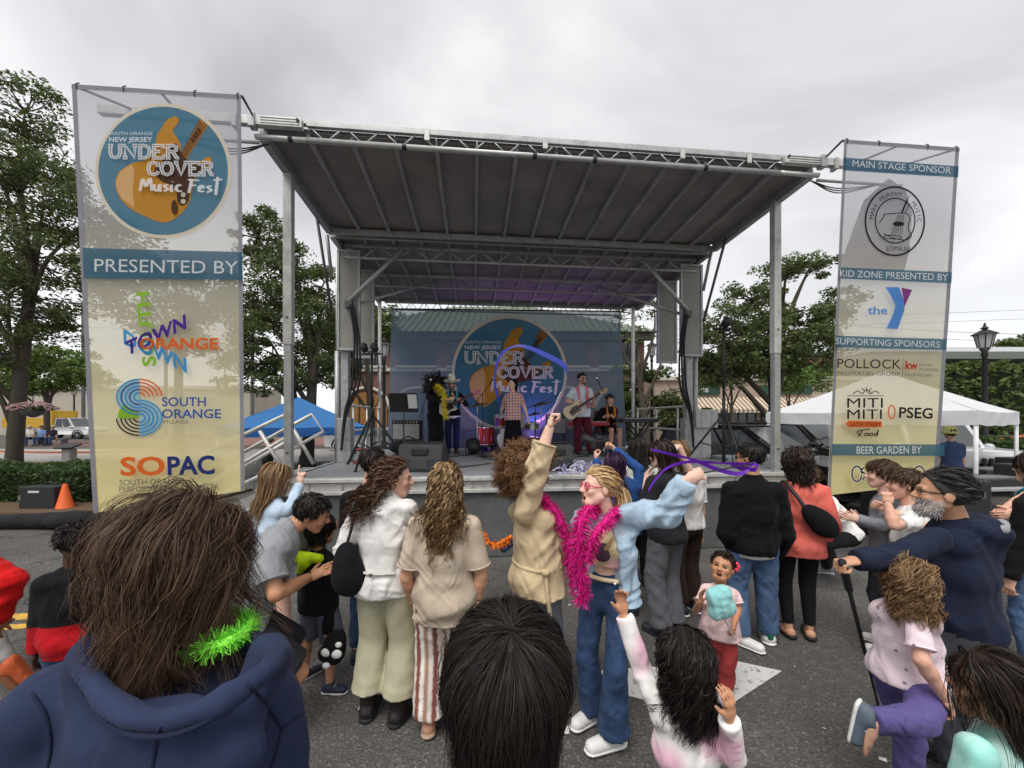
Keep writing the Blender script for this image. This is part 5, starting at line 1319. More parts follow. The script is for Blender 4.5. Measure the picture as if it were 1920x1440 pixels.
def logo(sh, cx, cy, r, ry=None):
    ry = ry or r
    X = lambda p: np.asarray(p, float) * A(r, ry) + A(cx, cy)
    sh.put('logo_ring', stroke2d(ell2d(cx, cy, r * 0.975, ry * 0.975, 96), r * 0.055, True), K_cream)
    sh.put('logo_disc', poly_tri(ell2d(cx, cy, r * 0.95, ry * 0.95, 96)), K_blue)
    sh.put('guitar_neck', poly_tri(X(lg([(1005, 245), (1050, 272), (1092, 310), (872, 648), (812, 612)]))), K_wood)
    sh.put('guitar_body', poly_tri(X(BODY)), K_gold)
    sh.put('guitar_shine', poly_tri(X(lg([(135, 900), (185, 795), (300, 720), (330, 800), (310, 1000), (330, 1180), (200, 1085), (148, 990)]))), K_sand)
    sh.put('guitar_guard', poly_tri(X(GUARD)), K_brown)
    sh.put('guitar_neck', join2d([stroke2d(X(lg([(1005 + i * 22 - 0, 258 + i * 14), (815 + i * 14, 610 + i * 9)])), r * 0.010) for i in range(4)]), K_brown)
    sh.put('guitar_marks', join2d([stroke2d(X(lg([(985 - i * 22, 345 + i * 34), (1010 - i * 22, 375 + i * 34)])), r * 0.04) for i in range(4)]), K_brown)
    sh.put('guitar_knobs', join2d([poly_tri(X(lg(ell2d(836, y, 26, 26, 16)))) for y in (1040, 1110)]), K_cream)
    sh.put('guitar_jack', poly_tri(X(lg(ell2d(745, 1170, 32, 75, 20)))), K_brown)
    B = lambda a, b_: (X(lg([a]))[0], X(lg([b_]))[0])
    hgt = r / 707
    sh.text('SOUTH ORANGE', *B((75, 420), (525, 420)), 34 * hgt, K_white, 0.0)
    sh.text('NEW JERSEY', *B((75, 492), (525, 492)), 50 * hgt, K_white, 0.022)
    sh.text('', *B((70, 668), (808, 668)), 143 * hgt, K_white, raw=slab('UNDER', 0.24)); sh.text('', *B((70, 668), (808, 668)), 143 * hgt, K_blue if False else K_brown, raw=slab('UNDER', 0.028), name='lettering_inline')
    sh.text('', *B((470, 845), (1168, 845)), 143 * hgt, K_white, raw=slab('COVER', 0.24)); sh.text('', *B((470, 845), (1168, 845)), 143 * hgt, K_brown, raw=slab('COVER', 0.028), name='lettering_inline')
    sh.text('', *B((400, 1010), (1250, 1030)), 135 * hgt, K_white, raw=script(0.115))

# cloth of the side banners: woven mesh, lilac grey above running to pale yellow below; sky and trees glow through
def banner_mat(name, top, bot, z0, z1, transp, trans=0.55):
    m, nt, out = new_mat(name); L = nt.links.new
    g_ = N(nt, 'ShaderNodeNewGeometry'); sp = N(nt, 'ShaderNodeSeparateXYZ'); L(g_.outputs['Position'], sp.inputs[0])
    mr = N(nt, 'ShaderNodeMapRange', {1: z0, 2: z1, 3: 0.0, 4: 1.0}); L(sp.outputs['Z'], mr.inputs[0])
    mx = N(nt, 'ShaderNodeMix', data_type='RGBA'); mx.inputs['A'].default_value = (*bot, 1); mx.inputs['B'].default_value = (*top, 1); L(mr.outputs[0], mx.inputs['Factor'])
    tcn = N(nt, 'ShaderNodeTexCoord'); nz = N(nt, 'ShaderNodeTexNoise', {'Scale': 180.0, 'Detail': 2.0}); L(tcn.outputs['Object'], nz.inputs['Vector'])
    nv = N(nt, 'ShaderNodeMapRange', {1: 0.3, 2: 0.7, 3: 0.93, 4: 1.06}); L(nz.outputs['Fac'], nv.inputs[0])
    vm = N(nt, 'ShaderNodeVectorMath', operation='SCALE'); L(mx.outputs['Result'], vm.inputs[0]); L(nv.outputs[0], vm.inputs['Scale'])
    d = N(nt, 'ShaderNodeBsdfPrincipled', {'Roughness': 0.75, 'Specular IOR Level': 0.15}); L(vm.outputs[0], d.inputs['Base Color'])
    cr = N(nt, 'ShaderNodeTexNoise', {'Scale': 1.3, 'Detail': 3.0, 'Distortion': 0.8}); L(tcn.outputs['Object'], cr.inputs['Vector'])
    bp = N(nt, 'ShaderNodeBump', {'Strength': 0.35, 'Distance': 0.05}); L(cr.outputs['Fac'], bp.inputs['Height']); L(bp.outputs[0], d.inputs['Normal'])
    t = N(nt, 'ShaderNodeBsdfTranslucent'); L(vm.outputs[0], t.inputs['Color'])
    tm = N(nt, 'ShaderNodeMapRange', {1: 0.0, 2: 1.0, 3: trans * 0.45, 4: trans}); L(mr.outputs[0], tm.inputs[0]); tq = N(nt, 'ShaderNodeMapRange', {1: 0.0, 2: 1.0, 3: transp * 0.35, 4: transp}); L(mr.outputs[0], tq.inputs[0])
    s1 = N(nt, 'ShaderNodeMixShader'); L(tm.outputs[0], s1.inputs[0]); L(d.outputs[0], s1.inputs[1]); L(t.outputs[0], s1.inputs[2])
    tp = N(nt, 'ShaderNodeBsdfTransparent'); s2 = N(nt, 'ShaderNodeMixShader'); L(tq.outputs[0], s2.inputs[0]); L(s1.outputs[0], s2.inputs[1]); L(tp.outputs[0], s2.inputs[2]); L(s2.outputs[0], out.inputs['Surface'])
    return m
M_ban = banner_mat('banner_mesh', srgb(204, 202, 212), srgb(254, 240, 172), 1.1, 4.6, 0.40, 0.65)
M_back = banner_mat('backdrop_mesh', srgb(112, 134, 150), srgb(108, 122, 140), 1.6, 4.6, 0.26, 0.35)
M_hem = mat('banner_hem', srgb(150, 150, 158), 0.8, trans=0.3)
M_darkpipe = mat('banner_frame', (0.10, 0.10, 0.105), 0.5, metal=0.4)
def hang(th, sh, quad, arms, fr_a):
    """frame tube along the top edge with ties and the arms that carry it"""
    P = sh.P([quad[0], quad[1]], -0.02)
    th.part('top_bar', G().tube([P[0], P[1]], 0.013, 8), M_darkpipe, smooth=True)
    for k in (0.03, 0.3, 0.72, 0.98):
        c = lerp(P[0], P[1], k); th.part('tie', G().tube([c + A(0, -0.02, -0.05), c + A(0, -0.03, 0), c + A(0, 0.0, 0.03)], 0.006, 5), M_black)
    for k, e_ in fr_a: th.part('frame_arm', G().tube([lerp(P[0], P[1], k), e_], 0.013, 8), M_darkpipe, smooth=True)
def top_b(px, py, b): return SW(px, py, b)
# left banner
QL = [(135, 158), (452, 178), (459, 920), (175, 962)]
tl, tr, bl = top_b(*QL[0], -0.95), top_b(*QL[1], -0.95), top_b(*QL[3], -0.68)
lb = Thing('sponsor_banner', 'tall see-through sponsor banner hanging left of the stage', 'banner', A(*((tl + tr) / 2)[:2], 0.7))
sl_ = Sheet(lb, tl, tr, bl, 0.004, 0.4)
sl_.cloth(QL, M_ban)
hang(lb, sl_, QL, None, [(0.0, S(-4.2, -0.56, 5.24)), (0.5, S(-3.75, -0.56, 5.24)), (1.0, S(-2.98, -0.56, 5.27))])
sl_.put('hem', join2d([stroke2d(catmull([QL[0], lerp(A(*QL[0]), A(*QL[3]), 0.5), QL[3]], 6) + A(5, 0), 9), stroke2d(catmull([QL[1], lerp(A(*QL[1]), A(*QL[2]), 0.5), QL[2]], 6) - A(4, 0), 7), stroke2d(np.array([lerp(A(*QL[0]), A(*QL[1]), k) for k in np.linspace(0, 1, 10)]) + A(0, 5), 8)]), M_hem)
logo(sl_, 307, 321, 127, 126)
def band(sh, p, m=K_band):
    q = np.array(p, float); n = 14; up_ = [lerp(q[0], q[1], k) for k in np.linspace(0, 1, n)]; dn = [lerp(q[3], q[2], k) for k in np.linspace(0, 1, n)]
    sh.put('band', (np.array(up_ + dn), [(i, i + 1, n + i + 1, n + i) for i in range(n - 1)]), m)
band(sl_, [(161, 467), (457, 474), (457, 526), (163, 524)])
sl_.text('PRESENTED BY', (183, 511), (449, 515), 25, K_white, 0.0)
sl_.text('SOUTH', (297, 686), (284, 548), 25, K_lime, 0.03, up=(-25, 2)); 
sl_.text('DOWN', (238, 645), (355, 699), 27, K_sky, 0.03, up=(-1, -27)); sl_.text('TOWN', (243, 668), (354, 616), 27, K_purple, 0.03, up=(-2, -27)); sl_.text('ORANGE', (267, 655), (414, 655), 21, K_orange, 0.03)
c1, c2 = A(263, 744), A(263, 783)
for i in range(5):
    r = 8 + i * 6.2; r2 = 41 - r; kx = 1.27
    for a0, a1, mm in ((pi / 2, 1.5 * pi, K_royal if i % 2 else K_sky), (0.05, pi / 2, K_orange)):
        sl_.put('emblem_arc', stroke2d(ell2d(*c1, r * kx, r, 16, a0, a1), 2.6), mm, lay=8)
    if r2 > 4:
        for a0, a1, mm in ((pi / 2, -pi / 2, K_sky), (-pi / 2, -pi + 0.05, K_black)):
            sl_.put('emblem_arc', stroke2d(ell2d(*c2, r2 * kx, r2, 16, a0, a1), 2.6), mm, lay=8)
sl_.put('emblem_wedge', poly_tri([(222, 784), (226, 768), (236, 757), (246, 766), (256, 772), (262, 773), (262, 784)]), K_lime, lay=6)
sl_.put('emblem_disc', poly_tri(ell2d(*c1, 34 * 1.2, 32, 40, pi / 2, 1.5 * pi)), K_pale, lay=4)
sl_.put('emblem_disc', poly_tri(ell2d(*c2, 34 * 1.2, 32, 40, pi / 2, -pi / 2)), K_pale, lay=4)
sl_.text('SOUTH', (314, 761), (395, 761), 17, K_royal, 0.015); sl_.text('ORANGE', (314, 783), (423, 783), 17, K_royal, 0.015); sl_.text('VILLAGE', (315, 793), (363, 793), 7, K_grey, 0.0)
sl_.text('SO', (238, 888), (320, 887), 34, K_orange, 0.03); sl_.text('PAC', (325, 887), (412, 885), 34, K_navy, 0.03)
sl_.text('SOUTH ORANGE', (237, 907), (356, 904), 11, K_grey, 0.0); sl_.text('PERFORMING ARTS CENTER', (237, 919), (420, 915), 11, K_grey, 0.0)
# right banner
QR = [(1582, 262), (1799, 277), (1757, 905), (1552, 929)]
tl, tr, bl = top_b(*QR[0], -0.95), top_b(*QR[1], -0.95), top_b(*QR[3], -0.62)
rb = Thing('sponsor_banner', 'tall see-through sponsor banner hanging right of the stage', 'banner', A(*((tl + tr) / 2)[:2], 0.7))
sr_ = Sheet(rb, tl, tr, bl, 0.004, 2.0)
sr_.cloth(QR, M_ban)
hang(rb, sr_, QR, None, [(0.0, S(4.05, -0.56, 5.27)), (0.5, S(4.5, -0.56, 5.24)), (1.0, S(5.15, -0.56, 5.24))])
sr_.put('hem', join2d([stroke2d(catmull([QR[0], lerp(A(*QR[0]), A(*QR[3]), 0.5), QR[3]], 6) + A(3, 0), 5), stroke2d(catmull([QR[1], lerp(A(*QR[1]), A(*QR[2]), 0.5), QR[2]], 6) - A(4, 0), 7), stroke2d(np.array([lerp(A(*QR[0]), A(*QR[1]), k) for k in np.linspace(0, 1, 10)]) + A(0, 4), 7)]), M_hem)
tp_ = [SP(*p, -0.4) for p in ((1626, 372), (1668, 333), (1700, 356), (1712, 400), (1706, 470), (1698, 506), (1578, 506), (1590, 470))]
solo('folded_tarp', G().prism([(a, z) for a, z in tp_], SO + EY * -0.4, EX, EZ, -0.06), mat('tarp_grey', (0.30, 0.30, 0.31), 0.8, var=0.15), 'grey folded side tarp hanging behind the right banner', 'tarp', bev=0.02)
band(sr_, [(1581, 296), (1797, 312), (1796, 333), (1580, 320)]); sr_.text('MAIN STAGE SPONSOR', (1597, 313), (1782, 326), 13, K_white, 0.0)
cc = A(1677, 415)
sr_.put('badge_ring', stroke2d(ell2d(*cc, 55, 64, 64), 3.2, True), K_black); sr_.put('badge_ring', stroke2d(ell2d(cc[0] + 0.5, cc[1] - 1, 37, 42, 48), 2.2, True), K_black)
def arc_text(sh, word, c, rx, ry, a0, a1, hpx, m, bold=0.0):
    n = len(word)
    for i, ch in enumerate(word):
        if ch == ' ': continue
        t = lerp(a0, a1, i / (n - 1)); p = c + A(rx * cos(t), -ry * sin(t)); tg = unit(A(rx * sin(t), ry * cos(t))) * (1 if a1 < a0 else -1)
        v, f, w = text2d(ch, bold); wpx = hpx * w
        sh.text(ch, p - tg * wpx / 2, p + tg * wpx / 2, hpx, m, bold, lay=8)
arc_text(sr_, "MARK MURPHY'S MUSIC", cc, 41, 47, rad(172), rad(2), 8.5, K_black)
sr_.text('SOMA,NJ', (1656, 472), (1700, 473), 9.5, K_black, 0.0)
sr_.put('badge_guitar', join2d([stroke2d(catmull([(1643, 420), (1652, 408), (1654, 404), (1690, 402), (1700, 410), (1698, 422), (1697, 432), (1703, 444), (1692, 452), (1668, 448), (1652, 440)], 4), 1.8), stroke2d(np.array([(1685, 402), (1693, 382), (1696, 378)]), 3.5), stroke2d(np.array([(1690, 403), (1700, 384)]), 1.4), stroke2d(catmull([(1651, 446), (1660, 443), (1684, 446), (1680, 450), (1656, 449), (1651, 446)], 4), 1.6), poly_tri(ell2d(1679, 422, 11, 4.5, 18))] + [stroke2d(np.array([(1665 + i * 4, 443), (1678 + i * 2.2, 405)]), 0.8) for i in range(6)]), K_black)
band(sr_, [(1572, 503), (1777, 512), (1776, 533), (1571, 524)]); sr_.text('KID ZONE PRESENTED BY', (1569, 520), (1769, 528), 13, K_white, 0.0)
sr_.put('emblem_bar', poly_tri([(1654, 540), (1679, 540), (1683, 552), (1690, 570), (1688, 585), (1676, 618), (1656, 617), (1668, 590), (1672, 575), (1664, 556)]), K_y); sr_.put('emblem_bar', poly_tri([(1683, 541), (1703, 545), (1689, 575)]), K_plum)
sr_.text('the', (1620, 590), (1657, 590), 15, K_y, 0.02)
band(sr_, [(1560, 630), (1766, 637), (1765, 657), (1559, 652)]); sr_.text('SUPPORTING SPONSORS', (1560, 646), (1753, 653), 12.5, K_white, 0.0)
sr_.text('POLLOCK', (1563, 690), (1681, 692), 18, K_black, 0.0); sr_.text('PROPERTIES GROUP', (1563, 703), (1679, 705), 7.5, K_grey, 0.0); sr_.put('rule', stroke2d(np.array([(1685, 672), (1683, 706)]), 0.9), K_grey)
sr_.text('kw', (1688, 692), (1711, 693), 16, K_red, 0.03); sr_.text('PREMIER', (1714, 687), (1738, 688), 5, K_grey); sr_.text('PROPERTIES', (1714, 695), (1749, 697), 5, K_grey); sr_.text('KELLERWILLIAMS', (1687, 705), (1737, 707), 5.5, K_grey)
sr_.put('flourish', join2d([stroke2d(catmull(p, 5), 1.6) for p in ([(1591, 738), (1600, 733), (1608, 738), (1615, 731), (1625, 736)], [(1640, 738), (1632, 733), (1624, 738), (1616, 734)], [(1616, 726), (1616, 734)], [(1607, 728), (1613, 733)], [(1625, 728), (1619, 733)])] + [stroke2d(np.array([(1580, 742), (1648, 742)]), 1.2)]), K_black)
sr_.text('MITI', (1580, 764), (1646, 764), 19, K_black, 0.0); sr_.text('MITI', (1580, 785), (1644, 785), 19, K_black, 0.0)
sr_.put('ribbon', poly_tri([(1577, 794), (1582, 788), (1643, 789), (1644, 800), (1582, 800)]), K_orange); sr_.text('LATIN STREET', (1585, 798), (1642, 799), 7.5, K_brown, 0.01)
sr_.put('script', join2d([stroke2d(catmull(p, 5), 1.8) for p in ([(1606, 816), (1598, 808), (1622, 803)], [(1608, 805), (1604, 812), (1599, 818)], [(1615, 811), (1611, 814), (1616, 816), (1619, 812), (1615, 811)], [(1623, 811), (1620, 815), (1625, 816), (1627, 812), (1623, 811)], [(1634, 811), (1629, 814), (1633, 816), (1637, 804), (1635, 816)])]), K_black)
sr_.put('oval', stroke2d(ell2d(1661, 772, 6, 12, 28), 2.6, True), K_orange); sr_.text('PSEG', (1674, 782), (1736, 784), 20, K_black, 0.02)
band(sr_, [(1551, 831), (1758, 832), (1758, 853), (1551, 852)]); sr_.text('BEER GARDEN BY', (1596, 849), (1715, 848), 14, K_white, 0.01)
for kk, mm in ((5.0, K_white), (2.6, K_black)):
    sr_.put('logo_script', join2d([stroke2d(q_ if len(q_) > 12 else catmull(q_, 5), kk) for q_ in (list(ell2d(1596, 886, 9, 14, 28)), [(1610, 874), (1604, 880), (1612, 888), (1606, 897)], [(1614, 878), (1622, 876)], [(1619, 877), (1617, 896)], [(1630, 877), (1625, 878), (1625, 895), (1631, 895)], [(1635, 896), (1635, 878), (1641, 882), (1636, 887), (1642, 896)], [(1674, 872), (1676, 896)], [(1682, 893), (1682, 875), (1688, 884), (1692, 875), (1692, 893)], list(ell2d(1710, 884, 10, 12, 28)))]), mm)
# rear backdrop
QB = [(734, 578), (1163, 583), (1173, 806), (728, 806)]
tl, tr, bl = SW(*QB[0], 4.85), SW(*QB[1], 4.85), SW(*QB[3], 4.85)
bd = Thing('stage_backdrop', 'wide blue printed mesh backdrop hanging across the back of the stage', 'backdrop', S(0.4, 4.85, D))
sb_ = Sheet(bd, tl, tr, bl, 0.006, 1.0)
sb_.cloth(QB, M_back, 40, 30)
sb_.th.part('lower_cloth', G().grid(np.array([[S(a, 4.83 + 0.03 * sin(a * 6), z) for a in np.linspace(SP(728, 806, 4.85)[0], SP(1173, 806, 4.85)[0], 60)] for z in (SP(728, 806, 4.85)[1] + 0.02, D + 0.02)])), cloth('backdrop_lower', srgb(104, 110, 132), fold=0.5))
sb_.put('hem', join2d([stroke2d(np.array([lerp(A(*QB[0]), A(*QB[1]), k) for k in np.linspace(0, 1, 20)]) + A(0, 1), 2.5)]), K_black)
for k in np.linspace(0.02, 0.98, 16):
    p = sb_.P([lerp(A(*QB[0]), A(*QB[1]), k)])[0]; bd.part('tie', G().tube([p, p + A(0, 0.05, 0.14)], 0.006, 4), K_black)
logo(sb_, 955, 700, 108, 108)
# ------------------------------------------------------------------ buildings
M_brick = None
def brick_mat(name, c1, c2, mortar, sx=4.5):
    m, nt, out = new_mat(name); L = nt.links.new
    b = N(nt, 'ShaderNodeBsdfPrincipled', {'Roughness': 0.9}); tcn = N(nt, 'ShaderNodeTexCoord')
    mp = N(nt, 'ShaderNodeMapping'); mp.inputs['Rotation'].default_value = (rad(90), 0, 0); L(tcn.outputs['Object'], mp.inputs['Vector'])
    br = N(nt, 'ShaderNodeTexBrick', {'Scale': sx, 'Mortar Size': 0.012, 'Color1': (*c1, 1), 'Color2': (*c2, 1), 'Mortar': (*mortar, 1)}); L(mp.outputs[0], br.inputs['Vector'])
    L(br.outputs['Color'], b.inputs['Base Color']); L(b.outputs[0], out.inputs['Surface']); return m
M_brick = brick_mat('brick_wall', (0.135, 0.060, 0.046), (0.20, 0.090, 0.068), (0.16, 0.14, 0.12))
M_tile = mat('roof_tiles_green', (0.17, 0.20, 0.16), 0.8, var=0.25, vs=10)
M_trim = mat('stone_trim', (0.56, 0.53, 0.47), 0.8, var=0.1)
M_glass = mat('window_glass', (0.03, 0.036, 0.042), 0.08, spec=0.6, var=0.1)
M_frame = mat('dark_window_frame', (0.025, 0.035, 0.03), 0.5)
M_warm = mat('warm_timber_door', (0.30, 0.135, 0.035), 0.6, var=0.3, vs=5)
M_beige = mat('beige_wall', (0.46, 0.415, 0.34), 0.85, var=0.08, vs=1.5, dirt=(0.36, 0.32, 0.26), ds=0.4)
def window(th, x0, x1, z0, z1, y, m=M_glass, nx=3, nz=2, name='window'):
    w_ = th.part(name, G().box(((x0 + x1) / 2, y, (z0 + z1) / 2), (x1 - x0, 0.06, z1 - z0)), m)
    g = G()
    for x in np.linspace(x0, x1, nx + 1): g.box((x, y - 0.05, (z0 + z1) / 2), (0.07, 0.06, z1 - z0 + 0.07))
    for z in np.linspace(z0, z1, nz + 1): g.box(((x0 + x1) / 2, y - 0.055, z), (x1 - x0, 0.05, 0.07))
    th.part('window_frame', g, M_frame, under=w_)
    th.part('window_sill', G().box(((x0 + x1) / 2, y - 0.12, z0 - 0.12), (x1 - x0 + 0.4, 0.25, 0.14)), M_trim, under=w_)
    return w_
YB = 25.0
bb = Thing('brick_building', 'two storey brick building with green tiled hip roof behind the stage', 'building', A(-1, YB, 0))
x0, x1 = -11.2, 8.6
bb.part('wall', G().box(((x0 + x1) / 2, YB + 5, 3.7), (x1 - x0, 10, 7.4)), M_brick)
ez = 7.4
rf = bb.part('roof', G().add([(x0 - .7, YB - .7, ez), (x1 + .7, YB - .7, ez), (x1 + .7, YB + 10.7, ez), (x0 - .7, YB + 10.7, ez), (x0 + 6.6, YB + 5, 10.6), (x1 - 7.2, YB + 5, 10.6)], [(0, 1, 5, 4), (1, 2, 5), (2, 3, 4, 5), (3, 0, 4), (3, 2, 1, 0)]), M_tile)
for k, xx in enumerate(np.arange(x0 - 0.5, x1 + 0.6, 0.45)):
    t = min(1, min((xx - x0 + .7) / 7.3, (x1 + .7 - xx) / 7.9)); bb.part('tile_ridge', G().tube([(xx, YB - .7, ez + 0.05), (xx, YB - .7 + 5.7 * t, ez + 0.05 + 3.2 * t)], 0.07, 5), M_tile, under=rf)
bb.part('cornice', G().box(((x0 + x1) / 2, YB - 0.25, ez - 0.25), (x1 - x0 + 0.9, 0.5, 0.45)), mat('dark_cornice', (0.05, 0.045, 0.04), 0.7))
bb.part('belt_course', G().box(((x0 + x1) / 2, YB - 0.08, 5.05), (x1 - x0 + 0.1, 0.2, 0.22)), M_trim)
for i in range(6):
    cx_ = x0 + 1.75 + i * 3.28
    window(bb, cx_ - 1.15, cx_ + 1.15, 5.35, 6.85, YB - 0.02, nx=4)
    ar = [(cx_ + 1.35 * cos(t), 2.35 + 1.25 * sin(t)) for t in np.linspace(0, pi, 17)]
    d_ = bb.part('doorway', G().prism([(cx_ - 1.35, 0.1)] [:0] + [(cx_ + 1.35, 0.1)] + ar + [(cx_ - 1.35, 0.1)], (0, YB - 0.02, 0), (1, 0, 0), (0, 0, 1), 0.05), M_warm if i % 2 == 0 else M_glass)
    bb.part('arch_trim', G().tube([(p[0] * 1.0 + 0.0, YB - 0.06, p[1] + 0.12) for p in [(cx_ + 1.5 * cos(t), 2.35 + 1.4 * sin(t)) for t in np.linspace(0, pi, 17)]], 0.11, 6), M_trim, smooth=True, under=d_)
    g = G()
    for x in (cx_ - 0.45, cx_ + 0.45): g.box((x, YB - 0.08, 1.7), (0.09, 0.06, 3.2))
    bb.part('door_mullion', g, M_frame, under=d_)
# beige wall at far left
bw = Thing('retaining_building', 'long windowless beige building behind the pickup truck', 'building', A(-48, 44, 0))
bw.part('wall', G().box((-47, 47, 2.75), (34, 6, 5.5)), M_beige); bw.part('parapet', G().box((-47, 43.9, 5.4), (34.2, 0.3, 0.35)), M_trim)
# shops with striped awning
YS = 31.0
sh_ = Thing('shop_row', 'low shop row under a long striped awning right of the stage', 'building', A(20, YS, 0))
sh_.part('wall', G().box((20, YS + 4, 2.6), (17, 8, 5.2)), mat('shop_wall', (0.42, 0.33, 0.26), 0.85, var=0.15))
sh_.part('parapet', G().box((20, YS - 0.1, 5.1), (17.2, 0.3, 0.3)), M_trim)
xs = np.linspace(11.9, 28.2, 97); M_aw1 = mat('awning_cream', (0.62, 0.53, 0.40), 0.85); M_aw2 = mat('awning_brown', (0.24, 0.17, 0.12), 0.85)
for i in range(96):
    a, b_ = xs[i], xs[i + 1]
    sh_.part('awning_stripe', G().hexa([(a, YS - 1.5, 2.55), (b_, YS - 1.5, 2.55), (b_, YS, 3.55), (a, YS, 3.55), (a, YS - 1.5, 2.60), (b_, YS - 1.5, 2.60), (b_, YS, 3.60), (a, YS, 3.60)]).box(((a + b_) / 2, YS - 1.5, 2.45), (b_ - a, 0.03, 0.25)), M_aw1 if i % 2 else M_aw2)
for i in range(6):
    window(sh_, 12.3 + i * 2.6, 14.4 + i * 2.6, 0.7, 2.5, YS - 0.03, nx=3, nz=1, name='shop_window')
sg = sh_.part('shop_sign', G().box((15.4, YS - 0.12, 4.25), (2.6, 0.1, 0.9)), mat('sign_green', (0.02, 0.06, 0.04), 0.6))
tv, tf, tw = text2d('Sole', 0.02); sh_.part('lettering', G().add([(14.6 + p[0] * 0.5, YS - 0.18, 4.0 + p[1] * 0.5) for p in tv], tf), K_white, under=sg)
sg = sh_.part('shop_sign', G().box((22.0, YS - 0.12, 4.2), (4.2, 0.1, 0.7)), mat('sign_green', (0.02, 0.06, 0.04), 0.6))
tv, tf, tw = text2d('CLEANERS', 0.01); 
# red brick house far right of stage
rbk = Thing('brick_house', 'small red brick building above the shops beside the right banner', 'building', A(36, 46, 3))
rbk.part('wall', G().box((37.5, 49, 6.2), (7, 5, 6.5)), brick_mat('red_brick', (0.26, 0.075, 0.055), (0.34, 0.105, 0.075), (0.3, 0.25, 0.22)))
for x in (35.6, 38.6): window(rbk, x - 0.9, x + 0.9, 6.3, 7.9, 46.45, nx=2)
rbk.part('fence', G().box((36.5, 45.5, 4.6), (9, 0.1, 1.0)), mat('timber_fence', (0.16, 0.11, 0.08), 0.9, var=0.3, vs=8))
rbk.part('roof', G().box((37.5, 49, 9.6), (7.5, 5.5, 0.35)), M_steel)
# platform roof at the right
pr = Thing('platform_canopy', 'long flat grey green railway platform roof at right', 'canopy', A(45, 40, 0))
pr.part('roof', G().box((60, 42, 8.4), (46, 5, 0.75)), mat('platform_green', (0.17, 0.19, 0.165), 0.8, var=0.1)); pr.part('upper_roof', G().hexa([(37, 40, 8.8), (84, 40, 8.8), (84, 45, 8.8), (37, 45, 8.8), (39, 42, 9.7), (84, 42, 9.7), (84, 43, 9.7), (39, 43, 9.7)]), mat('platform_roof', (0.42, 0.43, 0.43), 0.7))
for x in np.arange(40, 80, 5.0): pr.part('column', G().tube([(x, 42, 0), (x, 42, 8.1)], 0.14, 8), M_steel)
# railway gantry
ga = Thing('railway_gantry', 'dark lattice railway gantry above the trees behind the left banner', 'gantry', A(-42, 40, 0))
gz = 12.8
for x in (-44.6, -36, -27): ga.part('mast', G().tube([(x, 40, 0), (x, 40, gz + 1.2)], 0.16, 6), M_steel)
for z in (gz, gz + 1.1): ga.part('chord', G().tube([(-46, 40, z), (-24, 40, z - 1.2)], 0.09, 6), M_steel)
for i in range(22):
    x = -46 + i; dz = -1.2 * i / 22; ga.part('web', G().tube([(x, 40, gz + dz + (1.1 if i % 2 else 0)), (x + 1, 40, gz + dz + (0 if i % 2 else 1.1))], 0.05, 5), M_steel)
for k, (a, b_) in enumerate((((-60, 45, 14), (70, 45, 15.0)), ((-60, 46, 13), (70, 46, 14.2)), ((20, 38, 12.4), (75, 38, 10.6)), ((20, 38, 11.6), (75, 38, 9.9)))):
    P = np.array([lerp(A(*a), A(*b_), t) - A(0, 0, 1.2 * 4 * t * (1 - t)) for t in np.linspace(0, 1, 16)])
    solo('overhead_wire', G().tube(P, 0.018, 4, caps=False), M_steel, ['thin overhead wire crossing high behind the stage', 'second thin overhead wire just below the highest one', 'thin power line above the platform roof', 'lower power line just above the platform roof'][k], 'wire')

# ------------------------------------------------------------------ vehicles
def wheel(th, c, r, w, ax):
    ty = th.part('wheel', G().lathe(np.asarray(c) - np.asarray(ax) * w / 2, [(r * 0.62, 0), (r * 0.94, 0), (r, w * 0.2), (r, w * 0.8), (r * 0.94, w), (r * 0.62, w)], 24, np.array([unit(np.cross(ax, (0, 0, 1))), (0, 0, 1), ax])), M_rubber, smooth=False)
    g = G().lathe(np.asarray(c) - np.asarray(ax) * w * 0.42, [(r * 0.63, 0), (r * 0.60, w * 0.84)], 20, np.array([unit(np.cross(ax, (0, 0, 1))), (0, 0, 1), ax]))
    th.part('rim', g, mat('wheel_rim', (0.42, 0.42, 0.43), 0.35, metal=0.8), under=ty)
    g = G()
    for k in range(5):
        t = k * 2 * pi / 5; u = unit(np.cross(ax, (0, 0, 1))) * cos(t) + A(0, 0, 1) * sin(t)
        for sgn in (-1, 1): g.bar(np.asarray(c) + ax * sgn * w * 0.44, np.asarray(c) + u * r * 0.58 + ax * sgn * w * 0.44, 0.05, 0.05)
    th.part('hub_spokes', g, mat('wheel_rim', (0.42, 0.42, 0.43), 0.35, metal=0.8), under=ty)
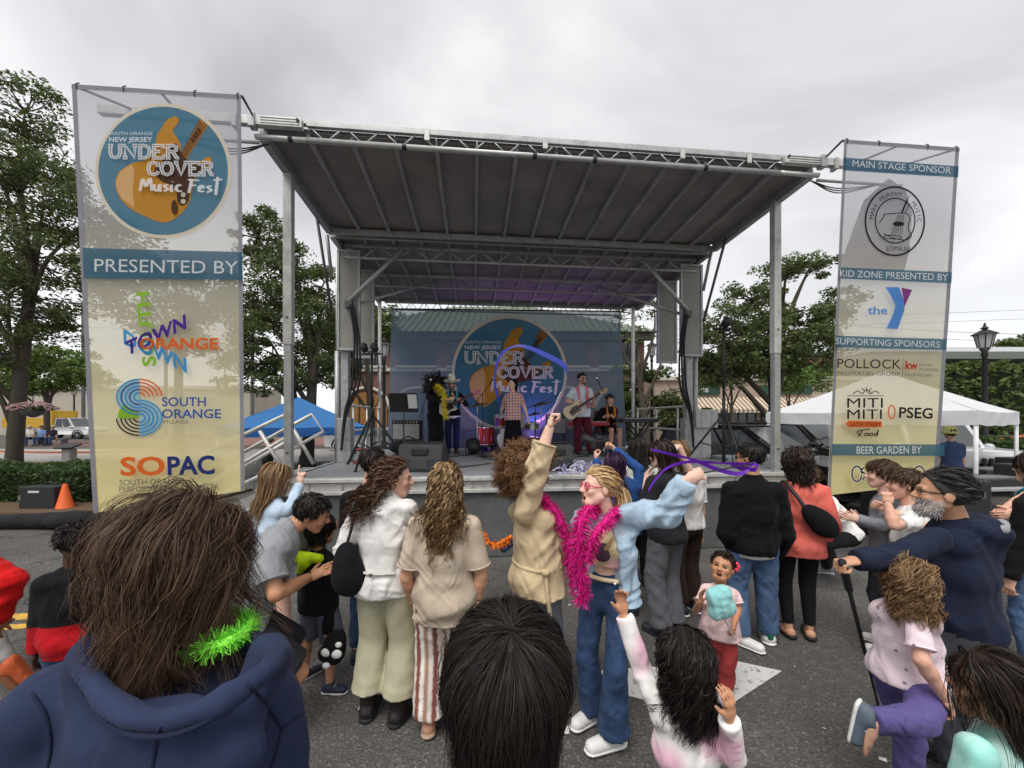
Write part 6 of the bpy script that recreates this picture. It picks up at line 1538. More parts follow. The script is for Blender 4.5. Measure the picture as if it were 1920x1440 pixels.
def car(name, label, pos, head, L_, Wd, Hh, col, kind='suv', cat='car', rough=0.25):
    pos = np.asarray(pos, float); f = fdir(head); r = A(f[1], -f[0], 0)
    th = Thing(name, label, cat, pos); P = lambda x, y, z: pos + f * x + r * y + A(0, 0, z)
    paint = mat('paint_' + name, col, rough, spec=0.5, coat=0.6, var=0.04, vs=2)
    hl = L_ / 2; hw = Wd / 2
    if kind == 'suv':
        prof = [(-hl, .45), (-hl + .03, .95), (-hl + .15, 1.02), (hl - 1.35, 1.04), (hl - .35, .95), (hl - .05, .80), (hl, .55), (hl - .05, .35), (-hl + .1, .35)]
        cab = [(-hl + .12, 1.0), (-hl + .45, Hh - .06), (-hl + .9, Hh), (hl - 2.25, Hh - .02), (hl - 1.35, 1.02)]
    elif kind == 'pickup':
        prof = [(-hl, .55), (-hl, 1.05), (hl - 1.7, 1.12), (hl - .25, 1.10), (hl, .95), (hl, .5), (hl - .1, .42), (-hl + .05, .42)]
        cab = [(-.35, 1.08), (-.25, Hh - .05), (0.0, Hh), (.85, Hh - .03), (1.55, 1.10)]
    else:
        prof = [(-hl, .45), (-hl + .05, 1.05), (hl - 1.5, 1.12), (hl - .1, 1.08), (hl, .98), (hl + .05, .55), (hl - .02, .42), (-hl + .1, .42)]
        cab = [(-hl + .1, 1.08), (-hl + .15, Hh), (hl - 1.95, Hh), (hl - 1.5, 1.1)]
    V = []; n = len(prof)
    ys = (-hw, -hw * 0.97, hw * 0.97, hw); sc_ = (0.965, 1, 1, 0.965)
    mz = np.mean([p[1] for p in prof])
    for y, s_ in zip(ys, sc_): V += [P(p[0] * (0.985 if s_ < 1 else 1), y, mz + (p[1] - mz) * s_) for p in prof]
    fc = [(k * n + i, k * n + (i + 1) % n, (k + 1) * n + (i + 1) % n, (k + 1) * n + i) for k in range(3) for i in range(n)]
    tri = tessellate_polygon([[Vector((p[0], p[1], 0)) for p in prof]]); fc += [tuple(t) for t in tri] + [tuple(3 * n + i for i in t[::-1]) for t in tri]
    body = th.part('body', G().add(V, fc), paint, bev=0.05, smooth=True)
    m_ = len(cab); V = [P(c[0], -hw * (0.93 if i in (0, m_ - 1) else 0.78), c[1]) for i, c in enumerate(cab)] + [P(c[0], hw * (0.93 if i in (0, m_ - 1) else 0.78), c[1]) for i, c in enumerate(cab)]
    fc = [(i, i + 1, m_ + i + 1, m_ + i) for i in range(m_ - 1)]; tri = tessellate_polygon([[Vector((p[0], p[1], 0)) for p in cab]]); fc += [tuple(t) for t in tri] + [tuple(m_ + i for i in t[::-1]) for t in tri]
    cabo = th.part('cabin', G().add(V, fc), paint, bev=0.04, smooth=True)
    def onc(x, t, sgn, z): return None
    # glass: side panes, windscreen
    zb, zt = 1.10 if kind != 'suv' else 1.06, Hh - 0.10
    def cabx(z, front):
        pts = cab[-2:] if front else cab[:2]; (xa, za), (xb, zb_) = pts; return xa + (xb - xa) * (z - za) / (zb_ - za)
    def cy_(z): return hw * lerp(0.93, 0.78, np.clip((z - 1.05) / (Hh - 1.05), 0, 1))
    xf0, xf1 = cabx(zb, True) - .16, cabx(zt, True) - .12; xr0, xr1 = cabx(zb, False) + .14, cabx(zt, False) + .12
    for sgn in (-1, 1):
        for a, b_ in ((0.0, 0.30), (0.33, 0.65), (0.68, 1.0)) if kind == 'suv' else ((0.0, 0.45), (0.5, 1.0)):
            q = [P(lerp(xr0, xf0, a), sgn * (cy_(zb) + .012), zb), P(lerp(xr0, xf0, b_), sgn * (cy_(zb) + .012), zb), P(lerp(xr1, xf1, b_), sgn * (cy_(zt) + .012), zt), P(lerp(xr1, xf1, a), sgn * (cy_(zt) + .012), zt)]
            th.part('side_window', G().hexa(q + [p + r * sgn * 0.012 for p in q]), M_glass)
        th.part('mirror', G().ball(P(xf0 + .05, sgn * (hw + .10), 1.12), (.09, .12, .08), 10, 6), paint, smooth=True)
        th.part('headlight', G().box(P(hl - .10, sgn * hw * .74, .82), (0.34, 0.22, 0.14), np.array([r, f, A(0, 0, 1)])), mat('headlight', (0.7, 0.72, 0.74), 0.1, spec=0.8), bev=0.03)
        th.part('tail_light', G().box(P(-hl + .03, sgn * hw * .85, .95), (0.16, 0.10, 0.3), np.array([r, f, A(0, 0, 1)])), mat('tail_light', (0.35, 0.02, 0.02), 0.2), bev=0.02)
    for front, nm in ((True, 'windscreen'), (False, 'rear_window')):
        o_ = 0.015 if front else -0.015
        q = [P(cabx(zb, front) + o_ + (.02 if front else -.02), -cy_(zb) + .12, zb), P(cabx(zb, front) + o_ + (.02 if front else -.02), cy_(zb) - .12, zb), P(cabx(zt + .04, front) + o_, cy_(zt) - .1, zt + .04), P(cabx(zt + .04, front) + o_, -cy_(zt) + .1, zt + .04)]
        th.part(nm, G().hexa(q + [p + f * o_ + A(0, 0, .01) for p in q]), mat('windscreen_glass', (0.05, 0.057, 0.06), 0.04, spec=0.9) if front else M_glass)
    gr = th.part('grille', G().box(P(hl + .0, 0, .70), (Wd * .62, 0.08, .22), np.array([r, f, A(0, 0, 1)])), M_black, bev=0.02)
    th.part('bumper', G().box(P(hl + .0, 0, .47), (Wd * .95, 0.16, .16), np.array([r, f, A(0, 0, 1)])), M_black if kind != 'pickup' else paint, bev=0.05)
    if kind == 'jeep':
        for i in range(7): th.part('grille_slot', G().box(P(hl + .07, (i - 3) * .135, .82), (0.075, 0.06, .24), np.array([r, f, A(0, 0, 1)])), M_black, under=gr, bev=0.02)
    for x in (hl - .95, -hl + .95):
        for sgn in (-1, 1):
            wheel(th, P(x, sgn * (hw - .10), .37), .37, .24, r * sgn)
            th.part('wheel_arch', G().tube([P(x + .47 * cos(t), sgn * (hw + .002), .38 + .47 * sin(t)) for t in np.linspace(0, pi, 12)], 0.045, 5), M_black)
    if kind == 'suv':
        for sgn in (-1, 1): th.part('roof_rail', G().tube([P(-hl + .6, sgn * hw * .68, Hh + .05), P(hl - 2.3, sgn * hw * .68, Hh + .05)], .022, 6), M_black)
    return th
car('parked_suv', 'black parked SUV nose towards the camera, right of the stage', (5.75, 9.1, 0), 146, 4.6, 1.85, 1.72, (0.012, 0.012, 0.014))
car('parked_suv', 'dark grey parked SUV behind the right banner and white canopy', (9.6, 12.2, 0), 168, 4.6, 1.85, 1.75, (0.10, 0.105, 0.11))
car('parked_jeep', 'silver off-roader with upright slotted grille under the white canopy', (12.0, 11.2, 0), 192, 4.4, 1.9, 1.85, (0.52, 0.53, 0.54), 'jeep')
car('parked_car', 'pale parked car beyond the blue canopy', (-8.0, 21.5, 0), 95, 4.3, 1.75, 1.5, (0.52, 0.53, 0.53))
car('parked_car', 'red parked car under the far side of the blue canopy', (-4.9, 18.5, 0), 80, 4.3, 1.75, 1.45, (0.32, 0.03, 0.025))
pk = car('pickup_truck', 'white pickup with a yellow tipper bed far left', (-41.5, 36, 0), 90, 5.8, 2.0, 1.95, (0.72, 0.72, 0.71), 'pickup', 'truck')
M_tip = mat('tipper_yellow', (0.55, 0.33, 0.03), 0.6)
g = G().box((-44.2, 36, 1.5), (4.4, 2.1, 0.9)).box((-41.9, 36, 1.9), (0.2, 2.1, 1.4)); pk.part('tipper_bed', g, M_tip, bev=0.03)

# ------------------------------------------------------------------ canopies
def canopy(name, label, c, half, ze, zp, m, mv, rot=0, leg_m=None, val=0.25, leg=0.03, group=None):
    c = np.asarray(c, float); R = lambda x, y, z: A(c[0] + x * cos(rot) - y * sin(rot), c[1] + x * sin(rot) + y * cos(rot), z)
    th = Thing(name, label, 'canopy', c, group)
    cor = [(-half, -half), (half, -half), (half, half), (-half, half)]; n = 14
    for k in range(4):
        a, b_ = cor[k], cor[(k + 1) % 4]; P = []
        for t in np.linspace(0, 1, n):
            row = []
            for s_ in np.linspace(0, 1, n):
                x, y = lerp(lerp(a[0], b_[0], s_), 0, t), lerp(lerp(a[1], b_[1], s_), 0, t)
                z = lerp(ze, zp, t ** 1.12) - 0.10 * sin(pi * s_) * (1 - t) * t * 2 - 0.03 * sin(pi * s_) * (1 - t) + 0.006 * sin(s_ * 23 + t * 9)
                row.append(R(x, y, z))
            P.append(row)
        th.part('roof_face', G().grid(np.array(P)), m, smooth=True)
        P = np.array([[R(lerp(a[0], b_[0], s_) * 1.004, lerp(a[1], b_[1], s_) * 1.004, ze - 0.03 * sin(pi * s_) - z_ - (0.02 * abs(sin(s_ * 9)) if z_ else -0.0)) for s_ in np.linspace(0, 1, 24)] for z_ in (0, val * 0.5, val)])
        P[1] += 0.015 * rng.normal(size=P[1].shape)
        th.part('valance', G().grid(P), mv, smooth=True)
    for x, y in cor:
        l_ = th.part('leg', G().tube([R(x * .98, y * .98, 0), R(x * .98, y * .98, ze)], leg, 8), leg_m or M_aluL, smooth=True)
        th.part('foot', G().box(R(x * .98, y * .98, 0.012), (.14, .14, .02)), M_steel, under=l_)
    return th
M_blu = mat('canopy_blue', (0.045, 0.19, 0.47), 0.7, var=0.06, bump=0.3, bs=4, bdist=0.03, trans=0.25)
M_blu2 = mat('canopy_blue_valance', (0.022, 0.13, 0.40), 0.7, var=0.06, trans=0.2)
M_wht = mat('canopy_white', (0.80, 0.80, 0.82), 0.7, var=0.04, bump=0.4, bs=3, bdist=0.04, trans=0.25)
c_ = W(560, 785, 13.4); canopy('pop_up_canopy', 'blue pop-up canopy behind the stage steps', (c_[0], c_[1], 0), 2.0, 1.62, 2.62, M_blu, M_blu2, rot=rad(28))
cw = canopy('pop_up_canopy', 'white pop-up canopy beside the right banner', (8.9, 9.2, 0), 1.75, 2.02, 3.0, M_wht, M_wht, rot=rad(30), leg_m=mat('white_leg', (0.75, 0.75, 0.75), 0.5), leg=0.032)
vt = text2d('Dmor', 0.02)[0:2]
p0 = W(1781, 782, 7.0)
# ------------------------------------------------------------------ street furniture
M_iron = mat('black_iron', (0.016, 0.016, 0.017), 0.5, var=0.2)
M_lampg = mat('lamp_glass', (0.72, 0.70, 0.70), 0.25, spec=0.5, trans=0.4)
def lamp(label, base, h, basket=False):
    base = np.asarray(base, float); th = Thing('street_lamp', label, 'street lamp', base, 'old style street lamps')
    th.part('post', G().lathe(base, [(.20, 0), (.20, .25), (.13, .35), (.11, .9), (.075, 1.0), (.06, h * .80), (.09, h * .81), (.06, h * .83), (.13, h * .855)], 14), M_iron, smooth=True)
    hd_ = th.part('lantern', G().lathe(base + A(0, 0, h * .86), [(.14, 0), (.22, h * .085), (.22, h * .087)], 8), M_lampg)
    th.part('lantern_roof', G().lathe(base + A(0, 0, h * .945), [(.30, 0), (.28, .03), (.12, .13), (.05, .16), (.10, .20), (.04, .26), (.015, .38)], 8), M_iron, under=hd_)
    g = G()
    for k in range(8):
        t = k * pi / 4; g.tube([base + A(.145 * cos(t), .145 * sin(t), h * .86), base + A(.225 * cos(t), .225 * sin(t), h * .945)], .014, 4)
    th.part('lantern_bars', g, M_iron, under=hd_)
    return th
lamp('black street lamp with clear lantern right of the right banner', (14.75, 12.0, 0), 4.75)
lb_ = W(28, 785, 13.0); lamp('black street lamp hidden beside the left tree trunk', (lb_[0], 12.4, 0), 4.2)
lamp('street lamp in front of the beige building', (*W(139, 785, 38)[:2], 0), 5.0)
lamp('street lamp behind the left stage tower', (*W(720, 785, 16)[:2], 0), 5.2)
lamp('street lamp among the shrubs behind the right stage tower', (*W(1222, 785, 21)[:2], 0), 6.2)
hb = W(62, 768, 12.3); th = Thing('hanging_basket', 'hanging basket of pale pink flowers by the left lamp', 'flower basket', hb)
th.part('bowl', G().lathe(hb - A(0, 0, .25), [(.05, 0), (.22, .10), (.30, .25)], 14), M_steel, smooth=True)
d = rng.normal(size=(900, 3)); d /= np.linalg.norm(d, axis=1)[:, None]; d[:, 2] = np.abs(d[:, 2]) * .5
v, f = leaves(hb + d * A(.55, .45, .4) * rng.random((900, 1)) ** .4, np.full(900, .03), 1500, .05); th.part('leaves', (v, f), L_mid)
v, f = leaves(hb + d[:400] * A(.58, .48, .45), np.full(400, .03), 420, .05); th.part('flowers', (v, f), leaf_mat('petals', (.5, .22, .28), (.75, .6, .6)))
th.part('bracket', G().tube([hb + A(-0.7, .1, .5), hb + A(0, 0, .55), hb + A(0, 0, .2)], .015, 5), M_iron)
# bollard with sign, tapes
bs_ = gp(130, 882); th = Thing('plaque_post', 'short grey post with a tilted black plaque beside the road', 'post', bs_)
th.part('post', G().box(bs_ + A(0, 0, .4), (.30, .25, .8)), M_conc, bev=.02); th.part('plaque', G().box(bs_ + A(0.0, -.05, .88), (.62, .4, .05), np.array([A(1, 0, 0), unit((0, 1, .35)), unit((0, -.35, 1))])), M_black)
M_tape = mat('orange_tape', (0.75, 0.20, 0.08), 0.5, trans=.3)
for k, (a, b_, lab) in enumerate((((-22, 15.2, .62), (-12.2, 14.2, .70), 'upper orange tape strung across the far left road edge'), ((-22, 15.3, .18), (-12.2, 14.3, .22), 'lower orange tape near the far left road edge'), ((9.6, 10.2, 1.05), (16.5, 12.2, 1.35), 'orange tape strung behind the white canopy'))):
    P = np.array([lerp(A(*a), A(*b_), t) - A(0, 0, .12 * 4 * t * (1 - t)) for t in np.linspace(0, 1, 14)]); solo('caution_tape', G().grid(np.stack([P, P + A(0, .01, .07)])), M_tape, lab, 'tape')
# equipment left on the ground at left
c = gp(56, 962); th = Thing('road_case', 'black carpeted equipment case standing by the hedge', 'case', c)
th.part('box', G().box(c + A(0, .25, .25), (.72, .30, .50)), mat('case_black', (.022, .022, .024), .8, bump=.3, bs=200), bev=.02)
th.part('handle', G().tube(catmull([c + A(-.12, .35, .50), c + A(-.1, .35, .54), c + A(.1, .35, .54), c + A(.12, .35, .50)], 4), .014, 6), M_black); th.part('label_plate', G().box(c + A(-.05, .097, .40), (.22, .005, .04)), K_white)
th.part('latch', G().box(c + A(-.33, .097, .28), (.05, .01, .09)), M_chrome)
c = gp(122, 957); th = Thing('traffic_cone', 'orange traffic cone beside the black equipment case', 'cone', c)
M_cone = mat('cone_orange', (.75, .13, .025), .6, var=.1); th.part('cone', G().lathe(c + A(0, 0, .03), [(.16, 0), (.14, .02), (.035, .50), (.03, .51)], 20), M_cone, smooth=True); th.part('base', G().box(c + A(0, 0, .018), (.38, .38, .035)), M_cone, bev=.01)
c = gp(60, 996); th = Thing('gig_bag', 'long soft black gig bag lying on the asphalt at left', 'bag', c)
Sd = SDF(); Sd.cap(c + A(-1.2, .15, .11), c + A(.1, .2, .12), .10, .14, .05, (0, 1, 0), 1.3).ell(c + A(.45, .2, .14), (.42, .26, .15), None, .06).ell(c + A(.75, .22, .14), (.2, .22, .14), None, .06)
th.part('body', Sd.mesh(.03, .012, 12), cloth('gig_bag_cloth', (.016, .016, .018), fold=.9, fs=5), smooth=True); th.part('strap', G().tube(catmull([c + A(.9, .1, .05), c + A(1.1, 0, .03), c + A(1.25, .1, .02), c + A(1.1, .25, .02)], 5), .018, 5), M_rubber)
c = gp(205, 985); solo('coiled_cable', G().tube(np.array([c + A((.10 + .02 * sin(t * 3)) * cos(t), (.08 + .02 * cos(t * 2)) * sin(t), .015 + .004 * t) for t in np.linspace(0, 14, 60)]), .009, 5), M_rubber, 'small black cable coil under the left banner', 'cable', smooth=True)
# stage steps with tubular rails at the left of the deck
sp_ = Thing('stage_steps', 'aluminium stage steps with tubular handrails at the left stage corner', 'stairs', S(AL - 1.1, 1.2, 0))
for i in range(5):
    t_ = (i + .5) / 5; sp_.part('tread', G().box(S(lerp(AL - 1.9, AL - .25, t_), 1.5, D * (i + .6) / 5), (.30, .9, .035), SAX), M_alu)
for bk in (1.02, 1.98):
    q = lambda px, py: SW(px, py, bk)
    sp_.part('stringer', G().bar(S(AL - 2.0, bk, .1), S(AL - .15, bk, D - .05), .04, .14), M_alu)
def rails(pts, b): sp_.part('handrail', G().tube([SW(px, py, b) for px, py in pts], .030, 9), M_aluL, smooth=True)
rails([(380, 852), (533, 779), (556, 835)], 1.1); rails([(400, 902), (534, 822)], 1.1); rails([(487, 808), (538, 893)], 1.1); rails([(420, 925), (538, 868)], 1.1)
rails([(420, 868), (585, 777), (607, 809), (540, 846)], 1.6); rails([(548, 801), (588, 870)], 1.6); rails([(450, 880), (552, 820)], 1.6)
# ------------------------------------------------------------------ band gear on the deck
def dp(px, py, z=D): return W(px, py, (H - z) * F / (py - CY))
M_tolex = mat('amp_tolex', (.022, .022, .024), .7, bump=.3, bs=250); M_grill = mat('amp_grille', (.30, .29, .30), .85, var=.1, bump=.3, bs=300)
M_wedge = mat('wedge_paint', (.034, .036, .039), .6, bump=.25, bs=200)
def wedge(label, c, w, yaw, h=.42, d=.5):
    f = fdir(yaw); r = A(f[1], -f[0], 0); th = Thing('monitor_wedge', label, 'speaker', c, 'stage monitor wedges')
    prof = [(-d / 2, 0), (d / 2, 0), (d / 2, h * .25), (-d * .05, h), (-d * .38, h * .95), (-d / 2, h * .45)]
    th.part('cabinet', G().prism(prof, c - r * w / 2, f, (0, 0, 1), w if np.dot(np.cross(f, (0, 0, 1)), r) > 0 else -w), M_wedge, bev=.02)
    th.part('handle_recess', G().box(c - f * d * .455 + A(0, 0, h * .72), (.26, .05, .11), np.array([r, f, A(0, 0, 1)])), M_black, bev=.02)
    th.part('handle_plate', G().box(c - f * d * .50 + A(0, 0, h * .30), (.26, .02, .16), np.array([r, f, A(0, 0, 1)])), mat('wedge_plate', (.055, .056, .058), .5), bev=.01)
    n_ = unit(f * .75 * h + A(0, 0, .55 * d)); 
    th.part('grille', G().box(c + f * d * .22 + A(0, 0, h * .64) + n_ * .012, (w * .9, .02, .42), np.array([r, n_, unit(np.cross(r, n_))])), M_black)
wedge('black monitor wedge behind the white-jacket woman', dp(790, 886) + A(0, .25, 0), .68, 8)
wedge('black monitor wedge beside the raised trench-coat sleeve', dp(1042, 884) + A(0, .25, 0), .5, -6, .40)
def amp(label, c, w, h, d, yaw=180, stand=.3):
    f = fdir(yaw); r = A(f[1], -f[0], 0); ax = np.array([r, f, A(0, 0, 1)]); th = Thing('guitar_amplifier', label, 'amplifier', c, 'amplifiers on stage')
    th.part('cabinet', G().box(c + A(0, 0, stand + h / 2), (w, d, h), ax), M_tolex, bev=.015); th.part('grille_cloth', G().box(c + f * (d / 2 + .004) + A(0, 0, stand + h * .42), (w * .92, .012, h * .76), ax), M_grill)
    th.part('control_panel', G().box(c + f * (d / 2 + .004) + A(0, 0, stand + h * .90), (w * .92, .012, h * .11), ax), M_black)
    g = G()
    for k in range(8): g.lathe(c + f * (d / 2 + .012) + r * w * (-.38 + k * .11) + A(0, 0, stand + h * .90), [(.014, 0), (.012, .02)], 8, np.array([r, A(0, 0, 1), f]))
    th.part('knobs', g, M_chrome)
    if stand:
        for sx in (-1, 1): th.part('stand_leg', G().tube([c + r * sx * w * .4 - f * d * .4, c + r * sx * w * .4 + f * d * .3 + A(0, 0, stand)], .014, 6), M_black); th.part('stand_leg', G().tube([c + r * sx * w * .4 + f * d * .5, c + r * sx * w * .4 - f * d * .3 + A(0, 0, stand)], .014, 6), M_black)
amp('grey-grilled guitar amplifier left of the curly-haired singer', S(-2.05, 4.05, D), .66, .46, .28)
amp('silver-grilled amplifier on a stand behind the right guitarist', S(1.50, 4.15, D), .50, .48, .28, 185, .42)
def tripod(th, c, h, spread, leg_z, m, r=.016):
    th.part('pole', G().tube([c + A(0, 0, .08), c + A(0, 0, h * .5)], r * 1.3, 8), m, smooth=True); th.part('inner_pole', G().tube([c + A(0, 0, h * .5), c + A(0, 0, h)], r, 8), m, smooth=True)
    th.part('collar', G().lathe(c + A(0, 0, leg_z), [(r * 2.2, 0), (r * 2.2, .07)], 10), m)
    for k in range(3):
        t = k * 2 * pi / 3 + .5; e_ = c + A(spread * cos(t), spread * sin(t), 0.01)
        l_ = th.part('leg', G().tube([c + A(0, 0, leg_z + .03), e_], r, 6), m, smooth=True); th.part('foot', G().ball(e_, r * 1.5, 6, 4), m, under=l_)
        th.part('stay', G().tube([c + A(0, 0, leg_z * .35), lerp(c + A(0, 0, leg_z), e_, .55)], r * .6, 5), m, under=l_)
def light_stand(label, c, h, cat='light stand', hs=(-.09, .08), q=.62):
    th = Thing('light_stand', label, cat, c, 'black tripod light stands'); tripod(th, c, h, .62, .85, M_black, .02)
    th.part('cross_bar', G().tube([c + A(-.18, 0, h - .05), c + A(.18, 0, h - .05)], .015, 6), M_black)
    for dx_ in hs:
        hd_ = th.part('lamp_head', G().lathe(c + A(dx_, -.06, h + .02), [(.05 * q, -.08 * q), (.085 * q, -.02 * q), (.10 * q, .10 * q), (.10 * q, .14 * q)], 14, np.array([A(1, 0, 0), unit((0, .5, 1)), unit((0, -1, .5))]) @ np.eye(3)), M_black, smooth=True)
        th.part('yoke', G().tube(catmull([c + A(dx_ - .1 * q, 0, h), c + A(dx_, 0, h - .1 * q), c + A(dx_ + .1 * q, 0, h)], 5), .010, 5), M_black, under=hd_)
    th.part('cable', G().tube(catmull([c + A(.1, 0, h - .05), c + A(.12, 0, h * .6), c + A(.05, -.02, .9), c + A(.1, -.1, .05)], 6), .008, 5), M_rubber)
light_stand('tripod light stand in front of the left stage tower', S(SP(697, 860, 1.35)[0], 1.35, D), 1.90)
light_stand('tall tripod light stand beside the hitch plate at right', S(SP(1357, 880, .75)[0], .75, D), 2.30, hs=(0.0,), q=.7)
# music stand
c = S(SP(757, 860, 2.0)[0], 2.0, D); th = Thing('music_stand', 'black music stand left of the band', 'music stand', c); tripod(th, c, .95, .3, .22, M_black, .011)
th.part('desk', G().box(c + A(0, -.02, 1.08), (.52, .02, .36), np.array([A(1, 0, 0), unit((0, 1, .35)), unit((0, -.35, 1))])), M_black, bev=.005); th.part('sheet', G().box(c + A(.17, -.045, 1.10), (.16, .004, .26), np.array([unit((1, 0, 0)), unit((0, 1, .35)), unit((0, -.35, 1))])), K_white)
def mic_stand(label, base, top_, tip, r=.010):
    base = np.asarray(base, float); th = Thing('microphone_stand', label, 'microphone stand', base, 'microphone stands')
    th.part('base', G().lathe(base, [(.13, 0), (.13, .015), (.03, .03)], 16), M_black, smooth=True); th.part('pole', G().tube([base, base + A(0, 0, top_)], r, 7), M_black, smooth=True)
    j = base + A(0, 0, top_); d_ = unit(tip - j); th.part('boom', G().tube([j - d_ * .25, tip - d_ * .12], r * .8, 6), M_black, smooth=True)
    m_ = th.part('microphone', G().lathe(tip - d_ * .16, [(.010, 0), (.014, .12), (.018, .14)], 10, np.array([unit(np.cross(d_, (0, 0, 1))), unit(np.cross(np.cross(d_, (0, 0, 1)), d_)), d_])), M_black, smooth=True)
    th.part('mic_grille', G().ball(tip, .028, 10, 6), M_chrome, under=m_, smooth=True)
bL = 3.15
mic_stand('microphone stand at the curly-haired singer', S(SP(793, 850, 2.9)[0], 2.9, D), 1.05, SW(808, 712, 2.9))
mic_stand('boom microphone stand left of the singer in the checked shirt', S(SP(905, 840, 2.9)[0], 2.9, D), 1.32, SW(926, 709, 2.9))
mic_stand('microphone stand in front of the right guitarist', S(SP(1137, 840, 2.7)[0], 2.7, D), 1.18, SW(1119, 709, 2.6))
mic_stand('boom microphone stand over the drum kit', S(SP(1004, 840, 3.3)[0], 3.3, D), 1.1, SW(1052, 737, 3.5))
# drum kit
c = S(.33, 3.95, D); dk = Thing('drum_kit', 'drum kit with red shells and chrome rims behind the singer', 'drum kit', c)
M_red = mat('drum_red', (.30, .018, .012), .25, coat=.5); M_head = mat('drum_head', (.68, .68, .68), .5)
def drum(nm, p, r, h, ax, m=M_red):
    ax = unit(ax); u = unit(np.cross(ax, (0.1, 1, .2))); w = np.cross(ax, u); M3 = np.array([u, w, ax])
    o = dk.part(nm, G().lathe(p, [(r, 0), (r, h)], 22, M3), m); dk.part('drum_head', G().lathe(p + ax * h, [(r * .97, 0), (r * .97, .008)], 22, M3), M_head, under=o)
    for k in (0, h): dk.part('hoop', G().tube([p + ax * k + (u * cos(t) + w * sin(t)) * r for t in np.linspace(0, 2 * pi, 23)], .012, 5), M_chrome, under=o, smooth=True)
    g = G()
    for k in range(8): t = k * pi / 4; g.tube([p + ax * h * .1 + (u * cos(t) + w * sin(t)) * (r + .012), p + ax * h * .9 + (u * cos(t) + w * sin(t)) * (r + .012)], .007, 4)
    dk.part('lugs', g, M_chrome, under=o)
drum('bass_drum', c + A(0, -.1, .30), .28, .40, (0.05, -1, 0)); drum('rack_tom', c + A(-.18, -.2, .66), .15, .2, (0, -.35, 1)); drum('rack_tom', c + A(.2, -.2, .66), .16, .22, (0, -.35, 1), mat('tom_white', (.55, .55, .56), .3)); drum('floor_tom', c + A(-.55, .0, .18), .2, .4, (0, 0, 1)); drum('snare_drum', c + A(.52, -.05, .55), .18, .14, (0, -.1, 1), M_chrome)
M_brass = mat('cymbal_brass', (.16, .12, .06), .3, metal=.9)
for (x, y, z, r) in ((-.75, -.1, 1.12, .26), (.75, -.05, 1.15, .25), (.62, .3, .92, .2)):
    s_ = dk.part('cymbal_stand', G().tube([c + A(x, y, 0), c + A(x, y, z)], .012, 6), M_chrome); dk.part('cymbal', G().lathe(c + A(x, y, z), [(r, -.015), (r * .3, .0), (r * .12, .03), (.01, .035)], 24, np.array([unit((1, 0, .2)), unit((0, 1, .15)), unit((-.2, -.15, 1))])), M_brass, smooth=True, under=s_)
# keyboards
def keyboard(label, c, w, m, yaw, stand_h=.72, end=None):
    f = fdir(yaw); r = A(f[1], -f[0], 0); ax = np.array([r, f, A(0, 0, 1)]); th = Thing('keyboard', label, 'keyboard', c, 'stage keyboards')
    th.part('case', G().box(c + A(0, 0, stand_h + .05), (w, .30, .09), ax), m, bev=.015); th.part('keys', G().box(c + A(0, 0, stand_h + .10) - f * .06, (w * .88, .14, .012), ax), K_white)
    g = G()
    for k in range(24): g.box(c + r * w * .88 * (-.48 + k * .041) - f * .03 + A(0, 0, stand_h + .112), (w * .014, .085, .012), ax)
    th.part('black_keys', g, M_black)
    for sx in (-1, 1):
        th.part('stand_bar', G().tube([c + r * sx * w * .35 - f * .1, c - r * sx * w * .30 + A(0, 0, stand_h) - f * .1], .018, 6), M_black); th.part('stand_bar', G().tube([c + r * sx * w * .35 + f * .1, c - r * sx * w * .30 + A(0, 0, stand_h) + f * .1], .018, 6), M_black)
keyboard('red stage keyboard played by the seated musician', S(2.15, 3.60, D), .95, mat('keyboard_red', (.42, .02, .03), .4), 10, .62)
keyboard('black keyboard on a crossed stand at the right of the stage', S(3.05, 2.9, D), .82, M_wedge, -8, .70)
# par lamps that wash the back of the stage violet
M_lens = mat('lit_lens', (.45, .30, 1.0), .2, emit=7.0)
for k, (px_, b_, lab) in enumerate(((888, 3.4, 'black par lamp on the deck left of the drums throwing violet light'), (1000, 4.55, 'black par lamp behind the drum kit throwing violet light'))):
    c = S(SP(px_, 820, b_)[0], b_, D); th = Thing('par_lamp', lab, 'stage lamp', c, 'violet par lamps'); ax_ = unit(A(-.15, .55, .65) if k == 0 else A(.1, .2, .9)); u = unit(np.cross(ax_, (1, 0, 0))); M3 = np.array([np.cross(u, ax_), u, ax_])
    th.part('can', G().lathe(c + A(0, 0, .16), [(.06, -.14), (.13, -.10), (.15, .05), (.155, .14)], 18, M3), M_black, smooth=True); th.part('lens', G().lathe(c + A(0, 0, .16) + ax_ * .142, [(.14, 0), (.12, .01)], 18, M3), M_lens); th.part('yoke', G().tube(catmull([c + A(-.17, 0, .18), c + A(-.15, 0, .02), c + A(.15, 0, .02), c + A(.17, 0, .18)], 5), .014, 6), M_black)
    ld = bpy.data.lights.new('par_light', 'SPOT'); ld.energy = 14 if k == 0 else 55; ld.color = (.42, .22, 1.0) if k == 0 else (.62, .24, .95); ld.spot_size = rad(105); ld.spot_blend = .8; ld.shadow_soft_size = .12
    lo_ = bpy.data.objects.new('par_light', ld); COL.objects.link(lo_); lo_.parent = th.e; lo_.location = A(0, 0, .16) + ax_ * .18; lo_.rotation_euler = Vector(-ax_).to_track_quat('Z', 'Y').to_euler()
